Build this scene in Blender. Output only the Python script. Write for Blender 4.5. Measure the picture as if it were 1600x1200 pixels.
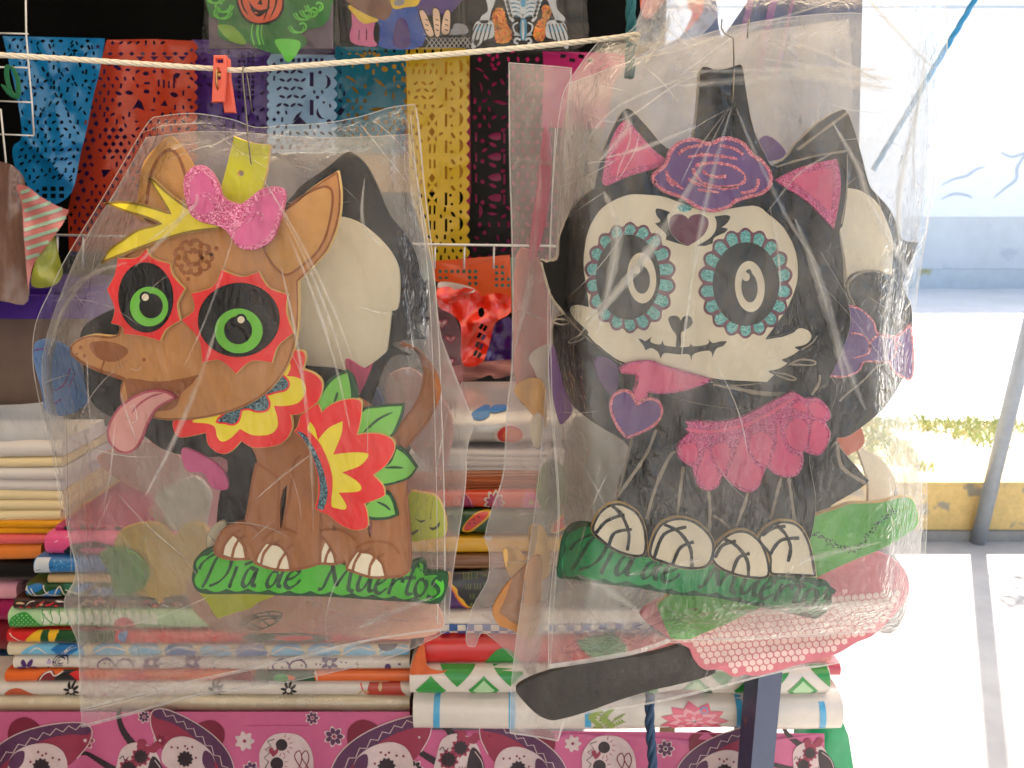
import bpy, math, random
import numpy as np
from mathutils import Vector, geometry
for o in list(bpy.data.objects): bpy.data.objects.remove(o)
S = bpy.context.scene
COL = S.collection
# ---------------------------------------------------------------- camera, sky, sun, exposure
FPX, PITCH, CAMZ = 1230.0, math.radians(12.4), 1.6
cd = bpy.data.cameras.new('camera'); cam = bpy.data.objects.new('camera', cd); COL.objects.link(cam)
cam.location = (0, 0, CAMZ); cam.rotation_euler = (math.pi/2-PITCH, 0, 0)
cd.sensor_width = 36; cd.lens = FPX*36/1600; cd.clip_start = .02; cd.clip_end = 400
cd.dof.use_dof = True; cd.dof.focus_distance = 1.0; cd.dof.aperture_fstop = 9.0
S.camera = cam
SUN_EL = math.radians(56); SUN_H = Vector((.565, .825, 0)).normalized()
W = bpy.data.worlds.new('World'); S.world = W; W.use_nodes = True
nt = W.node_tree; bg = nt.nodes['Background']; sk = nt.nodes.new('ShaderNodeTexSky')
sk.sky_type = 'NISHITA'; sk.sun_disc = False; sk.sun_elevation = SUN_EL
sk.sun_rotation = math.atan2(SUN_H.x, SUN_H.y); sk.air_density = 1.0; sk.dust_density = 2.5; sk.ozone_density = 1.0
nt.links.new(sk.outputs[0], bg.inputs[0]); bg.inputs[1].default_value = .15
sl = bpy.data.lights.new('sun', 'SUN'); sl.energy = 5.0; sl.angle = math.radians(.53); sl.color = (1, .95, .87)
so = bpy.data.objects.new('sun', sl); COL.objects.link(so)
sdir = SUN_H*math.cos(SUN_EL) + Vector((0, 0, math.sin(SUN_EL)))
so.rotation_euler = sdir.to_track_quat('Z', 'Y').to_euler(); so.location = sdir*20
S.view_settings.view_transform = 'Standard'; S.view_settings.look = 'None'
S.view_settings.exposure = 1.66; S.view_settings.gamma = 1; S.view_settings.use_curve_mapping = False
S.render.engine = 'CYCLES'
S.cycles.use_denoising = True; S.cycles.transparent_max_bounces = 28; S.cycles.max_bounces = 8; S.cycles.use_adaptive_sampling = True; S.cycles.adaptive_threshold = .025
S.cycles.diffuse_bounces = 4; S.cycles.glossy_bounces = 3; S.cycles.transmission_bounces = 4; S.cycles.caustics_reflective = False; S.cycles.caustics_refractive = False
S.cycles.sample_clamp_indirect = 6

# ---------------------------------------------------------------- helpers
cT, sT = math.cos(PITCH), math.sin(PITCH)
def ray(px, py):
    a = (px-800)/FPX; b = (600-py)/FPX
    return Vector((a, cT+b*sT, b*cT-sT))
def U(px, py, Y, d=0.0):                    # photo pixel -> point of the vertical plane y = Y (d metres nearer the viewer)
    r = ray(px, py); t = (Y-d)/r.y
    return Vector((r.x*t, Y-d, CAMZ+r.z*t))
def G(px, py, z=0.0):                       # photo pixel -> point of the horizontal plane z
    r = ray(px, py); t = (z-CAMZ)/r.z
    return Vector((r.x*t, r.y*t, z))
def plane(Y): return lambda x, y, d=0.0: U(x, y, Y, d)
def zz(ox, oy, s): return lambda pts: [(ox+p[0]/s, oy+p[1]/s)+tuple(p[2:]) for p in pts]

def lin(c): c /= 255; return c/12.92 if c <= .04045 else ((c+.055)/1.055)**2.4
MATS = {}
def rgb(r, g, b): return (lin(r), lin(g), lin(b), 1)
def nodes(m):
    m.use_nodes = True; return m.node_tree, m.node_tree.nodes['Principled BSDF']
def mat(name, c, rough=.6, var=.12, bump=.15, scale=60, coat=0, metal=0, stretch=(1, 1, 1), trans=0, spec=.5, dark=None):
    """surface with small uneven colour (var), grain (bump) and an optional second tone (dark) in worn patches"""
    if name in MATS: return MATS[name]
    m = bpy.data.materials.new(name); nt, p = nodes(m); N, L = nt.nodes, nt.links
    tc = N.new('ShaderNodeTexCoord'); mp = N.new('ShaderNodeMapping'); mp.inputs['Scale'].default_value = stretch
    L.new(tc.outputs['Object'], mp.inputs[0])
    n1 = N.new('ShaderNodeTexNoise'); n1.inputs['Scale'].default_value = scale; n1.inputs['Detail'].default_value = 4
    n2 = N.new('ShaderNodeTexNoise'); n2.inputs['Scale'].default_value = scale*.13; n2.inputs['Detail'].default_value = 3
    L.new(mp.outputs[0], n1.inputs[0]); L.new(mp.outputs[0], n2.inputs[0])
    ad = N.new('ShaderNodeMath'); ad.operation = 'ADD'; L.new(n1.outputs[0], ad.inputs[0]); L.new(n2.outputs[0], ad.inputs[1])
    rp = N.new('ShaderNodeMapRange'); rp.inputs[1].default_value = .6; rp.inputs[2].default_value = 1.4
    rp.inputs[3].default_value = 1-var; rp.inputs[4].default_value = 1+var; L.new(ad.outputs[0], rp.inputs[0])
    hs = N.new('ShaderNodeHueSaturation'); hs.inputs['Color'].default_value = rgb(*c); L.new(rp.outputs[0], hs.inputs['Value'])
    out = hs.outputs[0]
    if dark:
        cr = N.new('ShaderNodeMapRange'); cr.inputs[1].default_value = dark[1]; cr.inputs[2].default_value = dark[1]+.06
        nd = N.new('ShaderNodeTexNoise'); nd.inputs['Scale'].default_value = dark[2]; nd.inputs['Detail'].default_value = 6
        L.new(mp.outputs[0], nd.inputs[0]); L.new(nd.outputs[0], cr.inputs[0])
        mx = N.new('ShaderNodeMixRGB'); L.new(cr.outputs[0], mx.inputs[0]); L.new(out, mx.inputs[1]); mx.inputs[2].default_value = rgb(*dark[0]); out = mx.outputs[0]
    L.new(out, p.inputs['Base Color'])
    p.inputs['Roughness'].default_value = rough; p.inputs['Metallic'].default_value = metal
    p.inputs['Specular IOR Level'].default_value = spec
    if coat: p.inputs['Coat Weight'].default_value = coat; p.inputs['Coat Roughness'].default_value = .12
    if bump:
        bp = N.new('ShaderNodeBump'); bp.inputs['Strength'].default_value = bump; bp.inputs['Distance'].default_value = .004
        L.new(n1.outputs[0], bp.inputs['Height']); L.new(bp.outputs[0], p.inputs['Normal'])
    if trans:
        tr = N.new('ShaderNodeBsdfTranslucent'); L.new(out, tr.inputs[0]); mixs = N.new('ShaderNodeMixShader'); mixs.inputs[0].default_value = trans
        L.new(p.outputs[0], mixs.inputs[1]); L.new(tr.outputs[0], mixs.inputs[2]); L.new(mixs.outputs[0], N['Material Output'].inputs[0])
    MATS[name] = m; return m
def glitter(name, c, c2, scale=900, spark=.25):
    if name in MATS: return MATS[name]
    m = bpy.data.materials.new(name); nt, p = nodes(m); N, L = nt.nodes, nt.links
    tc = N.new('ShaderNodeTexCoord'); v = N.new('ShaderNodeTexVoronoi'); v.inputs['Scale'].default_value = scale
    L.new(tc.outputs['Object'], v.inputs['Vector'])
    sp = N.new('ShaderNodeSeparateColor'); L.new(v.outputs['Color'], sp.inputs[0])
    mx = N.new('ShaderNodeMixRGB'); mx.inputs[1].default_value = rgb(*c); mx.inputs[2].default_value = rgb(*c2)
    pw = N.new('ShaderNodeMath'); pw.operation = 'POWER'; pw.inputs[1].default_value = 1/spark*.5; L.new(sp.outputs[0], pw.inputs[0])
    L.new(pw.outputs[0], mx.inputs[0]); L.new(mx.outputs[0], p.inputs['Base Color'])
    p.inputs['Roughness'].default_value = .3; p.inputs['Metallic'].default_value = .25
    ge = N.new('ShaderNodeNewGeometry'); sb = N.new('ShaderNodeVectorMath'); sb.operation = 'SUBTRACT'; sb.inputs[1].default_value = (.5, .5, .5)
    L.new(v.outputs['Color'], sb.inputs[0]); sc = N.new('ShaderNodeVectorMath'); sc.operation = 'SCALE'; sc.inputs['Scale'].default_value = .9
    L.new(sb.outputs[0], sc.inputs[0]); ad = N.new('ShaderNodeVectorMath'); L.new(ge.outputs['Normal'], ad.inputs[0]); L.new(sc.outputs[0], ad.inputs[1])
    nm = N.new('ShaderNodeVectorMath'); nm.operation = 'NORMALIZE'; L.new(ad.outputs[0], nm.inputs[0]); L.new(nm.outputs[0], p.inputs['Normal'])
    MATS[name] = m; return m
def film(name, haze, tint=(240, 236, 228), gloss=0.0, rough=.05, fine=150, bump=.7, streak=.06, clear=.997, fres=.85):
    """thin clear polythene: lets most light straight through, scatters a little both ways, shines along its crinkles"""
    if name in MATS: return MATS[name]
    m = bpy.data.materials.new(name); m.use_nodes = True; nt = m.node_tree; N, L = nt.nodes, nt.links; N.remove(N['Principled BSDF'])
    tc = N.new('ShaderNodeTexCoord')
    mp = N.new('ShaderNodeMapping'); mp.inputs['Scale'].default_value = (1, 1, .55); mp.inputs['Rotation'].default_value = (0, .5, 0); L.new(tc.outputs['Object'], mp.inputs[0])
    def noise(sc, det, dist):
        n = N.new('ShaderNodeTexNoise'); n.inputs['Scale'].default_value = sc; n.inputs['Detail'].default_value = det; n.inputs['Distortion'].default_value = dist; L.new(mp.outputs[0], n.inputs[0]); return n
    n1, n2, n3 = noise(fine, 3, 1.5), noise(38, 4, 2.0), noise(9, 4, 1)
    wv = N.new('ShaderNodeVectorMath'); wv.operation = 'SCALE'; wv.inputs['Scale'].default_value = .03; L.new(n2.outputs['Color'], wv.inputs[0])
    ad = N.new('ShaderNodeVectorMath'); L.new(mp.outputs[0], ad.inputs[0]); L.new(wv.outputs[0], ad.inputs[1])
    hs = []
    for sc in (26, 75):                                       # flat facets with sharp folds between them
        v = N.new('ShaderNodeTexVoronoi'); v.feature = 'DISTANCE_TO_EDGE'; v.inputs['Scale'].default_value = sc; L.new(ad.outputs[0], v.inputs['Vector'])
        c = N.new('ShaderNodeMath'); c.operation = 'MINIMUM'; c.inputs[1].default_value = .16; L.new(v.outputs['Distance'], c.inputs[0]); hs.append(c)
    acc = None
    for src, wt in ((n2.outputs[0], .010), (hs[0].outputs[0], .013), (hs[1].outputs[0], .004), (n1.outputs[0], .0011)):
        q = N.new('ShaderNodeMath'); q.operation = 'MULTIPLY_ADD'; q.inputs[1].default_value = wt; q.inputs[2].default_value = 0
        L.new(src, q.inputs[0])
        if acc: L.new(acc, q.inputs[2])
        acc = q.outputs[0]
    bp = N.new('ShaderNodeBump'); bp.inputs['Strength'].default_value = bump; bp.inputs['Distance'].default_value = 1; L.new(acc, bp.inputs['Height']); norm = bp.outputs[0]
    mr = N.new('ShaderNodeMapRange'); mr.inputs[1].default_value = .40; mr.inputs[2].default_value = .66; mr.inputs[3].default_value = max(0, haze-streak*.4); mr.inputs[4].default_value = haze+streak
    L.new(n3.outputs[0], mr.inputs[0])
    tr = N.new('ShaderNodeBsdfTransparent'); tr.inputs[0].default_value = (clear, clear*.998, clear*.994, 1)
    df = N.new('ShaderNodeBsdfDiffuse'); df.inputs[0].default_value = rgb(*tint)
    tl = N.new('ShaderNodeBsdfTranslucent'); tl.inputs[0].default_value = rgb(*tint)
    sc = N.new('ShaderNodeMixShader'); sc.inputs[0].default_value = .45; L.new(df.outputs[0], sc.inputs[1]); L.new(tl.outputs[0], sc.inputs[2])
    mx = N.new('ShaderNodeMixShader'); L.new(mr.outputs[0], mx.inputs[0]); L.new(tr.outputs[0], mx.inputs[1]); L.new(sc.outputs[0], mx.inputs[2])
    gl = N.new('ShaderNodeBsdfGlossy'); gl.inputs['Roughness'].default_value = rough; L.new(norm, gl.inputs['Normal'])
    fr = N.new('ShaderNodeFresnel'); fr.inputs['IOR'].default_value = 1.45; L.new(norm, fr.inputs['Normal'])
    ml = N.new('ShaderNodeMath'); ml.operation = 'MULTIPLY_ADD'; ml.inputs[1].default_value = fres; ml.inputs[2].default_value = gloss; ml.use_clamp = True; L.new(fr.outputs[0], ml.inputs[0])
    m2 = N.new('ShaderNodeMixShader'); L.new(ml.outputs[0], m2.inputs[0]); L.new(mx.outputs[0], m2.inputs[1]); L.new(gl.outputs[0], m2.inputs[2])
    L.new(m2.outputs[0], N['Material Output'].inputs[0]); MATS[name] = m; return m

class MB:                                   # collects faces, builds ONE mesh object
    def __init__(s): s.v = []; s.f = []; s.m = []; s.sm = []
    def add(s, vs, fs, mi=0, smooth=False):
        n = len(s.v); s.v += [tuple(p) for p in vs]
        for f in fs: s.f.append(tuple(i+n for i in f)); s.m.append(mi); s.sm.append(smooth)
    def build(s, name, mats, parent=None, **props):
        me = bpy.data.meshes.new(name); me.from_pydata(s.v, [], s.f)
        if not isinstance(mats, (list, tuple)): mats = [mats]
        for m in mats: me.materials.append(m)
        me.polygons.foreach_set('material_index', s.m); me.polygons.foreach_set('use_smooth', s.sm); me.update()
        o = bpy.data.objects.new(name, me); COL.objects.link(o)
        if parent: o.parent = parent; o.matrix_parent_inverse = parent_inv(parent)
        for k, v in props.items(): o[k] = v
        return o
def parent_inv(p):
    from mathutils import Matrix
    return Matrix.Translation(-p.location) if p.type == 'EMPTY' else Matrix.Identity(4)
def thing(name, label, cat, loc=(0, 0, 0), group=None):
    o = bpy.data.objects.new(name, None); COL.objects.link(o); o.location = loc; o.empty_display_size = .05
    o['label'] = label; o['category'] = cat
    if group: o['group'] = group
    return o
def tag(o, label, cat, group=None):
    o['label'] = label; o['category'] = cat
    if group: o['group'] = group
    return o

def sm(pts, n=4):                           # closed smooth outline; a third value of 1 keeps a corner
    out = []; N = len(pts)
    for i in range(N):
        p1, p2 = pts[i], pts[(i+1) % N]
        c1, c2 = len(p1) > 2 and p1[2], len(p2) > 2 and p2[2]
        p0 = p1 if c1 else pts[i-1]; p3 = p2 if c2 else pts[(i+2) % N]
        for k in range(n):
            t = k/n; t2 = t*t; t3 = t2*t
            out.append(tuple(.5*((2*p1[a])+(-p0[a]+p2[a])*t+(2*p0[a]-5*p1[a]+4*p2[a]-p3[a])*t2+(-p0[a]+3*p1[a]-3*p2[a]+p3[a])*t3) for a in (0, 1)))
    return out
def so_(pts, n=5):                          # open smooth line
    out = []; N = len(pts)
    if N < 3: return [tuple(p[:2]) for p in pts]
    for i in range(N-1):
        p0 = pts[max(i-1, 0)]; p1 = pts[i]; p2 = pts[i+1]; p3 = pts[min(i+2, N-1)]
        for k in range(n):
            t = k/n; t2 = t*t; t3 = t2*t
            out.append(tuple(.5*((2*p1[a])+(-p0[a]+p2[a])*t+(2*p0[a]-5*p1[a]+4*p2[a]-p3[a])*t2+(-p0[a]+3*p1[a]-3*p2[a]+p3[a])*t3) for a in (0, 1)))
    out.append(tuple(pts[-1][:2])); return out
def ell(cx, cy, rx, ry=None, n=28, rot=0):
    ry = ry or rx; c, s = math.cos(rot), math.sin(rot)
    return [(cx+rx*math.cos(a)*c-ry*math.sin(a)*s, cy+rx*math.cos(a)*s+ry*math.sin(a)*c) for a in (2*math.pi*k/n for k in range(n))]
def area(p): return .5*sum(p[i-1][0]*p[i][1]-p[i][0]*p[i-1][1] for i in range(len(p)))
def offset(p, d):                           # d > 0 moves the outline inwards
    sg = 1 if area(p) > 0 else -1; N = len(p); out = []
    for i in range(N):
        a, b, c = p[i-1], p[i], p[(i+1) % N]
        e1 = Vector((b[0]-a[0], b[1]-a[1])); e2 = Vector((c[0]-b[0], c[1]-b[1]))
        n1 = Vector((-e1.y, e1.x)); n2 = Vector((-e2.y, e2.x))
        n = (n1.normalized() if n1.length > 1e-6 else n2*0)+(n2.normalized() if n2.length > 1e-6 else n1*0)
        if n.length > .05: n = n.normalized()*min(1.8, 2/n.length)
        out.append((b[0]+sg*n.x*d, b[1]+sg*n.y*d))
    return out
def tess(loops):
    t = geometry.tessellate_polygon([[Vector((p[0], p[1], 0)) for p in l] for l in loops])
    flat = [p for l in loops for p in l]; out = []
    for a, b, c in t:
        ar = (flat[b][0]-flat[a][0])*(flat[c][1]-flat[a][1])-(flat[b][1]-flat[a][1])*(flat[c][0]-flat[a][0])
        out.append((a, b, c) if ar < 0 else (a, c, b))          # faces the viewer (y runs down in the photo)
    return out, flat
def flat(mb, pts, mp, d, mi=0, holes=()):
    t, fl = tess([pts]+list(holes)); mb.add([mp(x, y, d) for x, y in fl], t, mi)
def slab(mb, pts, mp, d, th, mi=0, ms=None, inset=1.0, holes=()):
    """foam or card cut-out: front at d, th thick, with a softened rim"""
    ms = mi if ms is None else ms
    inn = offset(pts, inset); b = min(th*.5, .0012)
    flat(mb, inn, mp, d, mi, [offset(h, -inset) for h in holes])
    loops = [(inn, pts)]+[(offset(h, -inset), h) for h in holes]
    for k, (i_, o_) in enumerate(loops):
        n = len(o_); ccw = area(o_) > 0
        if k: ccw = not ccw
        v0 = [mp(x, y, d) for x, y in o_]
        v = [mp(x, y, d) for x, y in i_]+[p+Vector((0, b, 0)) for p in v0]+[p+Vector((0, th, 0)) for p in v0]
        fs = []
        for r in (0, n):
            for a in range(n):
                q = (r+a, r+(a+1) % n, r+n+(a+1) % n, r+n+a); fs.append(q if not ccw else q[::-1])
        mb.add(v, fs, ms)
    t, fl = tess([pts]+list(holes)); mb.add([mp(x, y, d)+Vector((0, th, 0)) for x, y in fl], [f[::-1] for f in t], ms)
def ribbon(mb, pts, w, mp, d, mi=0, taper=False, jit=0, nib=None):
    """a painted line: w wide (photo pixels); nib = (angle) gives a broad-nib pen line"""
    n = len(pts); L, R = [], []
    for i, p in enumerate(pts):
        a = pts[max(i-1, 0)]; b = pts[min(i+1, n-1)]; t = Vector((b[0]-a[0], b[1]-a[1]))
        t = t.normalized() if t.length > 1e-6 else Vector((1, 0))
        ww = w*.5
        if taper: ww *= max(.12, math.sin(math.pi*min(1, max(0, i/(n-1))))**.6) if taper is True else max(.1, 1-(i/(n-1))**2*taper)
        if jit: ww *= 1+random.uniform(-jit, jit)
        nx, ny = -t.y, t.x
        if nib is not None:
            q = abs(nx*math.cos(nib)+ny*math.sin(nib)); ww *= .38+.75*q
        L.append((p[0]+nx*ww, p[1]+ny*ww)); R.append((p[0]-nx*ww, p[1]-ny*ww))
    v = [mp(x, y, d) for x, y in L]+[mp(x, y, d) for x, y in R]
    mb.add(v, [(i, i+1, n+i+1, n+i) for i in range(n-1)], mi)
def rim(mb, pts, w, mp, d, mi=0, jit=0): ribbon(mb, pts+[pts[0], pts[1]], w, mp, d, mi, jit=jit)
def tube(mb, pts, r, mi=0, n=8, caps=True, rr=None):
    pts = [Vector(p) for p in pts]; N = len(pts); v = []
    up = None
    for i, p in enumerate(pts):
        t = (pts[min(i+1, N-1)]-pts[max(i-1, 0)]).normalized()
        if up is None: up = Vector((0, 0, 1)) if abs(t.z) < .9 else Vector((1, 0, 0))
        a = t.cross(up).normalized(); b = a.cross(t).normalized(); up = b
        q = rr[i] if rr else r
        v += [p+(a*math.cos(2*math.pi*k/n)+b*math.sin(2*math.pi*k/n))*q for k in range(n)]
    fs = [(i*n+k, i*n+(k+1) % n, (i+1)*n+(k+1) % n, (i+1)*n+k) for i in range(N-1) for k in range(n)]
    if caps: fs += [tuple(range(n))[::-1], tuple((N-1)*n+k for k in range(n))]
    mb.add(v, fs, mi, True)
def rope(mb, pts, r, mi=0, twist=60, strands=3):           # laid rope: strands wound round each other
    pts = [Vector(p) for p in pts]; cum = [0]
    for a, b in zip(pts, pts[1:]): cum.append(cum[-1]+(b-a).length)
    n = max(8, int(cum[-1]/(r*.9))); P = []
    for k in range(n+1):
        s = cum[-1]*k/n; i = min(len(pts)-2, max(j for j in range(len(cum)) if cum[j] <= s+1e-9)); i = min(i, len(pts)-2)
        P.append(pts[i].lerp(pts[i+1], (s-cum[i])/max(1e-9, cum[i+1]-cum[i])))
    for q in range(strands):
        line = []
        for k, p in enumerate(P):
            t = (P[min(k+1, n)]-P[max(k-1, 0)]).normalized(); a = t.cross(Vector((0, .3, 1)) if abs(t.z) < .9 else Vector((1, 0, 0))).normalized(); b = t.cross(a)
            an = 2*math.pi*q/strands+cum[-1]*k/n*twist; line.append(p+(a*math.cos(an)+b*math.sin(an))*r*.5)
        tube(mb, line, r*.56, mi, 6)
def box(mb, lo, hi, mi=0):
    x0, y0, z0 = lo; x1, y1, z1 = hi
    mb.add([(x0, y0, z0), (x1, y0, z0), (x1, y1, z0), (x0, y1, z0), (x0, y0, z1), (x1, y0, z1), (x1, y1, z1), (x0, y1, z1)],
           [(0, 3, 2, 1), (4, 5, 6, 7), (0, 1, 5, 4), (1, 2, 6, 5), (2, 3, 7, 6), (3, 0, 4, 7)], mi)

_rng = np.random.RandomState(7); _perm = _rng.rand(256, 256)
def noise2(x, y, s=0):
    x = np.asarray(x, float)+s*17.3; y = np.asarray(y, float)+s*9.7
    xi = np.floor(x).astype(int); yi = np.floor(y).astype(int); fx = x-xi; fy = y-yi
    fx = fx*fx*(3-2*fx); fy = fy*fy*(3-2*fy); g = lambda a, b: _perm[a % 256, b % 256]
    return (g(xi, yi)*(1-fx)+g(xi+1, yi)*fx)*(1-fy)+(g(xi, yi+1)*(1-fx)+g(xi+1, yi+1)*fx)*fy
def inside(px, py, poly):
    poly = np.asarray(poly); r = np.zeros(px.shape, bool); j = len(poly)-1
    for i in range(len(poly)):
        xi, yi = poly[i]; xj, yj = poly[j]
        c = ((yi > py) != (yj > py)) & (px < (xj-xi)*(py-yi)/((yj-yi) if yj != yi else 1e-9)+xi); r ^= c; j = i
    return r
def edge_dist(px, py, poly):
    d = np.full(px.shape, 1e9); n = len(poly)
    for i in range(n):
        ax, ay = poly[i-1]; bx, by = poly[i]; ex, ey = bx-ax, by-ay; l = ex*ex+ey*ey+1e-9
        t = np.clip(((px-ax)*ex+(py-ay)*ey)/l, 0, 1); d = np.minimum(d, np.hypot(px-ax-t*ex, py-ay-t*ey))
    return d
def sheet(mb, outline, holes, step, mp, dfn, mi=0, smooth=True):
    """thin sheet with true cut-out holes, its surface set by dfn(x, y) (numpy, metres towards the viewer)"""
    o = np.asarray(outline); x0, y0 = o.min(0); x1, y1 = o.max(0)
    gx, gy = np.meshgrid(np.arange(x0+step*.5, x1, step), np.arange(y0+step*.5, y1, step)); gx = gx+((np.arange(gx.shape[0]) % 2)*step*.5)[:, None]
    gx = gx.ravel(); gy = gy.ravel(); k = inside(gx, gy, outline)
    gx, gy = gx[k], gy[k]; k = edge_dist(gx, gy, outline) > step*.4; gx, gy = gx[k], gy[k]
    pts = [Vector(p) for p in zip(gx, gy)]; faces = []
    ed = []
    for l in [outline]+list(holes):
        b = len(pts); pts += [Vector((p[0], p[1])) for p in l]; ed += [(b+i, b+(i+1) % len(l)) for i in range(len(l))]
    V, E, F, *_ = geometry.delaunay_2d_cdt(pts, ed, [], 0, 1e-4)
    v = np.array([(p.x, p.y) for p in V]); f = np.array([t for t in F if len(t) == 3])
    c = v[f].mean(1); keep = inside(c[:, 0], c[:, 1], outline)
    for h in holes:
        ha = np.asarray(h); bb = (c[:, 0] > ha[:, 0].min()) & (c[:, 0] < ha[:, 0].max()) & (c[:, 1] > ha[:, 1].min()) & (c[:, 1] < ha[:, 1].max())
        if bb.any():
            idx = np.nonzero(bb)[0]; keep[idx[inside(c[idx, 0], c[idx, 1], h)]] = False
    f = f[keep]; ar = (v[f[:, 1], 0]-v[f[:, 0], 0])*(v[f[:, 2], 1]-v[f[:, 0], 1])-(v[f[:, 1], 1]-v[f[:, 0], 1])*(v[f[:, 2], 0]-v[f[:, 0], 0])
    f[ar > 0] = f[ar > 0][:, ::-1]; d = dfn(v[:, 0], v[:, 1])
    mb.add([mp(a, b, q) for (a, b), q in zip(v, d)], [tuple(int(i) for i in t) for t in f], mi, smooth)
def creases(px, py, seed, n, box_, amp=.003, ang=None, spread=3.2, lens=(60, 300), w=(2.5, 9)):
    r = random.Random(seed); d = np.zeros(px.shape)
    for _ in range(n):
        cx = r.uniform(box_[0], box_[2]); cy = r.uniform(box_[1], box_[3]); a = (ang if ang is not None else 0)+r.uniform(-spread/2, spread/2)
        ln = r.uniform(*lens); ww = r.uniform(*w); q = amp*r.uniform(.3, 1)*r.choice((1, 1, -1))
        u = (px-cx)*math.cos(a)+(py-cy)*math.sin(a); v = -(px-cx)*math.sin(a)+(py-cy)*math.cos(a)
        v = v+u*u*r.uniform(-.0008, .0008)
        d += q*np.exp(-np.abs(v)/ww)*np.clip(1-(u/ln)**2, 0, 1)
    return d
def radial(px, py, cx, cy, n, amp, seed, reach):            # folds running out from a point the film hangs from
    r = random.Random(seed); th = np.arctan2(py-cy, px-cx); rr = np.hypot(px-cx, py-cy); d = np.zeros(px.shape)
    for _ in range(n):
        a = r.uniform(-math.pi, math.pi); w = r.uniform(.02, .09); q = amp*r.uniform(.3, 1)*r.choice((1, -1)); l = reach*r.uniform(.4, 1)
        dd = np.abs((th-a+math.pi) % (2*math.pi)-math.pi); d += q*np.exp(-(dd/w)**1.3)*np.clip(rr/40, 0, 1)*np.clip(1-rr/l, 0, 1)
    return d
# ================================================================ the setting: street, kerb, wall, stall frame and canopy
def struct(o): o['kind'] = 'structure'; return o
m_ground = mat('sunlit concrete', (164, 161, 154), .9, .16, .3, 9, dark=((142, 139, 132), .64, 1.1))
m_pav = mat('pale pavement', (200, 197, 190), .9, .12, .3, 7)
mb = MB(); g = 60
mb.add([(-g, -g, 0), (g, -g, 0), (g, 3.9, 0), (-g, 3.9, 0)], [(0, 1, 2, 3)]); struct(mb.build('street_ground', m_ground))
# raised bed: kerb face, grass strip, pavement behind
KY = 3.66
m_kerb = mat('worn yellow paint', (208, 176, 112), .8, .18, .4, 40, dark=((150, 140, 120), .58, 9))
m_kerb_shadow = mat('kerb shadow grey', (140, 138, 132), .9, .15, .4, 40)
kerb = thing('yellow_kerb', 'long kerb with flaking yellow paint beside the grass strip', 'kerb', (2.5, KY, 0))
x = -6.0; random.seed(5); k = 0
blk = None
while x < 9:
    m_ = MB(); box(m_, (x+.006, KY, .055), (x+1.494, KY+.16, .30+random.uniform(-.003, .003)))
    m_.build('kerb_block', m_kerb, kerb); x += 1.5
m_ = MB(); box(m_, (-6, KY-.02, 0), (9, KY+.15, .052)); m_.build('shadow_foot', m_kerb_shadow, kerb)  # grey strip stands for the shadow along the kerb bottom
mb = MB(); mb.add([(-g, KY+.162, .285), (g, KY+.162, .285), (g, 4.86, .285), (-g, 4.86, .285)], [(0, 1, 2, 3)])
struct(mb.build('soil_ground', mat('dry soil', (176, 164, 138), .95, .25, .4, 14, dark=((206, 200, 186), .55, 4))))
mb = MB(); mb.add([(-g, 4.86, .29), (g, 4.86, .29), (g, 13.75, .29), (-g, 13.75, .29)], [(0, 1, 2, 3)]); struct(mb.build('far_pavement', m_pav))
# grass strip: tufts
mb = MB(); r = random.Random(3)
for _ in range(2600):
    x0 = r.uniform(1.2, 6.5); y0 = r.uniform(3.86, 4.84)
    if noise2(x0*3.2, y0*3.2, 4) < .55: continue
    h = r.uniform(.02, .075)
    for _k in range(4):
        a = r.uniform(0, 6.28); q = r.uniform(.01, .04); dx, dy = math.cos(a), math.sin(a)
        bx, by = x0+r.uniform(-.03, .03), y0+r.uniform(-.03, .03)
        mb.add([(bx-dy*.004, by+dx*.004, .285), (bx+dy*.004, by-dx*.004, .285), (bx+dx*q*.6+dy*.003, by+dy*q*.6-dx*.003, .285+h*.7), (bx+dx*q*1.5, by+dy*q*1.5, .285+h)], [(0, 1, 2), (0, 2, 3)], r.choice((0, 0, 1)))
o = mb.build('dry_grass', [mat('grass green', (164, 172, 112), .8, .25, 0), mat('straw grass', (196, 186, 136), .8, .2, 0)]); o['kind'] = 'stuff'
# far boundary wall
m_wall = mat('white painted wall', (240, 238, 235), .85, .05, .15, 3, dark=((224, 224, 224), .58, .6))
m_dado = mat('grey blue dado paint', (206, 206, 204), .85, .08, .2, 4, dark=((188, 190, 192), .6, 1.3))
wall = thing('boundary_wall', 'tall white wall with a grey blue painted base across the street', 'wall', (3, 13.75, .29))
mb = MB(); box(mb, (-30, 13.75, 1.50), (40, 13.95, 6.6)); mb.build('wall_panel', m_wall, wall)
mb = MB(); box(mb, (-30, 13.72, .62), (40, 13.95, 1.497)); mb.build('painted_base', m_dado, wall)
mb = MB(); box(mb, (-30, 13.69, .29), (40, 13.95, .617)); mb.build('stained_foot', mat('stained wall foot', (196, 198, 196), .9, .1, .3, 6, dark=((176, 166, 120), .52, 1.5)), wall)
mb = MB(); box(mb, (-30, 13.735, 4.80), (40, 13.748, 4.84))
for xx in (8.3, 11.5): box(mb, (xx, 13.732, 4.85), (xx+.07, 13.749, 6.6))
mb.build('cast_joint', mat('joint grey', (186, 190, 194), .9), wall)
P_ = plane(13.745); mb = MB()
for ln in ([(1470, 290), (1490, 280), (1510, 275), (1525, 265), (1540, 260)], [(1470, 312), (1490, 303), (1510, 305), (1520, 310)], [(1563, 237), (1580, 245), (1600, 240), (1620, 236)], [(1552, 310), (1570, 295), (1588, 280), (1590, 262), (1605, 240), (1625, 236)], [(1585, 166), (1610, 163)]):
    ribbon(mb, so_(ln), 4, P_, .004, taper=True)
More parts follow.
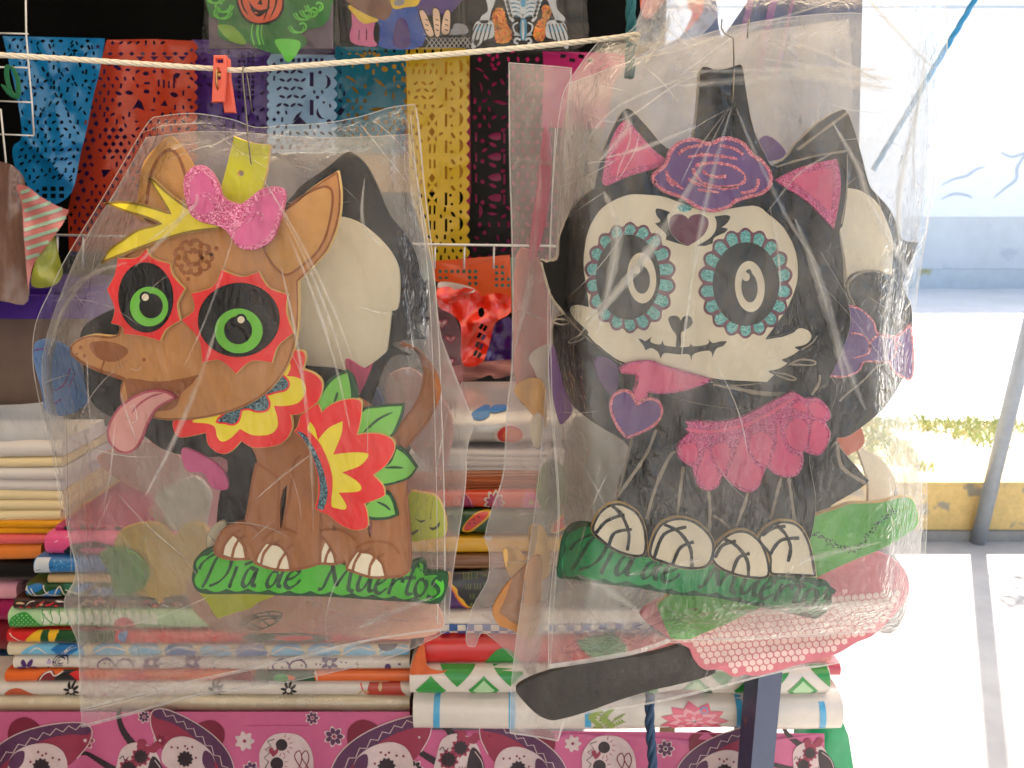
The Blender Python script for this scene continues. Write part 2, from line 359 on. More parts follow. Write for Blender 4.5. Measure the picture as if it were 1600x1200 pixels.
mb.build('scrawled_mark', mat('faded grey scrawl', (186, 192, 200), .9, .1, 0), wall)

# slanting grey awning pole at the kerb, rope and the canopy it carries
pole = thing('awning_pole', 'slanting grey steel pole standing in front of the yellow kerb', 'pole', G(1527, 850))
b0 = G(1527, 848); t0 = U(1597, 560, 3.5); dirv = (t0-b0).normalized(); top = b0+dirv*2.62
mb = MB(); tube(mb, [b0, b0+dirv*.9, b0+dirv*1.8, top], .034, n=16)
mb.build('shaft', mat('dull galvanised steel', (150, 156, 164), .5, .12, .15, 30, metal=.3), pole)
m_can = mat('cream tarpaulin', (234, 214, 184), .8, .05, .1, 20, trans=.36)
can = thing('stall_canopy', 'cream cloth canopy stretched above the market stall', 'canopy', (0, 0, 2.3))
X0, X1, Y0, Y1 = -3.4, 1.55, -5.5, 3.2; nx = 16
for ya, yb in ((-.65, Y1), (Y0, -1.6)):                      # two sheets; unseen gap and rear sheet added for light and film reflections
    mb = MB(); ny = 18
    v = [(X0+(X1-X0)*i/nx, ya+(yb-ya)*j/ny, 2.62+.10*(ya+(yb-ya)*j/ny-Y0)/(Y1-Y0)-.06*math.sin(math.pi*((i*4/nx) % 1))) for j in range(ny+1) for i in range(nx+1)]
    mb.add(v, [(j*(nx+1)+i, j*(nx+1)+i+1, (j+1)*(nx+1)+i+1, (j+1)*(nx+1)+i) for j in range(ny) for i in range(nx)], 0, True)
    mb.build('cloth', m_can, can)
mb = MB()
for xx in (X0, -1.0, X1): tube(mb, [(xx, Y0, 2.60), (xx, Y1, 2.70)], .02)
mb.build('frame_bar', mat('dull galvanised steel', (132, 138, 146)), can)
mb = MB(); v = [(X0+(X1-X0)*.55*i/40, Y0+.03*math.sin(i*.9), 2.58 if j else .9) for j in (0, 1) for i in range(41)]
mb.add(v, [(i, i+1, 42+i, 41+i) for i in range(40)], 0, True)
mb.build('added_curtain', m_can, can)  # unseen curtain, added to shape the light and the film reflections
# blue rope tying the canopy out to the street
m_blue = mat('blue nylon rope', (20, 128, 184), .5, .2, .3, 400)
mb = MB(); a_ = U(1462, 102, 1.9); b_ = U(1530, -12, 1.9); rope(mb, [a_+(a_-b_)*1.5, a_, b_, b_+(b_-a_)*1.5], .0065)
tag(mb.build('tie_rope', m_blue), 'bright blue rope slanting up across the white street wall', 'rope')

# kerbside tree, its leaf shadow falls on the street
tree = thing('street_tree', 'small leafy tree beside the kerb, its shadow spotting the street', 'tree', (4.3, 4.4, .285))
mb = MB(); tube(mb, [(4.3, 4.4, .28), (4.28, 4.4, 1.2), (4.34, 4.42, 2.2), (4.2, 4.4, 2.9)], .06, rr=[.07, .055, .045, .02]); tube(mb, [(4.3, 4.4, 1.9), (3.8, 4.35, 2.4), (3.3, 4.3, 2.55)], .02, rr=[.03, .02, .006]); tube(mb, [(4.32, 4.4, 2.0), (4.8, 4.5, 2.7)], .02, rr=[.03, .008]); mb.build('trunk', mat('grey bark', (96, 84, 70), .9, .3, .6, 30), tree)
mb = MB(); r = random.Random(8)
for _ in range(1500):
    c = r.choice(((3.25, 4.25, 2.5, .28), (3.7, 4.3, 2.5, .35), (4.2, 4.4, 2.9, .5), (4.8, 4.5, 2.8, .45))); p = Vector((r.gauss(c[0], c[3]*.5), r.gauss(c[1], c[3]*.5), r.gauss(c[2], c[3]*.35)))
    if p.x < 3.02: continue
    a = Vector((r.uniform(-1, 1), r.uniform(-1, 1), r.uniform(-.6, .6))).normalized()*.045; b = a.cross(Vector((r.uniform(-1, 1), r.uniform(-1, 1), 1))).normalized()*.018
    mb.add([p-a, p+b, p+a, p-b], [(0, 1, 2, 3)])
mb.build('crown', mat('street leaf green', (74, 104, 42), .6, .3, 0, 20), tree)
# dark tarpaulin hung behind the stall, shelf rack
m_black = mat('black tarpaulin', (5, 6, 6), .95, .2, .2, 40, spec=.08)
mb = MB(); n = 40
v = []
for j in (0, 1):
    for i in range(n+1): xx = -3.2+3.66*i/n; v.append((xx, 2.5+.03*math.sin(i*1.3)+.02*math.sin(i*.47), 0 if j == 0 else 2.66))
mb.add(v, [(i, i+1, n+2+i, n+1+i) for i in range(n)], 0, True)
tag(mb.build('back_tarpaulin', m_black), 'black tarpaulin hanging at the back of the stall', 'tarpaulin')
mb = MB()
v = []
for j in (0, 1):
    for i in range(n+1): yy = -1.0+3.5*i/n; v.append((-1.75+.02*math.sin(i*1.1), yy, 0 if j == 0 else 2.62))
mb.add(v, [(i, i+1, n+2+i, n+1+i) for i in range(n)], 0, True)
tag(mb.build('side_tarpaulin', m_black), 'black tarpaulin closing the end of the stall', 'tarpaulin')
# wooden table under the goods
m_table = mat('raw table boards', (120, 92, 66), .8, .2, .3, 20, stretch=(1, 6, 6))
tbl = thing('market_table', 'long board table covered with a pink skull print cloth', 'table', (-.3, 1.7, 0))
TZ = U(400, 1119, 1.33).z
for k in range(6):
    mb = MB(); box(mb, (-1.7, 1.36+k*.15, TZ-.045), (.56, 1.36+k*.15+.146, TZ-.02)); mb.build('board', m_table, tbl)
for xx, yy in ((-1.6, 1.42), (.48, 1.42), (-1.6, 2.15), (.48, 2.15)):
    mb = MB(); box(mb, (xx-.02, yy-.02, 0), (xx+.02, yy+.02, TZ-.047)); mb.build('leg', m_table, tbl)
# dark blue steel upright
post = thing('steel_post', 'chipped dark blue square steel post in front of the folded oilcloths', 'post', G(1198, 1330))
m_post = mat('chipped navy paint', (48, 62, 92), .45, .15, .2, 40, dark=((140, 80, 50), .70, 28), coat=.2)
mb = MB(); Yp = 1.20
lt = U(1178, 1040, Yp); rt = U(1227, 1040, Yp); lb = U(1158, 1215, Yp); rb = U(1216, 1215, Yp)
dl = (lb-lt)/(lt.z-lb.z); dr = (rb-rt)/(rt.z-rb.z)
def at_z(p, dv, z): return p+dv*(p.z-z)
za, zb = lt.z+.06, .0
xl0 = at_z(lt, dl, zb); xl1 = at_z(lt, dl, za); ww = (rt-lt).length*.98
c0 = at_z((lt+rt)/2, (dl+dr)/2, zb); c1 = at_z((lt+rt)/2, (dl+dr)/2, za); hw = ww/2; rot = .22
for (nm, mi) in (('shaft', 0),):
    v = []
    for c in (c0, c1):
        for sx, sy in ((-1, -1), (1, -1), (1, 1), (-1, 1)):
            X, Yq = sx*hw*.85, sy*hw*.85
            v.append((c.x+X*math.cos(rot)-Yq*math.sin(rot), c.y+X*math.sin(rot)+Yq*math.cos(rot)+hw, c.z))
    mb.add(v, [(0, 3, 2, 1), (4, 5, 6, 7), (0, 1, 5, 4), (1, 2, 6, 5), (2, 3, 7, 6), (3, 0, 4, 7)])
    mb.build('shaft', m_post, post)
mb = MB(); box(mb, (c0.x-.06, c0.y-.03, .001), (c0.x+.06, c0.y+.09, .008)); mb.build('foot_plate', m_post, post)
# dark blue twisted rope
m_drope = mat('dark blue rope', (36, 64, 92), .7, .25, .4, 500)
mb = MB(); rope(mb, [U(1015, 1085, 1.16), U(1015, 1130, 1.16), U(1019, 1180, 1.16), U(1022, 1290, 1.16)], .0085, twist=70)
tag(mb.build('hanging_rope', m_drope), 'dark blue twisted rope hanging over the pink flower print', 'rope')
# green sheet beyond the table corner
mb = MB(); Pg = plane(1.36); pl = [(1240, 1080), (1296, 1082), (1310, 1110), (1326, 1150), (1336, 1215), (1344, 1500), (1240, 1500)]
sheet(mb, pl, [], 24, Pg, lambda x, y: .012*np.sin(x*.09+y*.02))
tag(mb.build('green_plastic_sheet', mat('green plastic sheet', (36, 150, 96), .35, .12, .2, 30, coat=.3, trans=.25)), 'shiny green plastic sheet draped over the table corner', 'plastic sheet')
# ================================================================ the dog cut-out
YD = .985; PD = plane(YD)
f_tan = mat('tan foam', (194, 134, 78), .7, .14, .2, 70, stretch=(1.6, 1, .5))
f_ear = mat('tan foam with glare', (206, 150, 84), .7, .12, .2, 70)  # paler than the head, with film glare put into the colour
f_brown = mat('brown foam', (166, 106, 64), .7, .12, .2, 70, stretch=(1.6, 1, .5))
f_dk = mat('brown paint', (116, 60, 26), .7, .15, .1, 80)
f_dk2 = mat('umber paint', (150, 88, 44), .7, .15, .1, 80)
f_dk3 = mat('faint rosette paint', (158, 92, 44), .7, .15, .1, 80)
f_edge = mat('pale cut foam edge', (226, 186, 112), .8, .08, .1, 90)
f_yel = mat('yellow foam', (244, 220, 48), .65, .06, .12, 90)
f_ochre = mat('ochre paint', (150, 116, 34), .7, .2, .1, 200)
f_red = mat('red foam', (240, 40, 40), .65, .05, .12, 90)
f_black = mat('black foam', (15, 13, 12), .7, .2, .12, 80, spec=.2)
f_lime = mat('lime paint', (112, 196, 58), .65, .05, .08, 90)
f_cream = mat('cream foam', (238, 224, 194), .75, .05, .12, 70)
f_tongue = mat('pale pink foam', (226, 158, 150), .7, .06, .12, 80)
f_rose = mat('rose paint', (180, 76, 92), .7, .08, .1, 80)
f_pink = mat('pink foam', (238, 104, 162), .65, .06, .12, 80)
f_leaf = mat('leaf green foam', (120, 190, 78), .65, .06, .12, 80)
f_dgreen = mat('dark green paint', (22, 74, 36), .65, .1, .1, 80)
f_green = mat('sign green foam', (78, 184, 48), .65, .06, .12, 80)
g_pink = glitter('pink glitter', (224, 78, 136), (255, 176, 206))
g_teal = glitter('midnight glitter', (18, 44, 62), (120, 170, 180))
f_tag = mat('yellow green tag foam', (206, 206, 34), .65, .06, .12, 80)

dog = thing('dog_cutout', 'brown foam dog with pink bow, green eyes and red petal skirt, tongue out', 'foam dog', U(500, 900, YD))
A = zz(280, 700, 3.636); B = zz(420, 520, 3.53); Cc = zz(0, 280, 4); Dd = zz(250, 280, 3.2); E = zz(0, 500, 4)
def part(name, outline, d, th, mats, strokes=None, parent=None, inset=1.0, holes=(), mp=PD):
    mb = MB(); slab(mb, outline, mp, d, th, 0, 1 if len(mats) > 1 else 0, inset, holes)
    if strokes: strokes(mb, d+.0005)
    return mb.build(name, list(mats), parent or dog)
# tail
tail = sm(B([(720, 60, 1), (770, 66), (830, 100), (890, 170), (935, 250), (950, 320), (930, 400), (890, 480), (830, 560), (745, 650), (680, 690), (640, 620), (740, 480), (800, 400), (842, 300), (848, 200), (820, 120), (775, 82)]))
part('tail', tail, .004, .008, [f_brown, f_dk2], lambda m, d: rim(m, offset(tail, 3), 3.5, PD, d, 1))
# green lettered board
sgn = sm(A([(75, 700), (82, 645), (130, 592), (200, 565), (300, 570), (600, 640), (900, 640), (1200, 700), (1325, 648), (1380, 636), (1405, 665), (1412, 700), (1500, 710), (1528, 735), (1522, 800), (1500, 860), (1455, 890), (1350, 880), (1200, 872), (1000, 858), (800, 846), (600, 842), (400, 832), (200, 834), (120, 826), (82, 790), (70, 745)]))
LET = [  # pen strokes of the words, traced from the photo
 [(232, 606), (205, 640), (175, 705), (150, 760), (130, 792)], [(112, 690), (135, 650), (190, 610), (250, 592), (292, 602), (296, 650), (270, 715), (225, 760), (170, 785)],
 [(330, 672), (310, 725), (288, 778), (296, 788)],
 [(432, 690), (405, 682), (378, 715), (360, 765), (375, 788), (405, 760), (432, 705)], [(446, 682), (428, 735), (416, 775), (436, 782)],
 [(565, 702), (530, 708), (500, 760), (508, 790), (540, 770), (566, 715)], [(612, 640), (590, 700), (562, 775), (580, 788)],
 [(604, 752), (650, 735), (682, 706), (660, 692), (622, 722), (602, 772), (625, 796), (665, 775), (690, 748)],
 [(788, 802), (815, 796), (845, 735), (880, 668)], [(872, 665), (880, 715), (893, 785)], [(893, 785), (935, 720), (985, 664)], [(985, 664), (970, 740), (962, 800), (990, 815)],
 [(1036, 716), (1015, 775), (1018, 806), (1045, 800), (1082, 745)], [(1100, 722), (1080, 785), (1082, 812), (1104, 806)],
 [(1122, 778), (1160, 758), (1178, 735), (1155, 728), (1125, 765), (1114, 808), (1138, 826), (1182, 795)],
 [(1222, 736), (1202, 790), (1188, 832)], [(1206, 785), (1240, 748), (1268, 742), (1268, 766)],
 [(1338, 672), (1312, 745), (1292, 812), (1304, 832), (1326, 824)], [(1282, 738), (1345, 736)],
 [(1392, 748), (1362, 752), (1340, 800), (1350, 838), (1382, 832), (1404, 785), (1394, 750)],
 [(1494, 752), (1462, 738), (1442, 768), (1468, 796), (1470, 828), (1436, 850), (1408, 842)], [(430, 640), (372, 664)]]
def scallop(pts, amp, n, ph=0):
    out = []
    tot = len(pts); cen = (sum(p[0] for p in pts)/tot, sum(p[1] for p in pts)/tot)
    L = [0]
    for i in range(1, tot+1): L.append(L[-1]+math.hypot(pts[i % tot][0]-pts[i-1][0], pts[i % tot][1]-pts[i-1][1]))
    of = offset(pts, 1.0)
    for i, p in enumerate(pts):
        a = amp*(abs(math.sin(math.pi*n*L[i]/L[-1]+ph))); out.append((p[0]-(of[i][0]-p[0])*a, p[1]-(of[i][1]-p[1])*a))
    return out
def dense(pts, step=2.5):
    out = []
    for i in range(len(pts)):
        a, b = pts[i], pts[(i+1) % len(pts)]; k = max(1, int(math.hypot(b[0]-a[0], b[1]-a[1])/step))
        out += [(a[0]+(b[0]-a[0])*j/k, a[1]+(b[1]-a[1])*j/k) for j in range(k)]
    return out
def sign_print(tf, mp):
    def fn(m, d):
        inner = scallop(offset(dense([tf(p) for p in sgn]), 9.5), 5, 26); flat(m, inner, mp, d, 2)
        for s in LET: ribbon(m, [tf(q) for q in so_(A(s), 6)], 6.6, mp, d+.0004, 1, nib=-.7)
    return fn
part('lettered_board', sgn, .010, .008, [f_dgreen, f_dgreen, f_green], sign_print(lambda p: p, PD))
# body with four legs
body = A([(385, -60), (440, 75), (405, 250), (380, 415, 1), (330, 428), (280, 445), (240, 470), (212, 530), (198, 585), (225, 615), (300, 632), (405, 630, 1), (425, 652), (520, 685), (620, 695), (720, 680), (800, 658, 1), (880, 660), (940, 645, 1), (960, 698), (1080, 733), (1170, 735), (1260, 726), (1312, 692), (1318, 600), (1310, 430), (1292, 260), (1282, 150), (1180, -150), (900, -330), (600, -300), (440, -180)])
body = sm(body)
hole1 = A([(610, 215), (588, 240), (576, 300), (571, 380), (570, 455), (576, 462), (590, 400), (602, 310)]); hole2 = A([(1068, 425), (1092, 425), (1088, 500), (1080, 506), (1072, 470)])
def body_lines(m, d):
    W_ = 4.2
    for s in ([(440, 85), (500, 125), (560, 175), (567, 250), (563, 360), (566, 460)], [(440, 85), (415, 200), (395, 330), (378, 415)], [(690, 40), (650, 90), (640, 180), (625, 280), (600, 400), (590, 455)],
              [(275, 455), (300, 440), (350, 430), (420, 445), (460, 485)], [(470, 530), (520, 480), (590, 462), (640, 470), (670, 488)], [(805, 370), (803, 460), (802, 560), (800, 655)], [(880, 440), (880, 470)],
              [(805, 470), (850, 462), (930, 470), (1000, 520)], [(1000, 570), (1060, 540), (1130, 530), (1210, 550), (1250, 600)],
              [(198, 585), (225, 615), (300, 632), (405, 630)], [(425, 652), (520, 685), (620, 695), (720, 680), (800, 658), (880, 660), (940, 645)], [(955, 690), (1080, 733), (1170, 735), (1260, 726), (1312, 692)],
              [(245, 470), (212, 530), (200, 585)], [(300, 488), (350, 520), (375, 570), (380, 628)], [(305, 490), (260, 545), (243, 605)], [(335, 525), (312, 570), (300, 622)], [(320, 480), (348, 465)], [(345, 515), (378, 500)],
              [(490, 540), (455, 590), (432, 645)], [(500, 538), (570, 555), (615, 610), (632, 690)], [(520, 548), (480, 600), (465, 662)], [(605, 595), (575, 640), (558, 690)], [(545, 545), (575, 520)], [(612, 575), (642, 550)],
              [(805, 500), (850, 550), (880, 610), (886, 655)], [(860, 568), (838, 610), (828, 652)], [(1010, 585), (970, 640), (950, 690)], [(1020, 585), (1090, 600), (1150, 650), (1172, 728)], [(1030, 595), (998, 650), (985, 702)], [(1110, 620), (1085, 670), (1078, 728)], [(1060, 590), (1090, 568)], [(1130, 625), (1165, 600)],
              [(1290, 260), (1300, 430), (1310, 600), (1305, 690)]):
        ribbon(m, so_(A(s)), W_, PD, d+.0004, 1, jit=.12)
    for s in ([(245, 603), (262, 540), (300, 490), (330, 520), (308, 570), (295, 620)], [(308, 622), (318, 570), (338, 530), (360, 560), (372, 626)], [(436, 642), (458, 590), (492, 545), (512, 548), (478, 600), (462, 658)], [(470, 660), (486, 605), (525, 552), (570, 560), (600, 595), (572, 640), (555, 690), (510, 682)], [(565, 690), (582, 640), (608, 602), (626, 650), (630, 690)],
              [(808, 650), (810, 590), (830, 535), (855, 566), (834, 608), (824, 652)], [(834, 652), (844, 608), (862, 575), (878, 620), (882, 655)], [(955, 690), (972, 640), (1008, 590), (1022, 594), (992, 650), (980, 700)], [(988, 702), (1004, 650), (1034, 598), (1085, 604), (1106, 625), (1080, 670), (1073, 726)], [(1084, 728), (1092, 672), (1118, 630), (1148, 660), (1166, 730)]):
        flat(m, A(s), PD, d, 2)
part('body', body, .018, .010, [f_brown, f_dk2, f_cream], body_lines, holes=[hole1, hole2])
# skirt leaves, skirt, collar
for out_, inn_, vein in (([(265, 390), (300, 300), (340, 250), (430, 203, 1), (465, 240), (485, 300), (487, 370), (400, 400), (300, 440)], [(272, 388), (320, 300), (375, 245), (434, 222, 1), (448, 290), (450, 365), (390, 372), (300, 425)], [(380, 325), (372, 355), (358, 392)]),
                         ([(490, 580), (512, 430), (620, 402), (747, 394, 1), (742, 445), (720, 510), (680, 572), (600, 600)], [(500, 575), (518, 438), (620, 412), (734, 404, 1), (724, 450), (700, 510), (668, 565), (600, 585)], [(685, 437), (600, 480), (520, 552)]),
                         ([(570, 780), (690, 690), (700, 622, 1), (760, 658), (822, 745, 1), (770, 808), (640, 847), (600, 830)], [(580, 780), (670, 720), (705, 640, 1), (760, 680), (808, 745, 1), (760, 798), (640, 832), (604, 810)], [(640, 745), (690, 742), (742, 745)]),
                         ([(520, 950), (640, 878), (690, 925), (716, 1008, 1), (650, 1032), (545, 1028)], [(535, 955), (640, 892), (678, 930), (697, 1000, 1), (640, 1016), (548, 1010)], [(595, 932), (640, 952), (672, 980)])):
    o_ = sm(B(out_))
    part('leaf', o_, .026, .006, [f_dgreen, f_dgreen, f_leaf], lambda m, d: (flat(m, sm(B(inn_)), PD, d, 2), ribbon(m, so_(B(vein)), 4, PD, d+.0004, 1, taper=True)))
sk_ = sm(B([(150, 530, 1), (165, 485), (180, 450), (265, 392), (282, 410), (293, 436, 1), (330, 402), (390, 374), (460, 362), (508, 376), (514, 430), (505, 500), (490, 560, 1), (560, 551), (640, 562), (688, 596), (694, 650), (650, 730), (580, 785, 1), (628, 835), (640, 875), (632, 905), (530, 945, 1), (545, 990), (550, 1040), (540, 1078), (470, 1090), (390, 1060), (330, 1010), (300, 998), (250, 970, 1), (268, 890), (266, 800), (240, 700), (200, 610), (135, 542, 1)]))
pet = sm(B([(228, 490, 1), (255, 530), (270, 592, 1), (330, 525), (407, 488, 1), (400, 560), (355, 672, 1), (450, 660), (540, 664), (545, 688), (500, 735), (405, 770, 1), (478, 812), (510, 850), (490, 876), (385, 882, 1), (415, 925), (430, 960), (415, 975), (375, 968), (345, 950), (352, 850), (348, 780), (325, 700), (285, 615), (240, 560), (214, 530)]))
band = sm(B([(150, 540, 1), (200, 562), (250, 640), (295, 740), (322, 850), (320, 920), (300, 978, 1), (266, 968, 1), (280, 900), (280, 820), (252, 712), (205, 610)]))
part('petal_skirt', sk_, .030, .008, [f_red, f_edge, f_yel, g_teal], lambda m, d: (flat(m, pet, PD, d, 2), flat(m, band, PD, d, 3)))
col_ = sm([(300, 640), (272, 655), (270, 670), (280, 684), (305, 681, 1), (321, 677, 1), (324, 694), (336, 706), (350, 710), (364, 704), (377, 690, 1), (395, 700), (420, 699), (437, 695), (450, 684), (457, 668), (455, 649, 1), (468, 648, 1), (480, 641), (497, 628), (504, 608), (502, 594), (490, 583), (474, 577, 1), (478, 560), (474, 549), (460, 547), (450, 552), (440, 575), (400, 610)])
cy_ = sm([(300, 658), (325, 662), (336, 668), (339, 682), (347, 690), (360, 685), (375, 670, 1), (395, 680), (420, 679), (432, 670), (434, 656), (428, 634, 1), (448, 634), (468, 628), (478, 610), (474, 596), (462, 589), (448, 588, 1), (454, 575), (451, 565), (437, 575), (410, 600), (340, 640)])
gl_ = sm([(342, 655), (352, 660), (364, 662), (372, 656), (376, 640, 1), (388, 638), (402, 642), (416, 640), (420, 630), (414, 617, 1), (430, 612), (446, 608), (450, 598), (440, 588), (425, 595), (390, 620)])
part('flower_collar', col_, .033, .008, [f_red, f_edge, f_yel, g_teal], lambda m, d: (flat(m, cy_, PD, d, 2), flat(m, offset(gl_, -3), PD, d+.0003, 0), flat(m, gl_, PD, d+.0006, 3)))
# tag with hole, ears, head
tg = sm([(362, 226, 1), (365, 212, 1), (392, 222), (422, 226, 1), (418, 262), (408, 302), (398, 330, 1), (352, 330, 1), (345, 296), (351, 270)])
part('hanging_tag', tg, .026, .006, [f_tag, f_edge], holes=[ell(376, 271, 4.2, n=14)])
el = sm([(217, 345), (216, 300), (222, 258), (238, 234), (262, 213), (275, 219), (299, 254), (312, 292), (315, 350)])
eli = sm([(231, 345), (230, 311), (236, 272), (248, 246), (263, 234), (276, 241), (289, 272), (298, 320), (300, 350)])
part('ear', el, .034, .006, [f_ear, f_ear, f_dk2], lambda m, d: rim(m, eli, 5, PD, d, 2))
head = sm([(108, 547), (118, 532), (142, 523), (180, 524), (186, 500), (182, 440), (188, 405), (250, 370), (320, 345), (400, 330), (445, 325), (488, 292), (528, 266, 1), (533, 300), (530, 342), (515, 385), (492, 414), (466, 440, 1), (467, 485), (463, 530), (450, 570), (428, 603), (400, 626), (360, 644), (310, 655), (262, 657), (232, 652), (205, 648), (190, 632), (187, 610), (192, 592, 1), (155, 580), (125, 566)])
def head_paint(m, d):
    ear = sm(Dd([(520, 340), (560, 300), (620, 160), (720, 80), (800, 42), (840, 40), (862, 70), (858, 160), (830, 280), (780, 370), (700, 440), (635, 478), (590, 455), (545, 400)]))
    rim(m, ear, 3.6, PD, d, 1); flat(m, offset(ear, 2), PD, d-.0002, 3)
    flat(m, sm([(196, 594), (212, 592), (250, 598), (285, 593), (310, 587, 1), (297, 603), (284, 614), (268, 640), (205, 640), (199, 618)]), PD, d, 1)
    ribbon(m, so_([(110, 552), (130, 568), (155, 580), (190, 592), (215, 596), (250, 598), (285, 593), (310, 587)]), 3.5, PD, d+.0003, 1, jit=.2)
    flat(m, sm([(139, 538), (155, 533), (180, 536), (199, 545), (197, 555), (180, 565), (160, 563), (147, 554)]), PD, d, 1)
    ribbon(m, [(163, 564), (160, 572), (158, 579)], 3, PD, d, 1)
    for x, y, q in ((126, 543, 3), (132, 556, 2.6), (120, 553, 2), (225, 562, 3), (338, 388, 3.6), (294, 436, 3.4), (287, 428, 2), (330, 398, 2.4)): flat(m, ell(x, y, q, n=10), PD, d, 1)
    rim(m, offset(head, 2.2), 3, PD, d, 1, jit=.3)
    for k in range(9):                                       # curled rosette on the forehead
        a = k*2*math.pi/9; cx, cy = 302+21*math.cos(a), 402+19*math.sin(a)
        ribbon(m, [(cx+9*math.cos(a+t), cy+8*math.sin(a+t)) for t in np.linspace(-1.9, 1.9, 12)], 5, PD, d+k*.00006, 4, jit=.5)
    rim(m, [(302+(13+2.5*math.sin(7*t))*math.cos(t), 402+(11+2.5*math.sin(7*t))*math.sin(t)) for t in np.linspace(0, 6.28, 50)[:-1]], 5, PD, d+.0008, 4, jit=.6)
mbh = MB(); slab(mbh, head, PD, .040, .010, 0, 2); head_paint(mbh, .0405); mbh.build('head', [f_tan, f_dk2, f_edge, f_ear, f_dk3], dog)
tng = sm([(277, 622, 1), (262, 612), (240, 609), (215, 616), (190, 632), (175, 651), (167, 673), (170, 691), (182, 704), (197, 709), (212, 702), (222, 686), (231, 663), (243, 642), (258, 631)])
part('tongue', tng, .046, .005, [f_tongue, f_rose], lambda m, d: (rim(m, offset(tng, 1.6), 3.4, PD, d, 1), ribbon(m, so_([(205, 646), (217, 632), (235, 620), (256, 614)]), 3.4, PD, d, 1, taper=True)))
# eyes: red star petals, black oval, lime ring, cream glint
def star(tips):
    out = []
    for i, (x, y) in enumerate(tips): out.append((x, y, i % 2 == 0))
    return sm(out, 5)
for st, bc, br, bt, gc, gr, pc, pr, hc in ((star(Cc([(915, 430), (955, 490), (1065, 525), (1082, 600), (1160, 685), (1110, 780), (1130, 885), (1040, 940), (1002, 1015), (900, 985), (772, 970), (762, 925), (690, 902), (712, 810), (665, 690), (712, 600), (733, 492), (850, 488)])), (227, 465), (43, 55), -.05, (233, 479), (30, 31), (236, 478), (18.5, 19.5), (227, 464.5)),
                                      (star(Dd([(305, 450), (410, 485), (495, 460), (545, 540), (640, 575), (634, 665), (670, 770), (592, 835), (562, 920), (458, 912), (380, 976), (300, 908), (208, 922), (190, 800), (103, 703), (170, 650), (152, 570), (262, 535)])), (372.5, 500), (64, 58), -.1, (373, 517), (37.5, 35), (372, 516), (22, 22), (376.5, 499.5))):
    eye = part('eye', st, .049, .006, [f_red, f_edge])
    mb = MB(); slab(mb, ell(*bc, *br, 40, bt), PD, .051, .0018); e2 = mb.build('eye_patch', f_black, eye)
    mb = MB(); flat(mb, ell(*gc, *gr, 36), PD, .0515, 0); flat(mb, ell(*pc, *pr, 30), PD, .0519, 1); flat(mb, ell(*hc, 9.2, n=20), PD, .0521, 1); flat(mb, ell(*hc, 5.6, n=16), PD, .0524, 2)
    mb.build('iris', [f_lime, f_black, f_cream], eye)
hair = sm([(161, 317, 1), (188, 314), (215, 317), (245, 325), (264, 332, 1), (249, 308), (238, 290), (230, 276, 1), (240, 280), (262, 300), (290, 321), (330, 345), (360, 356), (300, 363), (250, 377), (212, 391), (178, 404), (156, 413, 1), (168, 391), (186, 377), (215, 358), (249, 349, 1), (225, 340), (195, 331)])
part('hair_tuft', hair, .050, .006, [f_yel, f_edge, f_ochre], lambda m, d: rim(m, offset(hair, 1.8), 3.6, PD, d, 2, jit=.15))
bow = sm([(288, 275), (300, 261), (316, 258), (330, 268), (340, 285), (346, 304), (356, 313), (375, 319, 1), (386, 312), (405, 297), (425, 291), (441, 294), (446, 304), (443, 325), (436, 350), (425, 375), (405, 388), (386, 391), (370, 385), (360, 371), (352, 360), (335, 352), (312, 346), (297, 335), (290, 315), (286, 295)])
def bow_p(m, d):
    flat(m, sm([(297, 290), (303, 277), (318, 270), (329, 283), (336, 303), (338, 322), (325, 333), (310, 333), (299, 318)]), PD, d, 2)
    flat(m, sm([(382, 345), (400, 315), (425, 302), (439, 307), (431, 340), (419, 368), (400, 381), (382, 384), (366, 375), (374, 358)]), PD, d, 2)
    for s in ([(313, 305), (325, 308), (338, 322), (348, 330)], [(318, 300), (332, 306), (345, 318)], [(384, 350), (398, 337), (410, 336), (406, 350)], [(380, 340), (395, 332), (412, 334)]): ribbon(m, so_(s), 2.6, PD, d+.0004, 1, jit=.3)
part('hair_bow', bow, .058, .007, [g_pink, g_pink, f_pink], bow_p)
# ================================================================ the black cat cut-out
YC = .955; PC = plane(YC)
f_char = mat('charcoal foam', (20, 17, 14), .7, .15, .1, 80, spec=.2)
f_chalk = mat('grey chalk line', (150, 138, 120), .9, .25, .1, 400)
f_plum = mat('plum paint', (104, 36, 64), .65, .08, .1, 80)
f_purp = mat('purple foam', (106, 62, 128), .65, .08, .12, 80)
f_rpink = mat('rose pink foam', (226, 84, 128), .65, .07, .12, 80)
f_rpink2 = mat('deep rose foam', (214, 62, 112), .65, .07, .12, 80)
g_rose = glitter('rose glitter', (190, 76, 108), (250, 160, 160), 800)
g_mag = glitter('magenta glitter', (176, 44, 100), (236, 110, 160), 900)
g_aqua = glitter('aqua glitter', (46, 140, 136), (150, 226, 214), 900)
f_egreen = mat('emerald foam', (34, 150, 84), .65, .06, .12, 80)
f_egreen_d = mat('deep emerald paint', (14, 78, 46), .65, .08, .1, 80)
cat = thing('cat_cutout', 'black foam cat with skull face, pink ears, purple flower and pink petal skirt', 'foam cat', U(1100, 900, YC))
Fc = zz(820, 280, 3.478); H = zz(900, 550, 3.636); J = zz(840, 740, 2.58); K = zz(1080, 60, 4); Lz = zz(1180, 300, 3.333); Q = zz(1000, 0, 2.667); Rz = zz(780, 60, 4.444)
def cpart(name, outline, d, th, mats, strokes=None, parent=None, inset=1.0, holes=()):
    return part(name, outline, d, th, mats, strokes, parent or cat, inset, holes, PC)
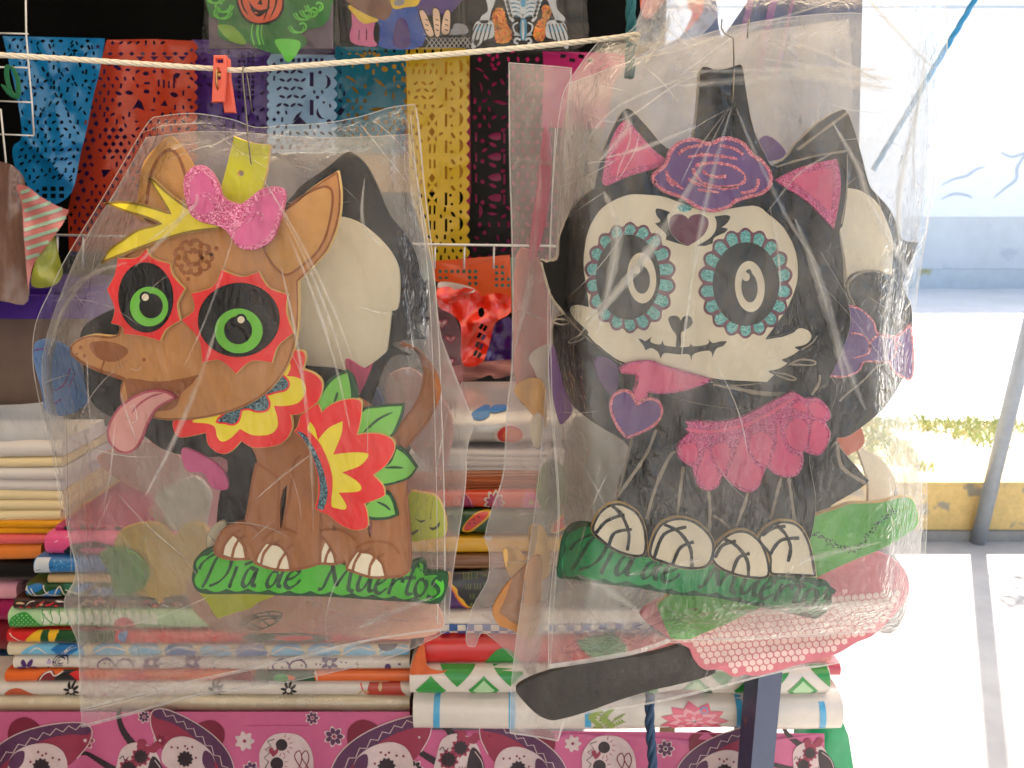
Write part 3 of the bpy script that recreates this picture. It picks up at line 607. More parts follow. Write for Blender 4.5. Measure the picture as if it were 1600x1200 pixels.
# lettered board
T0, T1 = complex(318.5, 915.9), complex(678.8, 933.8); C0, C1 = complex(896, 889), complex(1288, 954)
_k = (C1-C0)/(T1-T0)
def c_tf(p): q = C0+(complex(*p[:2])-T0)*_k; return (q.real, q.imag)
csgn = sm(J([(78, 400), (85, 350), (98, 270), (130, 215), (190, 200), (300, 230), (600, 320), (900, 400), (1060, 420), (1120, 432), (1172, 442), (1190, 480), (1172, 548), (1128, 586), (1080, 580), (900, 540), (700, 500), (550, 490), (400, 462), (250, 446), (150, 430), (90, 424)]))
def cat_sign(m, d):
    flat(m, scallop(offset(dense(csgn), 10), 5, 26), PC, d, 2)
    for s in LET: ribbon(m, [c_tf(q) for q in so_(A(s), 6)], 7.6, PC, d+.0004, 1, nib=-.5)
cpart('lettered_board', csgn, .010, .008, [f_egreen_d, f_egreen_d, f_egreen], cat_sign)
# body and head in black foam
cbody = sm([(1060, 590), (1000, 640), (985, 700), (960, 790), (930, 820), (1000, 870), (1230, 870), (1275, 800), (1265, 700), (1300, 640), (1300, 590), (1200, 560)])
cpart('body', cbody, .016, .010, [f_char, f_chalk], lambda m, d: [ribbon(m, so_(H(s)), w, PC, d, 1, jit=.3) for s, w in (([(455, 440), (400, 580), (300, 730), (215, 852)], 5), ([(565, 565), (535, 590), (480, 700), (440, 810), (400, 950)], 5), ([(610, 650), (595, 760), (575, 935)], 5), ([(755, 790), (762, 900), (758, 1020)], 5), ([(978, 800), (945, 900), (905, 1005)], 5), ([(1165, 715), (1135, 830), (1105, 955)], 5), ([(1208, 715), (1225, 830), (1242, 965)], 5), ([(780, 930), (830, 960), (870, 1000)], 4))])
chead = sm([(928, 294, 1), (935, 258), (945, 225), (958, 198), (972, 174), (985, 170), (1010, 195), (1042, 230), (1075, 230), (1085, 200), (1090, 160, 1), (1093, 112, 1), (1100, 103), (1120, 108), (1140, 105), (1158, 100), (1163, 115), (1168, 150), (1178, 200), (1196, 240), (1212, 259), (1270, 245), (1325, 234, 1), (1326, 262), (1324, 310), (1318, 350), (1313, 363), (1319, 405), (1322, 450), (1330, 500), (1320, 540), (1290, 600), (1240, 640), (1150, 640), (1050, 620), (975, 572), (925, 533), (890, 502), (872, 480), (862, 462), (852, 442), (844, 405, 1), (870, 405), (874, 370), (886, 338), (905, 312)])
def chead_paint(m, d):
    for s, w in (([(847, 405), (856, 408), (868, 402)], 4), ([(846, 410), (855, 445), (864, 468), (890, 500)], 3.5), ([(928, 294), (905, 310), (886, 338), (873, 372)], 2.4), ([(928, 294), (937, 252), (952, 208)], 2.4), ([(1213, 261), (1262, 246), (1323, 236)], 3), ([(1324, 240), (1323, 300), (1315, 350)], 2.4), ([(975, 572), (920, 530), (890, 500)], 3), ([(1312, 362), (1318, 405), (1320, 448)], 2.4)):
        ribbon(m, so_(s), w, PC, d, 1, jit=.35)
    for s in ([(150, 770), (180, 760), (225, 765), (240, 780), (200, 790), (150, 775)], [(240, 880), (290, 850), (340, 840), (300, 875), (245, 890), (240, 880)], [(1430, 1010), (1500, 980), (1575, 990), (1560, 1010), (1430, 1005)], [(1340, 1050), (1420, 1060), (1475, 1085), (1440, 1090), (1345, 1055)], [(1500, 930), (1560, 890), (1590, 850)]):
        ribbon(m, so_(Fc(s)), 2.6, PC, d, 1, jit=.3)
    ribbon(m, so_(H([(780, 180), (900, 205), (1050, 235), (1200, 240)])), 6, PC, d, 1, jit=.3)
    ribbon(m, so_(H([(760, 170), (900, 190), (1050, 178)])), 2.4, PC, d, 1, jit=.3)
    ribbon(m, so_(H([(1385, 130), (1380, 180), (1340, 245)])), 4, PC, d, 1, jit=.3)
cpart('head', chead, .026, .010, [f_char, f_chalk], chead_paint)
# face plate
face = sm(Fc([(243, 705), (262, 682), (305, 680), (345, 692, 1), (330, 580), (316, 470), (322, 370), (345, 270), (395, 180), (450, 130), (520, 95), (600, 78), (750, 90), (850, 125), (1000, 170), (1240, 140), (1330, 190), (1410, 262), (1468, 370), (1488, 480), (1478, 580), (1430, 700), (1370, 790), (1312, 868, 1), (1400, 852), (1455, 832), (1490, 806), (1540, 818), (1562, 858), (1530, 900), (1470, 915, 1), (1500, 928, 1), (1455, 960), (1400, 983, 1), (1436, 998, 1), (1390, 1030), (1328, 1045, 1), (1362, 1062, 1), (1318, 1106, 1), (1150, 1098), (1020, 1086), (880, 1052), (700, 1015), (540, 1000), (445, 945), (400, 905, 1), (385, 898), (330, 838, 1), (340, 830), (290, 782), (255, 745)]))
def scal_oval(cx, cy, rx, ry, n, amp, rot=0):
    return [(cx+(rx+amp*abs(math.sin(n*t/2)))*math.cos(t)*math.cos(rot)-(ry+amp*abs(math.sin(n*t/2)))*math.sin(t)*math.sin(rot), cy+(rx+amp*abs(math.sin(n*t/2)))*math.cos(t)*math.sin(rot)+(ry+amp*abs(math.sin(n*t/2)))*math.sin(t)*math.cos(rot)) for t in np.linspace(0, 2*math.pi, 129)[:-1]]
def face_paint(m, d):
    rim(m, face, 2.2, PC, d, 1, jit=.2)
    s = Fc
    flat(m, sm(s([(780, 762), (800, 742), (835, 748, ), (848, 770, 1), (862, 748), (890, 742), (914, 768), (900, 800), (862, 825), (850, 838), (848, 900), (836, 912), (822, 905), (824, 850), (800, 815)])), PC, d, 1)
    flat(m, sm(s([(618, 868), (640, 872), (655, 880), (690, 855, 1), (684, 885), (735, 898), (750, 872, 1), (762, 902), (830, 912), (890, 910), (902, 890, 1), (918, 908), (995, 896), (998, 868, 1), (1022, 890), (1060, 882), (1098, 880, 1), (1080, 905), (1040, 922), (1020, 968, 1), (1004, 932), (920, 948), (906, 986, 1), (890, 952), (830, 952), (760, 945), (738, 976, 1), (724, 940), (690, 918), (655, 930, 1), (645, 905)])), PC, d, 1)
    flat(m, sm(s([(885, 364, 1), (832, 332), (796, 292), (784, 240), (800, 200), (842, 190), (872, 200), (888, 216, 1), (905, 198), (950, 190), (990, 210), (998, 250), (975, 300), (935, 335)])), PC, d, 2)
    flat(m, sm(s([(713, 162), (745, 163), (792, 180, 1), (775, 200), (778, 230), (786, 270), (800, 300), (835, 338), (882, 362, 1), (830, 348), (765, 328, 1), (768, 300), (740, 272), (708, 240, 1), (738, 228), (716, 195)])), PC, d, 1)
    flat(m, sm(s([(1116, 205), (1090, 195), (1030, 203, 1), (1042, 232), (1036, 280), (1000, 325), (932, 362, 1), (980, 362), (1022, 348, 1), (1028, 320), (1060, 302), (1088, 290, 1), (1102, 270), (1070, 262, 1), (1100, 238)])), PC, d, 1)
    flat(m, s(ell(870, 155, 40, 22, 14)), PC, d, 3)
    for (cx, cy, rx, ry, bx, by, brx, bry, ix, iy, irx, iry, px_, py_, prx, pry, nx_, ny_) in ((572, 535, 222, 274, 561, 532, 175, 232, 635, 537, 79, 138, 634, 545, 46, 78, 607, 492), (1199, 565, 230, 272, 1202, 570, 181, 228, 1223, 583, 81, 139, 1221, 588, 44, 82, 1203, 530)):
        flat(m, s(scal_oval(cx, cy, rx+2, ry+2, 18, 28)), PC, d, 2)
        for k in range(18):                                  # glitter fans round the eye
            a = (k+.5)*2*math.pi/18; ex, ey = cx+(rx-14)*math.cos(a), cy+(ry-16)*math.sin(a); an = math.atan2(ry*math.sin(a), rx*math.cos(a))
            fan = [(ex+29*math.cos(t+an), ey+31*math.sin(t+an)) for t in np.linspace(-1.75, 1.75, 11)]+[(bx+brx*.97*math.cos(a+q), by+bry*.97*math.sin(a+q)) for q in (.13, -.13)]
            flat(m, s(fan), PC, d+.0003, 3)
        flat(m, s(ell(bx, by, brx, bry, 44)), PC, d+.0006, 1)
        flat(m, s(ell(ix, iy, irx, iry, 36, -.06)), PC, d+.0009, 0)
        flat(m, s(ell(px_, py_, prx, pry, 30, -.06)), PC, d+.0012, 1)
        flat(m, s(ell(nx_, ny_, 21, 24, 16)), PC, d+.0015, 0)
        flat(m, s(sm([(nx_-2, ny_-28), (nx_+20, ny_-42), (nx_+34, ny_-10), (nx_+24, ny_+8), (nx_+16, ny_-14)])), PC, d+.0017, 1)
mbf = MB(); slab(mbf, face, PC, .034, .007, 0, 4); face_paint(mbf, .0345); mbf.build('face_plate', [f_cream, f_char, f_plum, g_aqua, f_chalk], cat)
# ears, flower, bows
for ol, inn in ((sm([(979, 187), (990, 198), (1020, 232), (1043, 252), (1030, 262), (985, 275), (950, 290), (941, 286), (943, 265), (953, 225), (966, 198)]), sm([(980, 200), (1002, 226), (1028, 252), (990, 262), (958, 276), (955, 262), (968, 225)])),
                (sm([(1210, 281, 1), (1255, 260), (1308, 248, 1), (1314, 275), (1313, 310), (1304, 358, 1), (1295, 350), (1262, 316), (1226, 293)]), sm([(1238, 280), (1268, 268), (1298, 264), (1301, 290), (1297, 328), (1275, 310)]))):
    cpart('ear_lining', ol, .031, .004, [g_mag, g_mag, f_rpink], lambda m, d: flat(m, inn, PC, d, 2))
flw = sm([(1022, 288), (1019, 272), (1038, 256), (1045, 236), (1060, 221), (1085, 215), (1108, 222), (1132, 213), (1160, 220), (1178, 240), (1195, 252), (1207, 272), (1205, 292), (1190, 305), (1170, 310), (1150, 317), (1140, 325), (1115, 332), (1090, 326), (1065, 311), (1040, 302)])
random.seed(2)
def flw_p(m, d):
    rim(m, offset(dense(flw, 3), 3), 5.5, PC, d, 2, jit=.35)
    for s in ([(230, 690), (300, 678), (380, 690), (432, 725), (430, 760), (370, 778), (280, 768), (235, 735), (222, 700)], [(200, 655), (260, 645), (330, 650), (405, 662)], [(330, 605), (390, 618), (430, 645)], [(160, 640), (200, 615), (260, 605)], [(200, 745), (250, 770), (340, 785), (410, 780)], [(240, 790), (330, 802)], [(110, 710), (120, 740), (180, 790)], [(420, 805), (480, 790), (495, 745)], [(260, 712), (300, 735), (360, 735)], [(110, 745), (140, 775)]):
        ribbon(m, so_(Q(s), 8), 4.6, PC, d+.0003, 2, jit=.4)
cpart('head_flower', flw, .042, .006, [f_purp, g_rose, g_rose], flw_p)
pen = sm(H([(285, 497, 1), (232, 430), (196, 350), (192, 290), (215, 240), (265, 214), (315, 226), (350, 288, 1), (380, 268), (430, 260), (478, 282), (496, 340), (470, 400), (400, 450)]))
bw = sm(H([(245, 92, 1), (300, 62), (420, 48), (500, 75), (620, 110), (784, 158, 1), (700, 197), (600, 226), (480, 240), (415, 233), (405, 262), (350, 290), (318, 240), (348, 142), (300, 128), (258, 122)]))
cpart('neck_bow', bw, .042, .006, [f_rpink, g_mag, g_mag, f_rpink2], lambda m, d: (rim(m, offset(dense(bw, 4), 2), 3, PC, d, 2, jit=.35), ribbon(m, so_(H([(340, 110), (345, 190), (330, 230)])), 3, PC, d, 3, taper=True)))
cpart('heart_pendant', pen, .044, .005, [f_purp, g_rose, g_rose], lambda m, d: rim(m, offset(dense(pen, 4), 2), 4.2, PC, d, 2, jit=.3))
csk = sm(H([(622, 395, 1), (700, 392), (820, 395), (940, 370), (1080, 300), (1230, 225, 1), (1270, 240), (1300, 260), (1380, 265), (1430, 310), (1450, 370), (1420, 402, 1), (1448, 470), (1420, 550), (1375, 590), (1292, 568, 1), (1292, 640), (1260, 700), (1190, 715), (1120, 690), (1085, 655, 1), (1060, 720), (1040, 770), (990, 800), (920, 780), (830, 705, 1), (815, 760), (760, 790), (700, 770), (672, 710), (660, 660, 1), (600, 620), (572, 570), (590, 510), (640, 455)]))
def csk_p(m, d):
    for s in ([(590, 560), (620, 525), (665, 520), (690, 560), (680, 615), (630, 622)], [(770, 560), (800, 522), (850, 518), (878, 570), (860, 640), (835, 680), (800, 640)], [(690, 690), (720, 600), (745, 540), (770, 620), (812, 700), (795, 755), (740, 770)], [(860, 700), (900, 600), (945, 480), (975, 560), (1010, 630), (1060, 670), (1040, 740), (985, 780), (920, 755)], [(985, 540), (1000, 480), (1050, 455), (1100, 480), (1105, 560), (1080, 640), (1020, 600)], [(1105, 650), (1140, 520), (1140, 380), (1165, 480), (1210, 570), (1275, 600), (1255, 680), (1190, 700)], [(1190, 450), (1230, 390), (1280, 380), (1315, 430), (1310, 530), (1265, 560), (1210, 520)], [(1330, 480), (1345, 400), (1390, 400), (1432, 470), (1405, 550), (1370, 575), (1330, 550)], [(1225, 310), (1280, 285), (1310, 320), (1300, 340)], [(1325, 300), (1370, 285), (1430, 340), (1400, 375), (1345, 360)], [(635, 430), (760, 445), (940, 410), (1080, 350), (1220, 262), (1230, 275), (1090, 365), (950, 430), (760, 462), (640, 450)]):
        flat(m, sm(H(s)), PC, d, 2)
cpart('petal_skirt', csk, .042, .007, [g_mag, g_mag, f_rpink], csk_p)
# feet
for fo, lines in (([(215, 225), (248, 152), (300, 118), (352, 122), (410, 160), (440, 232), (440, 320), (400, 340), (320, 320), (250, 272)], ([(300, 128), (340, 170), (368, 240), (362, 310)], [(235, 240), (280, 190), (350, 165)], [(285, 300), (310, 240), (380, 225)], [(330, 150), (348, 180)])),
                  ([(885, 262), (940, 202), (1000, 188), (1060, 210), (1102, 285), (1128, 420, 1), (1000, 415), (935, 405), (930, 330)], ([(960, 205), (1000, 245), (1020, 300), (1010, 355)], [(905, 250), (950, 220), (1000, 212)], [(935, 330), (980, 270), (1055, 260)])),
                  ([(448, 332), (460, 260), (500, 196), (580, 175), (660, 205), (716, 282), (690, 375), (600, 388), (500, 362)], ([(510, 205), (570, 235), (615, 300), (622, 375)], [(470, 340), (510, 245), (600, 215)], [(545, 365), (575, 300), (630, 275)])),
                  ([(698, 345), (720, 282), (790, 230), (860, 235), (920, 302), (936, 415), (850, 425), (748, 395)], ([(745, 262), (800, 290), (845, 350), (850, 420)], [(715, 340), (745, 290), (800, 272)], [(785, 400), (810, 340), (855, 322)]))):
    fo_ = sm(J(fo))
    cpart('paw', fo_, .040, .006, [f_cream, f_edge, f_char], lambda m, d: (rim(m, offset(fo_, 3), 4, PC, d, 2, jit=.15), [ribbon(m, so_(J(l)), 5.2, PC, d+.0003, 2, jit=.15) for l in lines]))
# metal staple through the hanging tab
mb = MB(); tube(mb, [U(1147, 112, YC, .037), U(1146.5, 110, YC, .029)], .0007, n=6); tube(mb, [U(1147, 112, YC, .0275), U(1144.5, 159, YC, .0275)], .0009, n=6)
mb.build('staple', mat('steel wire', (150, 140, 122), .35, .1, 0, metal=.8), cat)
# ================================================================ further cut-outs hanging behind in the same bunches
def cutout(name, label, cat_, Y, outline, th, mats, paint=None, group=None):
    mb = MB(); P = plane(Y); slab(mb, outline, P, 0, th, 0, 1 if len(mats) > 1 else 0)
    if paint: paint(mb, P, .0006)
    return tag(mb.build(name, mats), label, cat_, group)
GB = 'foam cut-outs packed behind the dog and the cat'
# behind the dog: black cat with cream face
Yb = 1.034
bc = thing('black_cat_cutout', 'black foam cat with blank cream face behind the brown dog', 'foam cat', U(560, 900, Yb), GB)
PB = plane(Yb)
o1 = sm([(430, 330), (470, 290), (510, 262), (540, 238), (556, 242), (575, 262), (590, 292), (608, 335), (636, 370), (650, 400), (660, 436), (668, 438), (684, 441, 1), (676, 470), (660, 495), (655, 497, 1), (677, 494, 1), (668, 502), (650, 510), (668, 530, 1), (630, 532), (612, 540), (642, 556, 1), (612, 558), (590, 600), (560, 700), (540, 830), (360, 840), (340, 790), (355, 720), (300, 715), (250, 700), (210, 670), (160, 645), (138, 620), (130, 580), (125, 520), (160, 490), (250, 450)])
part('black_board', o1, 0, .008, [f_black, f_char], None, bc, mp=PB)
o2 = sm([(430, 480), (450, 380), (500, 345), (530, 338), (565, 350), (600, 380), (620, 410), (625, 440), (622, 480), (612, 486, 1), (606, 540), (598, 555), (560, 580), (520, 575), (450, 560)])
part('face_plate', o2, .006, .006, [f_cream], None, bc, mp=PB)
for pts, c, nm in (([(540, 560), (570, 575), (582, 568), (570, 600), (555, 625), (545, 600)], f_rpink2, 'bow_tail'), ([(285, 700), (330, 720), (352, 742), (355, 765), (330, 762), (318, 740), (290, 735)], f_pink, 'skirt_petal')):
    part(nm, sm(pts), .007, .005, [c], None, bc, mp=PB)
part('paw', sm([(322, 848), (330, 825), (350, 815), (350, 850), (330, 862)]), .008, .006, [f_cream], None, bc, mp=PB)
f_sky = mat('dusty blue foam', (84, 122, 176), .7, .1, .15, 70)
f_lime2 = mat('lime foam', (186, 190, 38), .65, .06, .12, 80)
f_gold = mat('golden yellow foam', (250, 200, 52), .65, .06, .12, 80)
f_rosey = mat('dusty rose foam', (214, 150, 138), .7, .08, .12, 80)
f_salmon = mat('salmon foam', (224, 160, 130), .7, .06, .12, 80)
f_grey = mat('grey white foam', (214, 204, 188), .7, .05, .12, 80)
f_smile = mat('smudged olive print', (70, 76, 22), .7, .2, .1, 300)
cutout('blue_mitten_cutout', 'dusty blue foam oval beside the dog snout at the bag edge', 'foam shape', 1.036, sm(E([(208, 170), (225, 135), (270, 122), (330, 130), (400, 165), (450, 215), (500, 330), (545, 460), (540, 520), (470, 575), (400, 598), (310, 592), (275, 550), (255, 440), (225, 330), (205, 240)])), .008, [f_sky, f_sky, f_purp],
       lambda m, P, d: [ribbon(m, so_(E(s)), 2.5, P, d, 2, jit=.5) for s in ([(215, 190), (270, 180), (330, 200)], [(270, 400), (300, 490), (340, 520), (390, 490)], [(300, 410), (340, 440), (400, 400), (440, 300)], [(430, 420), (470, 330)])], GB)
cutout('lime_face_cutout', 'lime green foam shape with smudged smile behind the dog', 'foam shape', 1.036, sm(A([(1300, 270), (1380, 256), (1460, 275), (1500, 340), (1520, 420), (1518, 480), (1490, 510), (1400, 525), (1330, 535), (1290, 520)])), .008, [f_lime2, f_edge, f_smile],
       lambda m, P, d: [flat(m, sm(A(s)), P, d, 2) for s in ([(1340, 400), (1370, 412), (1400, 408), (1375, 425)], [(1420, 450), (1450, 450), (1480, 420), (1475, 450), (1440, 468)], [(1322, 480), (1360, 462), (1350, 480), (1325, 495)], [(1424, 395), (1432, 395), (1430, 404)])], GB)
cutout('lime_leaf_cutout', 'lime green foam corner sticking out below the lettered dog board', 'foam shape', 1.036, sm(A([(110, 800), (300, 780), (540, 800), (540, 842), (450, 880), (400, 915), (330, 935), (220, 972, 1), (190, 940), (160, 880)])), .008, [f_lime2, f_edge], None, GB)
cutout('lilac_horn_cutout', 'small lilac grey foam horn below the black cat cheek', 'foam shape', 1.045, sm(B([(500, 430), (510, 340), (540, 298), (590, 300), (625, 350), (632, 395), (590, 420)])), .006, [mat('lilac grey foam', (104, 112, 150), .7, .08, .1, 70)], None, GB)
cutout('yellow_duck_cutout', 'golden yellow foam shape low in the dog bag', 'foam shape', 1.09, sm([(178, 850), (190, 828), (220, 818), (250, 820), (270, 838), (290, 820), (310, 818), (330, 840), (330, 900), (300, 925), (255, 935), (248, 945), (240, 935), (200, 925), (180, 890)]), .008, [f_gold], None, GB)
cutout('green_leaf_cutout', 'green foam leaf over the yellow shape in the dog bag', 'foam shape', 1.08, sm([(155, 868), (175, 858), (205, 862), (225, 880), (230, 900), (222, 920), (200, 928), (178, 930), (172, 900)]), .006, [mat('mid green foam', (96, 176, 60), .65)], None, GB)
cutout('grey_bone_cutout', 'grey white foam bone shape above the yellow shape in the dog bag', 'foam shape', 1.10, sm([(240, 780), (260, 760), (300, 745), (318, 755), (330, 775), (325, 800), (318, 830), (300, 840), (262, 822), (255, 800)]), .006, [f_grey], None, GB)
cutout('rose_petal_cutout', 'dusty rose foam shape behind the black cat leg', 'foam shape', 1.11, sm([(150, 720), (180, 700), (230, 690), (270, 705), (300, 740), (285, 775), (300, 820), (270, 830), (230, 800), (250, 780), (200, 760)]), .006, [f_rosey], None, GB)
cutout('salmon_skirt_cutout', 'salmon foam skirt with black web print low in the dog bag', 'foam shape', 1.085, sm([(300, 900), (420, 870), (560, 880), (640, 905), (680, 940), (690, 985), (620, 1000), (500, 990), (400, 990), (340, 985), (300, 950)]), .006, [f_salmon, f_salmon, f_smile],
       lambda m, P, d: [ribbon(m, so_(A(s)), 2.4, P, d, 2) for s in ([(340, 1000), (420, 950), (520, 930), (580, 940), (560, 985), (480, 1025), (400, 1030), (340, 1000)], [(380, 980), (470, 1030)], [(430, 950), (520, 1015)], [(500, 935), (555, 985)], [(360, 1010), (450, 960), (575, 955)], [(400, 1025), (480, 975), (575, 965)])], GB)
cutout('maroon_wing_cutout', 'deep rose foam wing at the dog bag edge by the tail', 'foam shape', 1.09, sm([(600, 600), (640, 575), (680, 610), (706, 650), (705, 700), (690, 740), (660, 720), (630, 680)]), .006, [f_rosey], None, GB)
# behind the cat
Yk = 1.030; PK = plane(Yk)
kc = thing('back_cat_cutout', 'second black foam cat with cream muzzle and purple bow behind the skull faced cat', 'foam cat', U(1200, 900, Yk), GB)
k1 = sm([(900, 470), (866, 500), (866, 560), (884, 620), (920, 656), (985, 702), (965, 760), (1000, 810), (1280, 800), (1300, 790), (1355, 756), (1348, 740), (1308, 690), (1330, 680), (1380, 640), (1412, 590), (1425, 540), (1425, 480), (1412, 450), (1418, 424), (1428, 400), (1436, 378, 1), (1412, 374), (1402, 350), (1390, 325), (1372, 305), (1360, 290), (1352, 262), (1345, 235), (1335, 200), (1324, 174), (1312, 172), (1280, 190), (1245, 222), (1200, 260), (1000, 300)])
part('black_board', k1, 0, .008, [f_char, f_chalk, f_chalk], lambda m, d: (ribbon(m, so_([(1246, 234), (1285, 205), (1324, 176)]), 4, PK, d, 2, jit=.3), ribbon(m, so_(Lz([(440, 1090), (480, 1050), (560, 985), (640, 900)])), 3, PK, d, 2, jit=.3), ribbon(m, so_([(1308, 690), (1316, 730), (1352, 755)]), 5, PK, d, 2, jit=.3)), kc, mp=PK)
k2 = sm(Lz([(440, 0), (520, -15), (580, 10), (640, 60), (690, 160), (720, 270), (712, 438, 1), (650, 415), (570, 412), (500, 430), (475, 470, 1), (465, 350), (440, 200)]))
part('muzzle_plate', k2, .006, .005, [f_cream], None, kc, mp=PK)
k3 = sm(Lz([(480, 500), (500, 450), (560, 420), (640, 414), (710, 440), (760, 500), (800, 560), (800, 680), (740, 750), (640, 720), (540, 600)]))
part('cheek_oval', k3, .0095, .004, [f_char, f_chalk, f_chalk], lambda m, d: ribbon(m, so_(Lz([(520, 590), (485, 520), (490, 470), (540, 425), (600, 412), (660, 418)])), 3, PK, d, 2, jit=.3), kc, mp=PK)
cb = sm(Lz([(388, 592), (450, 585), (540, 600), (620, 670), (645, 735), (735, 748), (795, 700), (818, 698), (832, 880), (822, 965), (790, 980), (720, 940), (695, 892), (650, 896), (575, 888), (540, 940), (450, 970), (370, 950), (343, 890), (368, 820), (398, 778), (384, 680)]))
part('side_bow', cb, .016, .006, [f_purp, g_rose, g_rose], lambda m, d: (rim(m, offset(dense(cb, 4), 2), 3, PK, d, 2, jit=.4), [ribbon(m, so_(Lz(s)), 2.6, PK, d, 2, jit=.4) for s in ([(500, 735), (560, 745), (595, 790), (590, 840), (510, 865)], [(590, 830), (610, 770), (660, 740), (710, 755), (735, 800), (720, 860), (680, 890), (620, 880)], [(735, 760), (760, 800)], [(720, 850), (740, 830)])]), kc, mp=PK)
cutout('purple_heart_cutout', 'small purple foam petal beside the head flower of the cat', 'foam shape', 1.0, sm([(1180, 250), (1183, 225), (1195, 212), (1212, 218), (1228, 236), (1222, 247), (1200, 252)]), .005, [f_purp], None, GB)
cutout('purple_sash_cutout', 'purple foam strip at the bag edge under the cat chin', 'foam shape', 1.012, sm([(866, 540), (880, 600), (895, 640), (880, 662), (872, 655), (860, 600), (858, 560)]), .005, [f_purp], None, GB)
cutout('plum_petal_cutout', 'plum purple foam petal hanging behind the heart pendant', 'foam shape', .963, sm(H([(103, 60), (120, 30), (180, 35), (235, 80), (240, 180), (205, 250), (150, 190), (115, 120)])), .004, [f_purp], None, GB)
f_grn2 = mat('grass green foam', (84, 176, 54), .65, .06, .12, 80)
cutout('plain_green_board', 'plain grass green foam board with stitched wave behind the cat feet', 'foam board', .995, sm(J([(480, 530, 1), (560, 470), (700, 440), (900, 330), (1050, 205), (1130, 165), (1200, 142), (1260, 120), (1320, 118), (1380, 115), (1440, 100), (1500, 95), (1528, 130), (1536, 200), (1500, 240), (1400, 300), (1250, 362), (1130, 420), (1000, 500), (860, 560), (780, 600), (680, 642), (600, 672), (535, 665, 1), (505, 600)])), .008, [f_grn2, f_edge, f_dgreen],
       lambda m, P, d: [flat(m, ell(x, y, 1.5, n=6), P, d, 2) for k in range(90) for (x, y) in [(lambda q: (840+q[0]/2.58, 740+q[1]/2.58))((1110+k*3.75+random.uniform(-6, 6), 275+32*math.sin((k-18)*.075)-(max(0, k-50)*2.6)+random.uniform(-14, 14)))]], GB)
cutout('tail_cutout', 'wide dark grey foam tail sticking out below the cat bag', 'foam shape', 1.02, sm([(806, 1078), (820, 1066), (850, 1054), (895, 1041), (960, 1030), (1020, 1022), (1085, 1006), (1100, 1030), (1118, 1052), (1060, 1070), (1020, 1079), (970, 1094), (920, 1112), (882, 1123), (860, 1126), (838, 1116), (816, 1094)]), .009, [mat('dark grey foam', (54, 49, 44), .6, .12, .2, 60)], None, GB)
hexo = sm([(1000, 960), (1077, 1014, 1), (1085, 1032), (1101, 1047), (1126, 1047), (1146, 1058), (1165, 1055), (1182, 1057), (1216, 1049), (1245, 1040), (1272, 1034), (1295, 1027), (1313, 1020), (1340, 1004), (1372, 988), (1420, 930), (1405, 880), (1340, 860), (1200, 880), (1080, 920)])
def hexp(m, P, d):
    ins = offset(hexo, 4); s = 6.2; pa = np.array(ins)
    for j in range(40):
        for i in range(48):
            cx = 1060+i*s*1.78+(j % 2)*s*.89; cy = 905+j*s*1.54; cx, cy = cx, cy-(cx-1060)*.10+18
            h = [(cx+s*.86*math.cos(a), cy+s*.86*math.sin(a)) for a in (math.pi/6+k*math.pi/3 for k in range(6))]
            if cy > 965-(cx-1060)*.12 and inside(np.array([p[0] for p in h]), np.array([p[1] for p in h]), pa).all(): flat(m, h, P, d, 2)
cutout('net_skirt_cutout', 'pink foam skirt printed with a net of hexagons under the cat bag', 'foam shape', 1.008, hexo, .007, [mat('rose foam', (212, 122, 130), .7), mat('rose foam', (212, 122, 130)), mat('blush foam', (232, 196, 186), .7)], hexp, GB)
for nm, lb, Y, pts, m_ in (('rust_wing_cutout', 'rust orange foam wing behind the cat thigh', 1.05, [(1290, 700), (1310, 655), (1335, 650), (1352, 690), (1330, 710), (1300, 720)], mat('rust foam', (214, 112, 80), .7)),
                       ('white_wing_cutout', 'large cream foam wing against the sunlit street', 1.055, [(1334, 684), (1350, 700), (1378, 718), (1400, 750), (1400, 790), (1360, 800), (1355, 750)], f_cream),
                       ('navy_wing_cutout', 'dark slate foam wing below the green board at the bag edge', 1.085, [(1200, 900), (1280, 880), (1360, 850), (1400, 870), (1418, 920), (1410, 970), (1380, 990), (1300, 940)], mat('slate foam', (66, 68, 92), .7)),
                       ('cream_cone_cutout', 'pale cream foam sheet behind the cat chest', 1.085, [(900, 650), (985, 700), (960, 790), (1020, 860), (900, 860), (880, 760)], f_grey)):
    cutout(nm, lb, 'foam shape', Y, sm(pts), .006, [m_], None, GB)
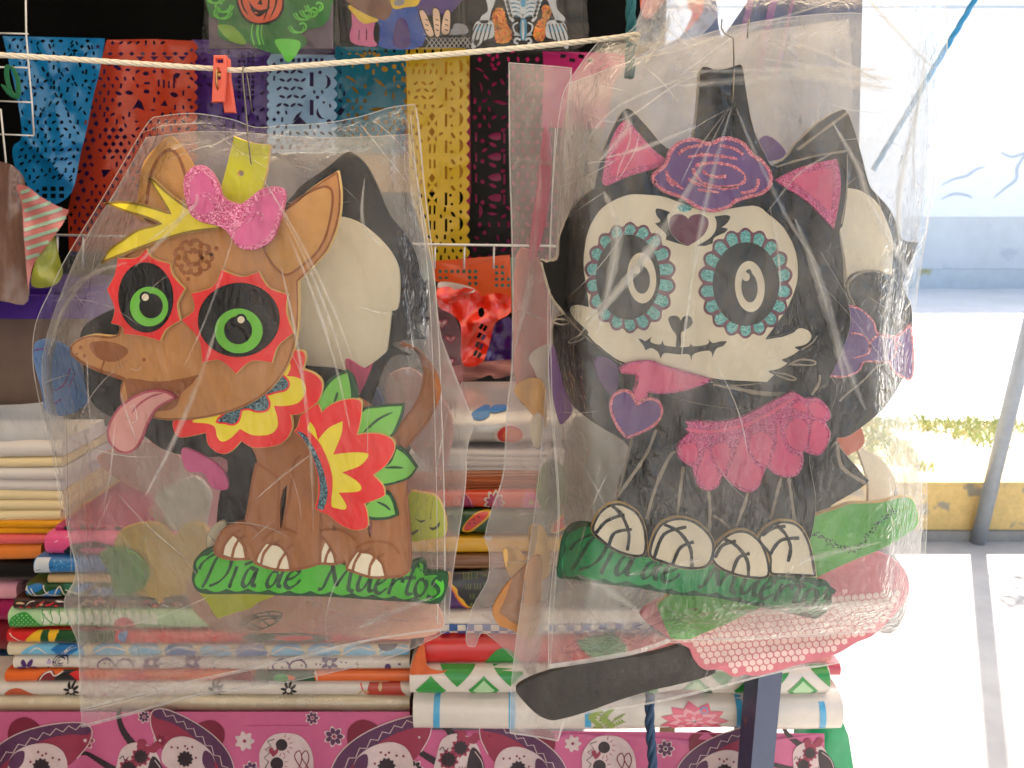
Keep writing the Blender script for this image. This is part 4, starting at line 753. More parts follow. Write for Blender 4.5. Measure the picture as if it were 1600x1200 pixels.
# pieces in the narrow bag between the two animals
for nm, lb, Y, pts, m_ in (('tan_leg_cutout', 'tan foam dog leg low in the narrow bag between the animals', 1.06, [(770, 960), (772, 945), (790, 915), (815, 890), (845, 870), (845, 960), (830, 1000), (800, 985), (780, 978)], f_tan),
                       ('peach_leg_cutout', 'peach foam ear shapes in the narrow bag between the animals', 1.065, [(786, 868), (790, 856), (805, 856), (828, 875), (826, 830), (836, 822), (852, 830), (860, 880), (850, 905), (800, 905)], mat('peach foam', (230, 184, 112), .7)),
                       ('orange_flag_cutout', 'orange yellow foam flag in the narrow bag between the animals', 1.075, [(803, 610), (826, 592), (850, 600), (855, 650), (850, 668), (825, 640)], mat('orange yellow foam', (236, 172, 50), .7)),
                       ('cream_peg_cutout', 'cream foam peg under the orange flag', 1.07, [(828, 665), (840, 645), (850, 660), (846, 695), (834, 698)], f_cream),
                       ('cream_hat_cutout', 'cream grey foam shape above the orange flag', 1.085, [(826, 560), (840, 545), (862, 545), (862, 620), (845, 605), (835, 580)], f_grey),
                       ('olive_leaf_cutout', 'pale olive foam leaf in the narrow bag beside the green board', 1.08, [(838, 760), (855, 720), (880, 730), (885, 780), (860, 800), (842, 790)], mat('olive green foam', (156, 176, 88), .7)),
                       ('magenta_ribbon_cutout', 'long magenta foam ribbon in the narrow bag between the animals', 1.085, [(850, 200), (862, 230), (856, 330), (838, 400), (826, 400), (838, 300)], mat('magenta foam', (214, 60, 112), .7)),
                       ('coral_sheet_cutout', 'coral foam sheet in the narrow bag behind the magenta ribbon', 1.095, [(806, 400), (850, 420), (862, 520), (850, 600), (808, 620)], mat('coral foam', (226, 110, 90), .7))):
    cutout(nm, lb, 'foam shape', Y, sm(pts), .006, [m_], None, GB)
# ================================================================ polythene bags round the cut-outs
film_b = film('cloudy film', .30, streak=.14)
film_m = film('clear inner film', .008, streak=.02, fres=.3)
film_r = film('pinkish cloudy film', .24, tint=(238, 222, 218), streak=.10)
m_fold_glare = film('painted fold glare', .10, rough=.2, streak=.12, bump=.3, fres=.4)  # hazier film ribbons that paint glare along the bag folds
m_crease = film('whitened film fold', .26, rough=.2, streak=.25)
m_seam = film('heat sealed film edge', .45, gloss=.05, streak=.1)
def bag(name, label, outline, Y, d_front, d_back, seed, fm, bm, hang=None, step=6.5, seam=(), amp=.0026, front=True, group='clear plastic bags round the foam cut-outs', fold_glares=()):
    P = plane(Y); t = thing(name, label, 'plastic bag', U(sum(p[0] for p in outline)/len(outline), max(p[1] for p in outline), Y), group)
    o = np.asarray(outline); bb = (o[:, 0].min(), o[:, 1].min(), o[:, 0].max(), o[:, 1].max())
    def surf(sign, base, sd):                               # sign < 1: the hidden back sheet lies flatter
        def fn(x, y):
            e = np.clip(edge_dist(x, y, outline)/62, 0, 1); e = e*e*(3-2*e)
            w = .006*(noise2(x/95, y/120, sd)-.5)+.0035*(noise2(x/38, y/50, sd+1)-.5)
            rg = np.abs(noise2(x/30, y/22, sd+2)-.5); w += .003*np.exp(-rg*26)*(noise2(x/90, y/90, sd+3) > .45)
            w += creases(x, y, sd, 90, bb, amp)+creases(x, y, sd+5, 60, bb, amp*.7, 1.2, .9)
            if hang: w += radial(x, y, hang[0], hang[1], 46, .0034, sd, 420)
            return base*e+w*(.35+.65*e)*sign
        return fn
    if front:
        mb = MB(); sheet(mb, outline, [], step, P, surf(1, d_front, seed)); mb.build('front_film', fm, t)
    mb = MB(); sheet(mb, outline, [], step*1.5, P, surf(.45 if d_back > -.02 else 1, d_back, seed+11)); mb.build('back_film', bm, t)
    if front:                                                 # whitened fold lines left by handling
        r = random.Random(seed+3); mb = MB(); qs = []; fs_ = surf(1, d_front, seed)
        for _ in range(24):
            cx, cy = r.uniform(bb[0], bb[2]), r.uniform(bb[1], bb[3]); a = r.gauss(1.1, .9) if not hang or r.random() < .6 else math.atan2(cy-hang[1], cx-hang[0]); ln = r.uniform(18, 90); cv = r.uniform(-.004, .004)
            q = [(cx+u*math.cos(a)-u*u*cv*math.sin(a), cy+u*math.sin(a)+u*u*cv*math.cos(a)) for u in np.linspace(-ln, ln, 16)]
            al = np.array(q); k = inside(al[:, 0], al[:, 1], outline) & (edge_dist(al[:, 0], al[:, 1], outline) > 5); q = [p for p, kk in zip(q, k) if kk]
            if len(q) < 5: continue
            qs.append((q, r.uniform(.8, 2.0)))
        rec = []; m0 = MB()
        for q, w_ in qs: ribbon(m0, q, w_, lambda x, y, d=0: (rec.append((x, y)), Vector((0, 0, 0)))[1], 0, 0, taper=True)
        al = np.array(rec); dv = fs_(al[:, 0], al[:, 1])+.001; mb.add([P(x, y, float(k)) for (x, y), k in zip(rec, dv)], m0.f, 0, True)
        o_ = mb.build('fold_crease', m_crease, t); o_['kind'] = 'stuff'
    r = random.Random(seed+9); fold_glares = list(fold_glares)
    for _ in range((12 if seed == 21 else 24) if front and hang and seed != 41 else 0):             # drawn glare on soft folds fanning out from where the bag hangs, and along its sides
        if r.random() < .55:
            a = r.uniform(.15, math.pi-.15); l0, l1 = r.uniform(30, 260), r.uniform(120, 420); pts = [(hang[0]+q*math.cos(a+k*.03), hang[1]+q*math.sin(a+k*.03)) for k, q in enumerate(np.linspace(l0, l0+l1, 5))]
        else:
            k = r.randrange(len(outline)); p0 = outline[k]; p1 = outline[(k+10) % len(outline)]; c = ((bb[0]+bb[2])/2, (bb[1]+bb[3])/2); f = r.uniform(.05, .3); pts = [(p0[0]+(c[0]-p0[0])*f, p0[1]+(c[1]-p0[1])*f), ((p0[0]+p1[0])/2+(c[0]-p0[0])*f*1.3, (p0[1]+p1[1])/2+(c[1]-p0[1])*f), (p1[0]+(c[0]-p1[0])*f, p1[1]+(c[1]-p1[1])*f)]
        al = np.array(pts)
        if inside(al[:, 0], al[:, 1], outline).all(): fold_glares.append((pts, r.uniform(3, 7 if seed == 21 else 13)))
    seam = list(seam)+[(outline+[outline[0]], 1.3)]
    for ln, w in fold_glares:
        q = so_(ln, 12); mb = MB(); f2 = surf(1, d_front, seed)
        for sc, dd in ((1.5, .0012), (.95, .0015), (.5, .0018), (.22, .0021)):       # painted glare of a soft fold, brightest along its ridge
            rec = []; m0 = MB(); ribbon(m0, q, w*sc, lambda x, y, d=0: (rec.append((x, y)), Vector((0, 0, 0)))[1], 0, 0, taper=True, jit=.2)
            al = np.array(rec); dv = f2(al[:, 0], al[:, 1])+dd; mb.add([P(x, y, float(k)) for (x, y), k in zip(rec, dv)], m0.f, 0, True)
        mb.build('fold_glare', m_fold_glare, t)
    for ln, w in seam:
        f2 = surf(1, d_front if front else d_back, seed)
        q = so_(ln, 10) if len(ln) < 60 else ln; n = len(q); L, R = [], []
        for i, p in enumerate(q):
            a = q[max(i-1, 0)]; b = q[min(i+1, n-1)]; tv = Vector((b[0]-a[0], b[1]-a[1])).normalized(); L.append((p[0]-tv.y*w/2, p[1]+tv.x*w/2)); R.append((p[0]+tv.y*w/2, p[1]-tv.x*w/2))
        al = np.array(L+R); d = f2(al[:, 0], al[:, 1])+.0012
        mb = MB(); mb.add([P(x, y, k) for (x, y), k in zip(L+R, d)], [(i, i+1, n+i+1, n+i) for i in range(n-1)], 0, True); mb.build('seam', m_seam, t)
    return t
dog_o = sm([(240, 183, 1), (300, 177), (360, 186), (400, 199), (440, 196), (500, 193), (560, 183), (610, 168), (648, 163, 1), (655, 200), (664, 300), (676, 400), (685, 520), (690, 640), (694, 780), (696, 900), (694, 985, 1), (640, 990), (570, 1003), (480, 1026), (401, 1045), (300, 1067), (200, 1095), (126, 1112, 1), (123, 1000), (122, 900), (110, 850), (95, 770), (75, 680), (60, 620), (51, 560), (56, 505), (78, 455), (105, 400), (160, 310), (222, 205)])
dog_o2 = sm([(228, 215, 1), (330, 205), (500, 215), (640, 210, 1), (676, 420), (690, 530), (728, 630), (740, 662), (730, 700), (726, 770), (708, 890), (700, 985, 1), (660, 1006), (600, 1030), (500, 1055), (400, 1075), (300, 1090), (200, 1118), (128, 1137, 1), (124, 1020), (112, 980), (100, 940), (118, 900), (112, 850), (98, 770), (84, 690), (66, 560), (120, 400), (180, 300)])
film_d = film('clear film over the dog', .014, streak=.04, fres=.75)
bag('dog_bag', 'wrinkled clear bag around the brown dog with a straight seam beside its tail', dog_o, YD, .070, -.012, 21, film_d, film_m, (388, 246), seam=[([(641, 180), (654, 300), (668, 420), (676, 560), (682, 760), (684, 975)], 1.2), ([(650, 168), (664, 300), (676, 400), (685, 520), (690, 640), (694, 780), (695, 980)], 1.6), ([(127, 1108), (300, 1064), (401, 1042), (480, 1023), (570, 1001), (690, 983)], 3)], fold_glares=[([(68, 600), (78, 670), (88, 740), (96, 800)], 4), ([(74, 560), (100, 480), (150, 420)], 5), ([(90, 470), (140, 430), (200, 410)], 6), ([(136, 560), (138, 620), (142, 660)], 2.4), ([(104, 640), (106, 760), (112, 900)], 1.6), ([(188, 610), (196, 640), (214, 690)], 2.4), ([(196, 650), (208, 632), (214, 655), (204, 662)], 1.6), ([(180, 660), (172, 740), (160, 800)], 1.6), ([(400, 780), (440, 745), (500, 700)], 3), ([(215, 210), (260, 196), (330, 192)], 2), ([(330, 230), (360, 214), (400, 205)], 3), ([(255, 255), (300, 235), (350, 222)], 1.6), ([(180, 770), (240, 830), (300, 880)], 2), ([(150, 990), (260, 960), (330, 930)], 2.6), ([(200, 575), (215, 578), (220, 572)], 2), ([(560, 190), (600, 240), (640, 290)], 2), ([(700, 640), (690, 690), (682, 730)], 2)])
bag('back_dog_bag', 'cloudy bag behind the brown dog holding the blank faced black cat', dog_o2, 1.03, .022, -.035, 41, film_m, film_b, (388, 246), step=9, seam=[([(690, 530), (728, 630), (740, 662), (730, 700), (726, 770), (708, 890)], 1.6), ([(128, 1134), (200, 1115), (300, 1087), (400, 1072)], 2.5)])
cat_o = sm([(936, 64, 1), (975, 54), (996, 36), (1012, 0), (1030, -40, 1), (1200, -44), (1400, -44), (1474, -44, 1), (1480, 60), (1474, 160), (1463, 260), (1445, 380), (1437, 410), (1430, 480), (1427, 560), (1432, 640), (1446, 720), (1448, 820), (1442, 900), (1434, 960), (1410, 986, 1), (1300, 992), (1180, 1000), (1046, 1004, 1), (1000, 1020), (940, 1032), (857, 1045, 1), (858, 960), (866, 870), (872, 800), (866, 700), (858, 600), (856, 500), (858, 400), (866, 260), (876, 165), (888, 130), (915, 90)])
film_c = film('clear film over the cat', .045, streak=.10, fres=1.2)
bag('cat_bag', 'wrinkled clear bag around the skull faced cat with creases gathered at the staple', cat_o, YC, .070, -.015, 61, film_c, film_m, (1144, 165), seam=[([(868, 200), (862, 320), (860, 440), (862, 600), (868, 700), (874, 800), (868, 900), (860, 1040)], 1.5), ([(1474, -30), (1480, 60), (1473, 160), (1462, 260), (1444, 380), (1430, 480)], 2), ([(858, 1041), (940, 1028), (1000, 1016), (1046, 1000)], 6), ([(1046, 1000), (1180, 997), (1300, 989), (1410, 983)], 2.4)], amp=.0032, fold_glares=[([(1000, 92), (1060, 78), (1140, 52), (1200, 34), (1330, -6)], 5), ([(1010, 20), (1060, 60), (1090, 80)], 3), ([(1040, 10), (1080, 60), (1120, 70)], 2), ([(1143, 168), (1122, 240), (1100, 330), (1084, 420), (1064, 560)], 7), ([(1140, 168), (1108, 230), (1080, 290)], 2), ([(1136, 172), (1090, 235), (1062, 290)], 2), ([(1150, 168), (1180, 240), (1230, 340), (1275, 410)], 6), ([(1298, 478), (1312, 540), (1335, 600), (1352, 640)], 8), ([(1300, 190), (1340, 260), (1360, 320), (1410, 410), (1424, 440)], 8), ([(975, 175), (985, 215), (968, 260), (962, 285)], 2.4), ([(1000, 205), (990, 240), (964, 285)], 2), ([(900, 255), (960, 170), (1100, 110)], 4), ([(880, 150), (960, 190), (1060, 130), (1140, 100)], 3), ([(1200, 60), (1280, 80), (1380, 130)], 5), ([(1060, 120), (1160, 50), (1260, 30)], 3), ([(890, 690), (930, 760), (960, 820)], 2.4), ([(900, 870), (930, 780), (950, 740)], 2), ([(880, 900), (930, 960), (960, 1000)], 3), ([(1300, 240), (1250, 270), (1200, 330)], 4)])
cat_o2 = sm([(890, 130, 1), (1000, 90), (1150, 40), (1330, 20), (1440, 40, 1), (1450, 200), (1430, 400), (1418, 440), (1420, 600), (1440, 760), (1436, 880), (1420, 985), (1390, 1000, 1), (1310, 1036), (1220, 1050), (1120, 1076), (1025, 1098), (930, 1112), (885, 1122, 1), (872, 1158, 1), (840, 1152), (797, 1146, 1), (800, 1060), (815, 940), (840, 760), (862, 500), (880, 250)])
bag('back_cat_bag', 'cloudy bag behind the skull faced cat with the net skirt and dark tail', cat_o2, 1.035, .048, -.03, 81, film_m, film_b, None, step=9, seam=[([(872, 1156), (886, 1121), (930, 1110), (1025, 1096), (1220, 1049), (1310, 1035), (1390, 1000)], 2), ([(797, 1145), (840, 1151), (872, 1157)], 2)])
nar_o = sm([(795, 98, 1), (850, 102), (893, 106, 1), (890, 300), (880, 600), (870, 800), (852, 960), (835, 1060, 1), (760, 990), (742, 1010), (728, 1000), (738, 950), (762, 905), (764, 860), (758, 838), (770, 790), (786, 740), (792, 640), (800, 560), (800, 400), (796, 250)])
bag('narrow_bag', 'pinkish cloudy bag squeezed between the dog bag and the cat bag', nar_o, 1.075, .022, -.024, 101, film_r, film_r, (840, 110), step=8, seam=[([(796, 110), (797, 250), (801, 400), (801, 560), (793, 640), (787, 740), (771, 790)], 1.6), ([(892, 110), (884, 300), (874, 500)], 1.6)])
# clothes line, peg, hooks
m_line = mat('cream cotton cord', (216, 204, 182), .85, .12, .4, 300)
YL = .975
mb = MB(); lp = so_([(-330, 70), (0, 86), (180, 97), (330, 107), (385, 109), (520, 99), (650, 89), (800, 76), (900, 66), (975, 57), (990, 54), (998, 56), (994, 64), (984, 60)], 8)
rope(mb, [U(x, y, YL) for x, y in lp], .0031, twist=130, strands=4)
tag(mb.build('clothes_line', m_line), 'cream cotton cord strung across the stall carrying the bags', 'clothes line')
m_peg = mat('coral plastic', (206, 84, 62), .45, .06, .1, 60, coat=.2)
peg = thing('clothes_peg', 'coral plastic clothes peg clipped on the cream cord', 'clothes peg', U(346, 175, YL))
PL = plane(YL)
for nm, ol, d in (('jaw', [(333, 86), (353, 86), (352, 120), (349, 159), (330, 160), (332, 120)], .012), ('jaw', [(352, 88), (358, 92), (359, 122), (362, 140), (367, 176), (350, 176), (346, 150), (351, 120)], -.002)):
    mb = MB(); slab(mb, ol, PL, d, .006, 0, None, 1.2, [[(337, 92), (348, 92), (348, 98), (337, 98)], [(338, 112), (344, 112), (344, 124), (338, 124)]] if d > 0 else ()); mb.build(nm, m_peg, peg)
mb = MB(); tube(mb, [U(341, 106, YL, .013), U(338, 112, YL, .017), U(338, 130, YL, .018), U(340, 139, YL, .013), U(341, 134, YL, .006)], .0012, n=6); tube(mb, [U(336, 117, YL, .009), U(346, 117, YL, .009)], .003, n=8)
mb.build('spring', mat('brass wire', (170, 130, 80), .35, .1, 0, metal=.9), peg)
m_wire = mat('thin steel wire', (120, 112, 100), .4, .1, 0, metal=.7)
mb = MB(); tube(mb, [U(380, 104, YL, .006), U(379, 112, YL, .007), U(380, 130, YL, .004), U(384, 170, YL, 0), U(388, 220, YD, .034), U(392, 254, YD, .036), U(393, 256, YD, .030)], .0009, n=6)
tube(mb, [U(380, 104, YL, .006), U(384, 108, YL, -.004), U(388, 130, YL, 0), U(394, 176, YL, -.004)], .0008, n=6)
tag(mb.build('wire_hook', m_wire), 'bent steel wire hook carrying the dog by its yellow green tag', 'wire hook')
mb = MB(); tube(mb, [U(1128, 30, YL, .004), U(1127, 44, YL, .005), U(1132, 52, YC, .02), U(1146, 60, YC, .03), U(1147, 110, YC, .031)], .0009, n=6); tube(mb, [U(1170, 30, YL), U(1168, 60, YL)], .0012, n=6)
tag(mb.build('wire_hook', m_wire), 'thin steel wire hook carrying the cat by its black tab', 'wire hook')

m_slv = film('milky sleeve', .34, tint=(232, 220, 200), streak=.2)
mb = MB(); sheet(mb, sm([(884, 160, 1), (900, 112), (940, 76), (1010, 66), (1120, 56), (1326, 30, 1), (1332, 130), (1326, 260), (1320, 420), (1000, 420), (868, 420, 1), (872, 260)]), [], 8, plane(1.11), lambda x, y: .02*noise2(x/70, y/60, 9)+creases(x, y, 77, 40, (870, 40, 1250, 420), .006))
tag(mb.build('empty_sleeve', m_slv), 'empty milky plastic sleeve hanging behind the black cat tab', 'plastic bag', 'clear plastic bags round the foam cut-outs')
# ================================================================ folded oilcloths, paper stacks and the pink cloth
def vinyl(name, c, **k): return mat('vinyl '+name, tuple(int(q*.92) for q in c), .32, .08, .06, 50, coat=.45, **k)
v_white = vinyl('white', (224, 212, 198)); v_cream = vinyl('cream', (222, 206, 172)); v_blk = vinyl('black', (28, 24, 26)); v_purp = vinyl('purple', (78, 42, 104))
v_red = vinyl('red', (214, 36, 36)); v_dred = vinyl('dark red', (130, 28, 40)); v_or = vinyl('orange', (232, 104, 34)); v_yel = vinyl('yellow', (236, 180, 34)); v_dgrn = vinyl('dark green', (26, 76, 36)); v_grn = vinyl('green', (40, 146, 52)); v_lgrn = vinyl('pale green', (176, 214, 160))
v_blue = vinyl('blue', (40, 116, 178)); v_lblue = vinyl('light blue', (120, 190, 222)); v_pink = vinyl('pink', (226, 84, 138)); v_mag = vinyl('magenta', (168, 34, 90)); v_brn = vinyl('brown', (128, 80, 44)); v_tan = vinyl('tan', (206, 172, 124)); v_navy = vinyl('navy', (30, 40, 70)); v_choc = vinyl('dark brown', (56, 30, 26)); v_lpink = vinyl('light pink', (240, 170, 184))
def zof(py, Y): return U(800, py, Y).z
GR = 'folded oilcloths stacked on the table'
def roll(label, x0, x1, y0, y1, Y, base, prints=None, depth=.42, seed=1, tilt=0, name='folded_oilcloth', cat_='oilcloth', bulge=.5, group=GR):
    """a folded cloth: rounded fold towards the viewer, flat layers running back; x, y in photo pixels at the front fold"""
    yc = (y0+y1)/2; xl, xr = U(x0, yc, Y).x, U(x1, yc, Y).x; za, zb = zof(y1, Y), zof(y0, Y); h = (zb-za)/2*.985; zc = (za+zb)/2
    r = random.Random(seed); ns = [r.uniform(-1, 1) for _ in range(8)]
    def wob(x): return .0022*math.sin(x*9+ns[0]*3)+.0014*math.sin(x*23+ns[1]*3)
    def nose(s): return h*bulge*2*(1-math.sqrt(max(0, 1-min(1, abs(s))**2.6)))
    t = thing(name, label, cat_, ((xl+xr)/2, Y+depth/2, za), group)
    prof = [math.sin(a) for a in np.linspace(-math.pi/2, math.pi/2, 15)]
    nx = max(4, int((x1-x0)/16)); mb = MB(); v = []
    for i in range(nx+1):
        x = xl+(xr-xl)*i/nx; e = min(1, min(i, nx-i)/1.2+.55) if False else 1
        ring = [(x, Y+depth, zc-h)]+[(x, Y+nose(s)+wob(x), zc+tilt*(i/nx-.5)+h*s*(1+.05*math.sin(x*17+ns[2]))) for s in prof]+[(x, Y+depth, zc+h)]
        v += ring
    m = len(prof)+2
    mb.add(v, [(i*m+j, (i+1)*m+j, (i+1)*m+j+1, i*m+j+1) for i in range(nx) for j in range(m-1)], 0, True)
    # ends show the folded layers
    for i, sg in ((0, 1), (nx, -1)):
        ring = v[i*m:(i+1)*m]; mb.add(ring, [tuple(range(m))[::sg]], 0)
        for q in (-.5, 0, .5):
            xx = ring[0][0]-sg*.0008; z_ = zc+h*q+tilt*(i/nx-.5); a = [(xx, Y+h*.9, z_-h*.05), (xx, Y+depth*.98, z_-h*.05), (xx, Y+depth*.98, z_+h*.05), (xx, Y+h*.9, z_+h*.05)]
            mb.add(a, [(0, 1, 2, 3)[::-sg]], 1)
    mb.build('folded_cloth', [base, v_blk], t)
    def mp(px, py, d=0):
        p = U(px, py, Y); s = max(-.985, min(.985, (p.z-zc-tilt*((p.x-xl)/(xr-xl)-.5))/h)); p.y = Y+nose(s)+wob(p.x)-d-.0004; return p
    if prints:
        mbp = MB(); mats = []
        def P(pts, m, d=0, w=None, **k):
            if m not in mats: mats.append(m)
            if w: ribbon(mbp, [(min(max(x, x0+1), x1-1), min(max(y, y0+.8), y1-.8)) for x, y in pts], w, mp, .0003+d, mats.index(m), **k)
            else:
                # clip to the cloth, add rows so the print follows the fold
                o = clip(pts, x0+.6, y0+.6, x1-.6, y1-.6)
                if len(o) < 3: return
                ys = np.linspace(y0, y1, 13)
                for a, b in zip(ys[:-1], ys[1:]):
                    q = clip(o, -1e5, a, 1e5, b)
                    if len(q) >= 3 and abs(area(q)) > .05: flat(mbp, q, mp, .0003+d, mats.index(m))
        prints(P, r); o_ = mbp.build('print', mats, t); o_['kind'] = 'stuff'
    return t
def clip(pts, x0, y0, x1, y1):
    pts = [tuple(p[:2]) for p in pts]
    for ax, lim, sg in ((0, x0, 1), (0, x1, -1), (1, y0, 1), (1, y1, -1)):
        out = []
        for i in range(len(pts)):
            a, b = pts[i-1], pts[i]; ia, ib = (a[ax]-lim)*sg >= 0, (b[ax]-lim)*sg >= 0
            if ia != ib: t = (lim-a[ax])/(b[ax]-a[ax]); out.append((a[0]+(b[0]-a[0])*t, a[1]+(b[1]-a[1])*t))
            if ib: out.append(b)
        pts = out
        if len(pts) < 3: return []
    return pts
def flower(P, cx, cy, r, n, m, mc=None, d=0, w=.42, rc=.28, ph=0):
    for k in range(n):
        a = ph+k*2*math.pi/n; P(ell(cx+r*.58*math.cos(a), cy+r*.58*math.sin(a), r*.42, r*w*.55, 12, a), m, d)
    if mc: P(ell(cx, cy, r*rc, n=10), mc, d+.0003)
def blobs(m, n, x0, x1, y0, y1, a, b):
    def fn(P, r):
        for _ in range(n): P(ell(r.uniform(x0, x1), r.uniform(y0, y1), r.uniform(a, b), r.uniform(a, b)*.6, 12, r.uniform(0, 3)), m)
    return fn
YLs = 1.33
# ---- stack at the near end of the table, top to bottom
paper = mat('white tissue paper', (206, 198, 192), .75, .05, .25, 30, stretch=(1, 1, 30)); paper_c = mat('cream tissue paper', (218, 198, 154), .75, .06, .25, 30, stretch=(1, 1, 30)); paper_o = mat('peach tissue paper', (238, 178, 112), .75, .06, .2, 30)
def pile(name, label, x0, x1, y0, y1, Y, bands, depth=.5, sheets=5, nm='sheet', grp=None, tilt=0, ragged=.004):
    t = thing(name, label, 'paper stack', (U((x0+x1)/2, y1, Y).x, Y+depth/2, zof(y1, Y)), grp); r = random.Random(len(label))
    k = 0; tot = sum(b[1] for b in bands); y = y1
    for m, hgt, n in bands[::-1]:
        yy = y-(y1-y0)*hgt/tot
        for i in range(n):
            a = y+(yy-y)*i/n; b = y+(yy-y)*(i+1)/n; za, zb = zof(a, Y)+.0002, zof(b, Y); xl, xr = U(x0, a, Y).x, U(x1, a, Y).x
            mb = MB(); q = (zb-za); dx = r.uniform(-ragged, ragged); dy = r.uniform(0, ragged*1.5)
            prof = [(0, q*.04), (-q*.12, q*.5), (0, q*.96)]; nx = 10; v = []
            for j in range(nx+1):
                x = xl+dx+(xr-xl)*j/nx; w = .0016*math.sin(x*13+k)+tilt*(j/nx)
                v += [(x, Y+dy+depth, za+w)]+[(x, Y+dy+p[0], za+p[1]*.98+w) for p in prof]+[(x, Y+dy+depth, za+q*.97+w)]
            mb.add(v, [(j*5+c, (j+1)*5+c, (j+1)*5+c+1, j*5+c+1) for j in range(nx) for c in range(4)], 0, True)
            mb.add(v[:5], [(0, 1, 2, 3, 4)]); mb.add(v[-5:], [(4, 3, 2, 1, 0)]); mb.build(nm, m, t); k += 1
        y = yy
    return t
pile('tissue_paper_stack', 'tall pile of white and cream tissue paper sheets at the table end', -330, 96, 690, 815, 1.40, [(paper, 26, 1), (paper_c, 14, 1), (paper, 38, 2), (paper_c, 47, 3)], depth=.42, ragged=.006)
mb = MB(); Y_ = 1.42
sheet(mb, sm([(-300, 640, 1), (30, 632), (78, 622), (96, 640), (100, 690), (60, 700), (0, 712), (-300, 720, 1)]), [], 12, plane(Y_), lambda x, y: .012*noise2(x/40, y/16, 3)+creases(x, y, 5, 30, (-300, 620, 100, 720), .006))
tag(mb.build('loose_wrap', film('milky wrap', .75, tint=(214, 218, 224))), 'milky plastic wrap lying over the white tissue pile', 'plastic wrap')
Yt = 1.395
for i, (x0, x1, y0, y1, c, lb) in enumerate(((-330, 100, 815, 826, vinyl('amber', (236, 160, 26)), 'upper amber folded sheet under the cream paper'), (-330, 86, 826, 836, vinyl('amber', (236, 160, 26)), 'lower amber folded sheet under the cream paper'),
                                         (-330, 74, 836, 851, vinyl('coral pink', (236, 104, 104)), 'coral pink folded sheet above an orange one'), (-330, 64, 851, 877, vinyl('light orange', (236, 132, 52)), 'wide light orange folded sheet'))):
    roll(lb, x0, x1, y0, y1, Yt, c, seed=i+3, depth=.42)
roll('black folded sheet sagging below the orange ones', -330, 64, 879, 912, 1.40, v_blk, seed=9, depth=.4)
roll('crumpled pink sheet low at the table end', -330, 26, 912, 940, 1.41, v_lpink, seed=10, depth=.4)
roll('magenta folded sheet at the table end', -330, 24, 941, 975, 1.41, v_mag, seed=11, depth=.4); roll('dark red folded sheet at the table end', -330, 16, 976, 1024, 1.41, v_dred, seed=12, depth=.4); roll('dark teal folded sheet lowest at the table end', -330, 18, 1025, 1062, 1.41, vinyl('dark teal', (20, 62, 84)), seed=13, depth=.4)
def lines(m, x0, x1, y, w=2.4): return lambda P, r: P([(x0, y), (x1, y)], m, 0, w)
roll('plum and black folded oilcloth under the amber sheets', 86, 640, 822, 836, 1.37, v_mag, blobs(v_blk, 24, 90, 300, 824, 834, 2, 7), seed=14)
roll('pink and black folded oilcloth above the glitter blue one', 68, 640, 837, 872, 1.345, v_pink, lambda P, r: (P([(98, 862), (112, 850), (150, 846), (190, 856), (240, 850), (260, 872), (98, 872)], v_blk), P(ell(250, 852, 20, 10), v_blk), P([(76, 868), (84, 848), (104, 840)], v_lpink, 0, 1.5)), seed=15)
roll('sparkling blue folded oilcloth with a white end', 54, 640, 873, 898, 1.335, v_blue, lambda P, r: (P([(54, 870), (76, 870), (80, 900), (54, 900)], mat('vinyl grey white', (188, 194, 200), .3, coat=.4)), P([(58, 890), (84, 885)], v_navy, .0002, 1), [P(ell(r.uniform(84, 640), r.uniform(876, 896), .9, n=6), v_lblue, .0003) for _ in range(260)]), seed=16)
roll('plain sand coloured folded oilcloth', 75, 640, 898, 913, 1.34, v_tan, seed=17)
def vine(bg, ln, lf):
    def fn(P, r):
        x = 40
        while x < 640:
            P(ell(x+r.uniform(6, 20), r.uniform(918, 930), r.uniform(10, 20), 6, 14, r.uniform(-.6, .6)), r.choice(lf)); x += r.uniform(16, 34)
        for k in range(36):
            a = 30+k*18; P(so_([(a, r.uniform(914, 934)), (a+8, r.uniform(914, 934)), (a+20, r.uniform(914, 934)), (a+28, r.uniform(914, 934))]), ln, .0003, 1.6)
    return fn
roll('green and blue leafy oilcloth with white stems', 40, 640, 913, 936, 1.335, v_dgrn, vine(None, v_white, [v_blue, vinyl('sea green', (36, 110, 84)), v_blue]), seed=18)
def dflor(P, r):
    for k in range(40):
        a = 26+k*15; P(so_([(a, r.uniform(938, 952)), (a+6, r.uniform(937, 953)), (a+14, r.uniform(938, 952))]), r.choice((v_white, v_tan, v_red)), .0003, r.uniform(1, 3), taper=True)
        P(ell(a+r.uniform(0, 10), r.uniform(940, 950), 3, 2, 8), r.choice((v_red, v_tan, v_dred)))
roll('thin dark brown oilcloth with sketched white flowers', 22, 640, 936, 953, 1.335, v_choc, dflor, seed=19)
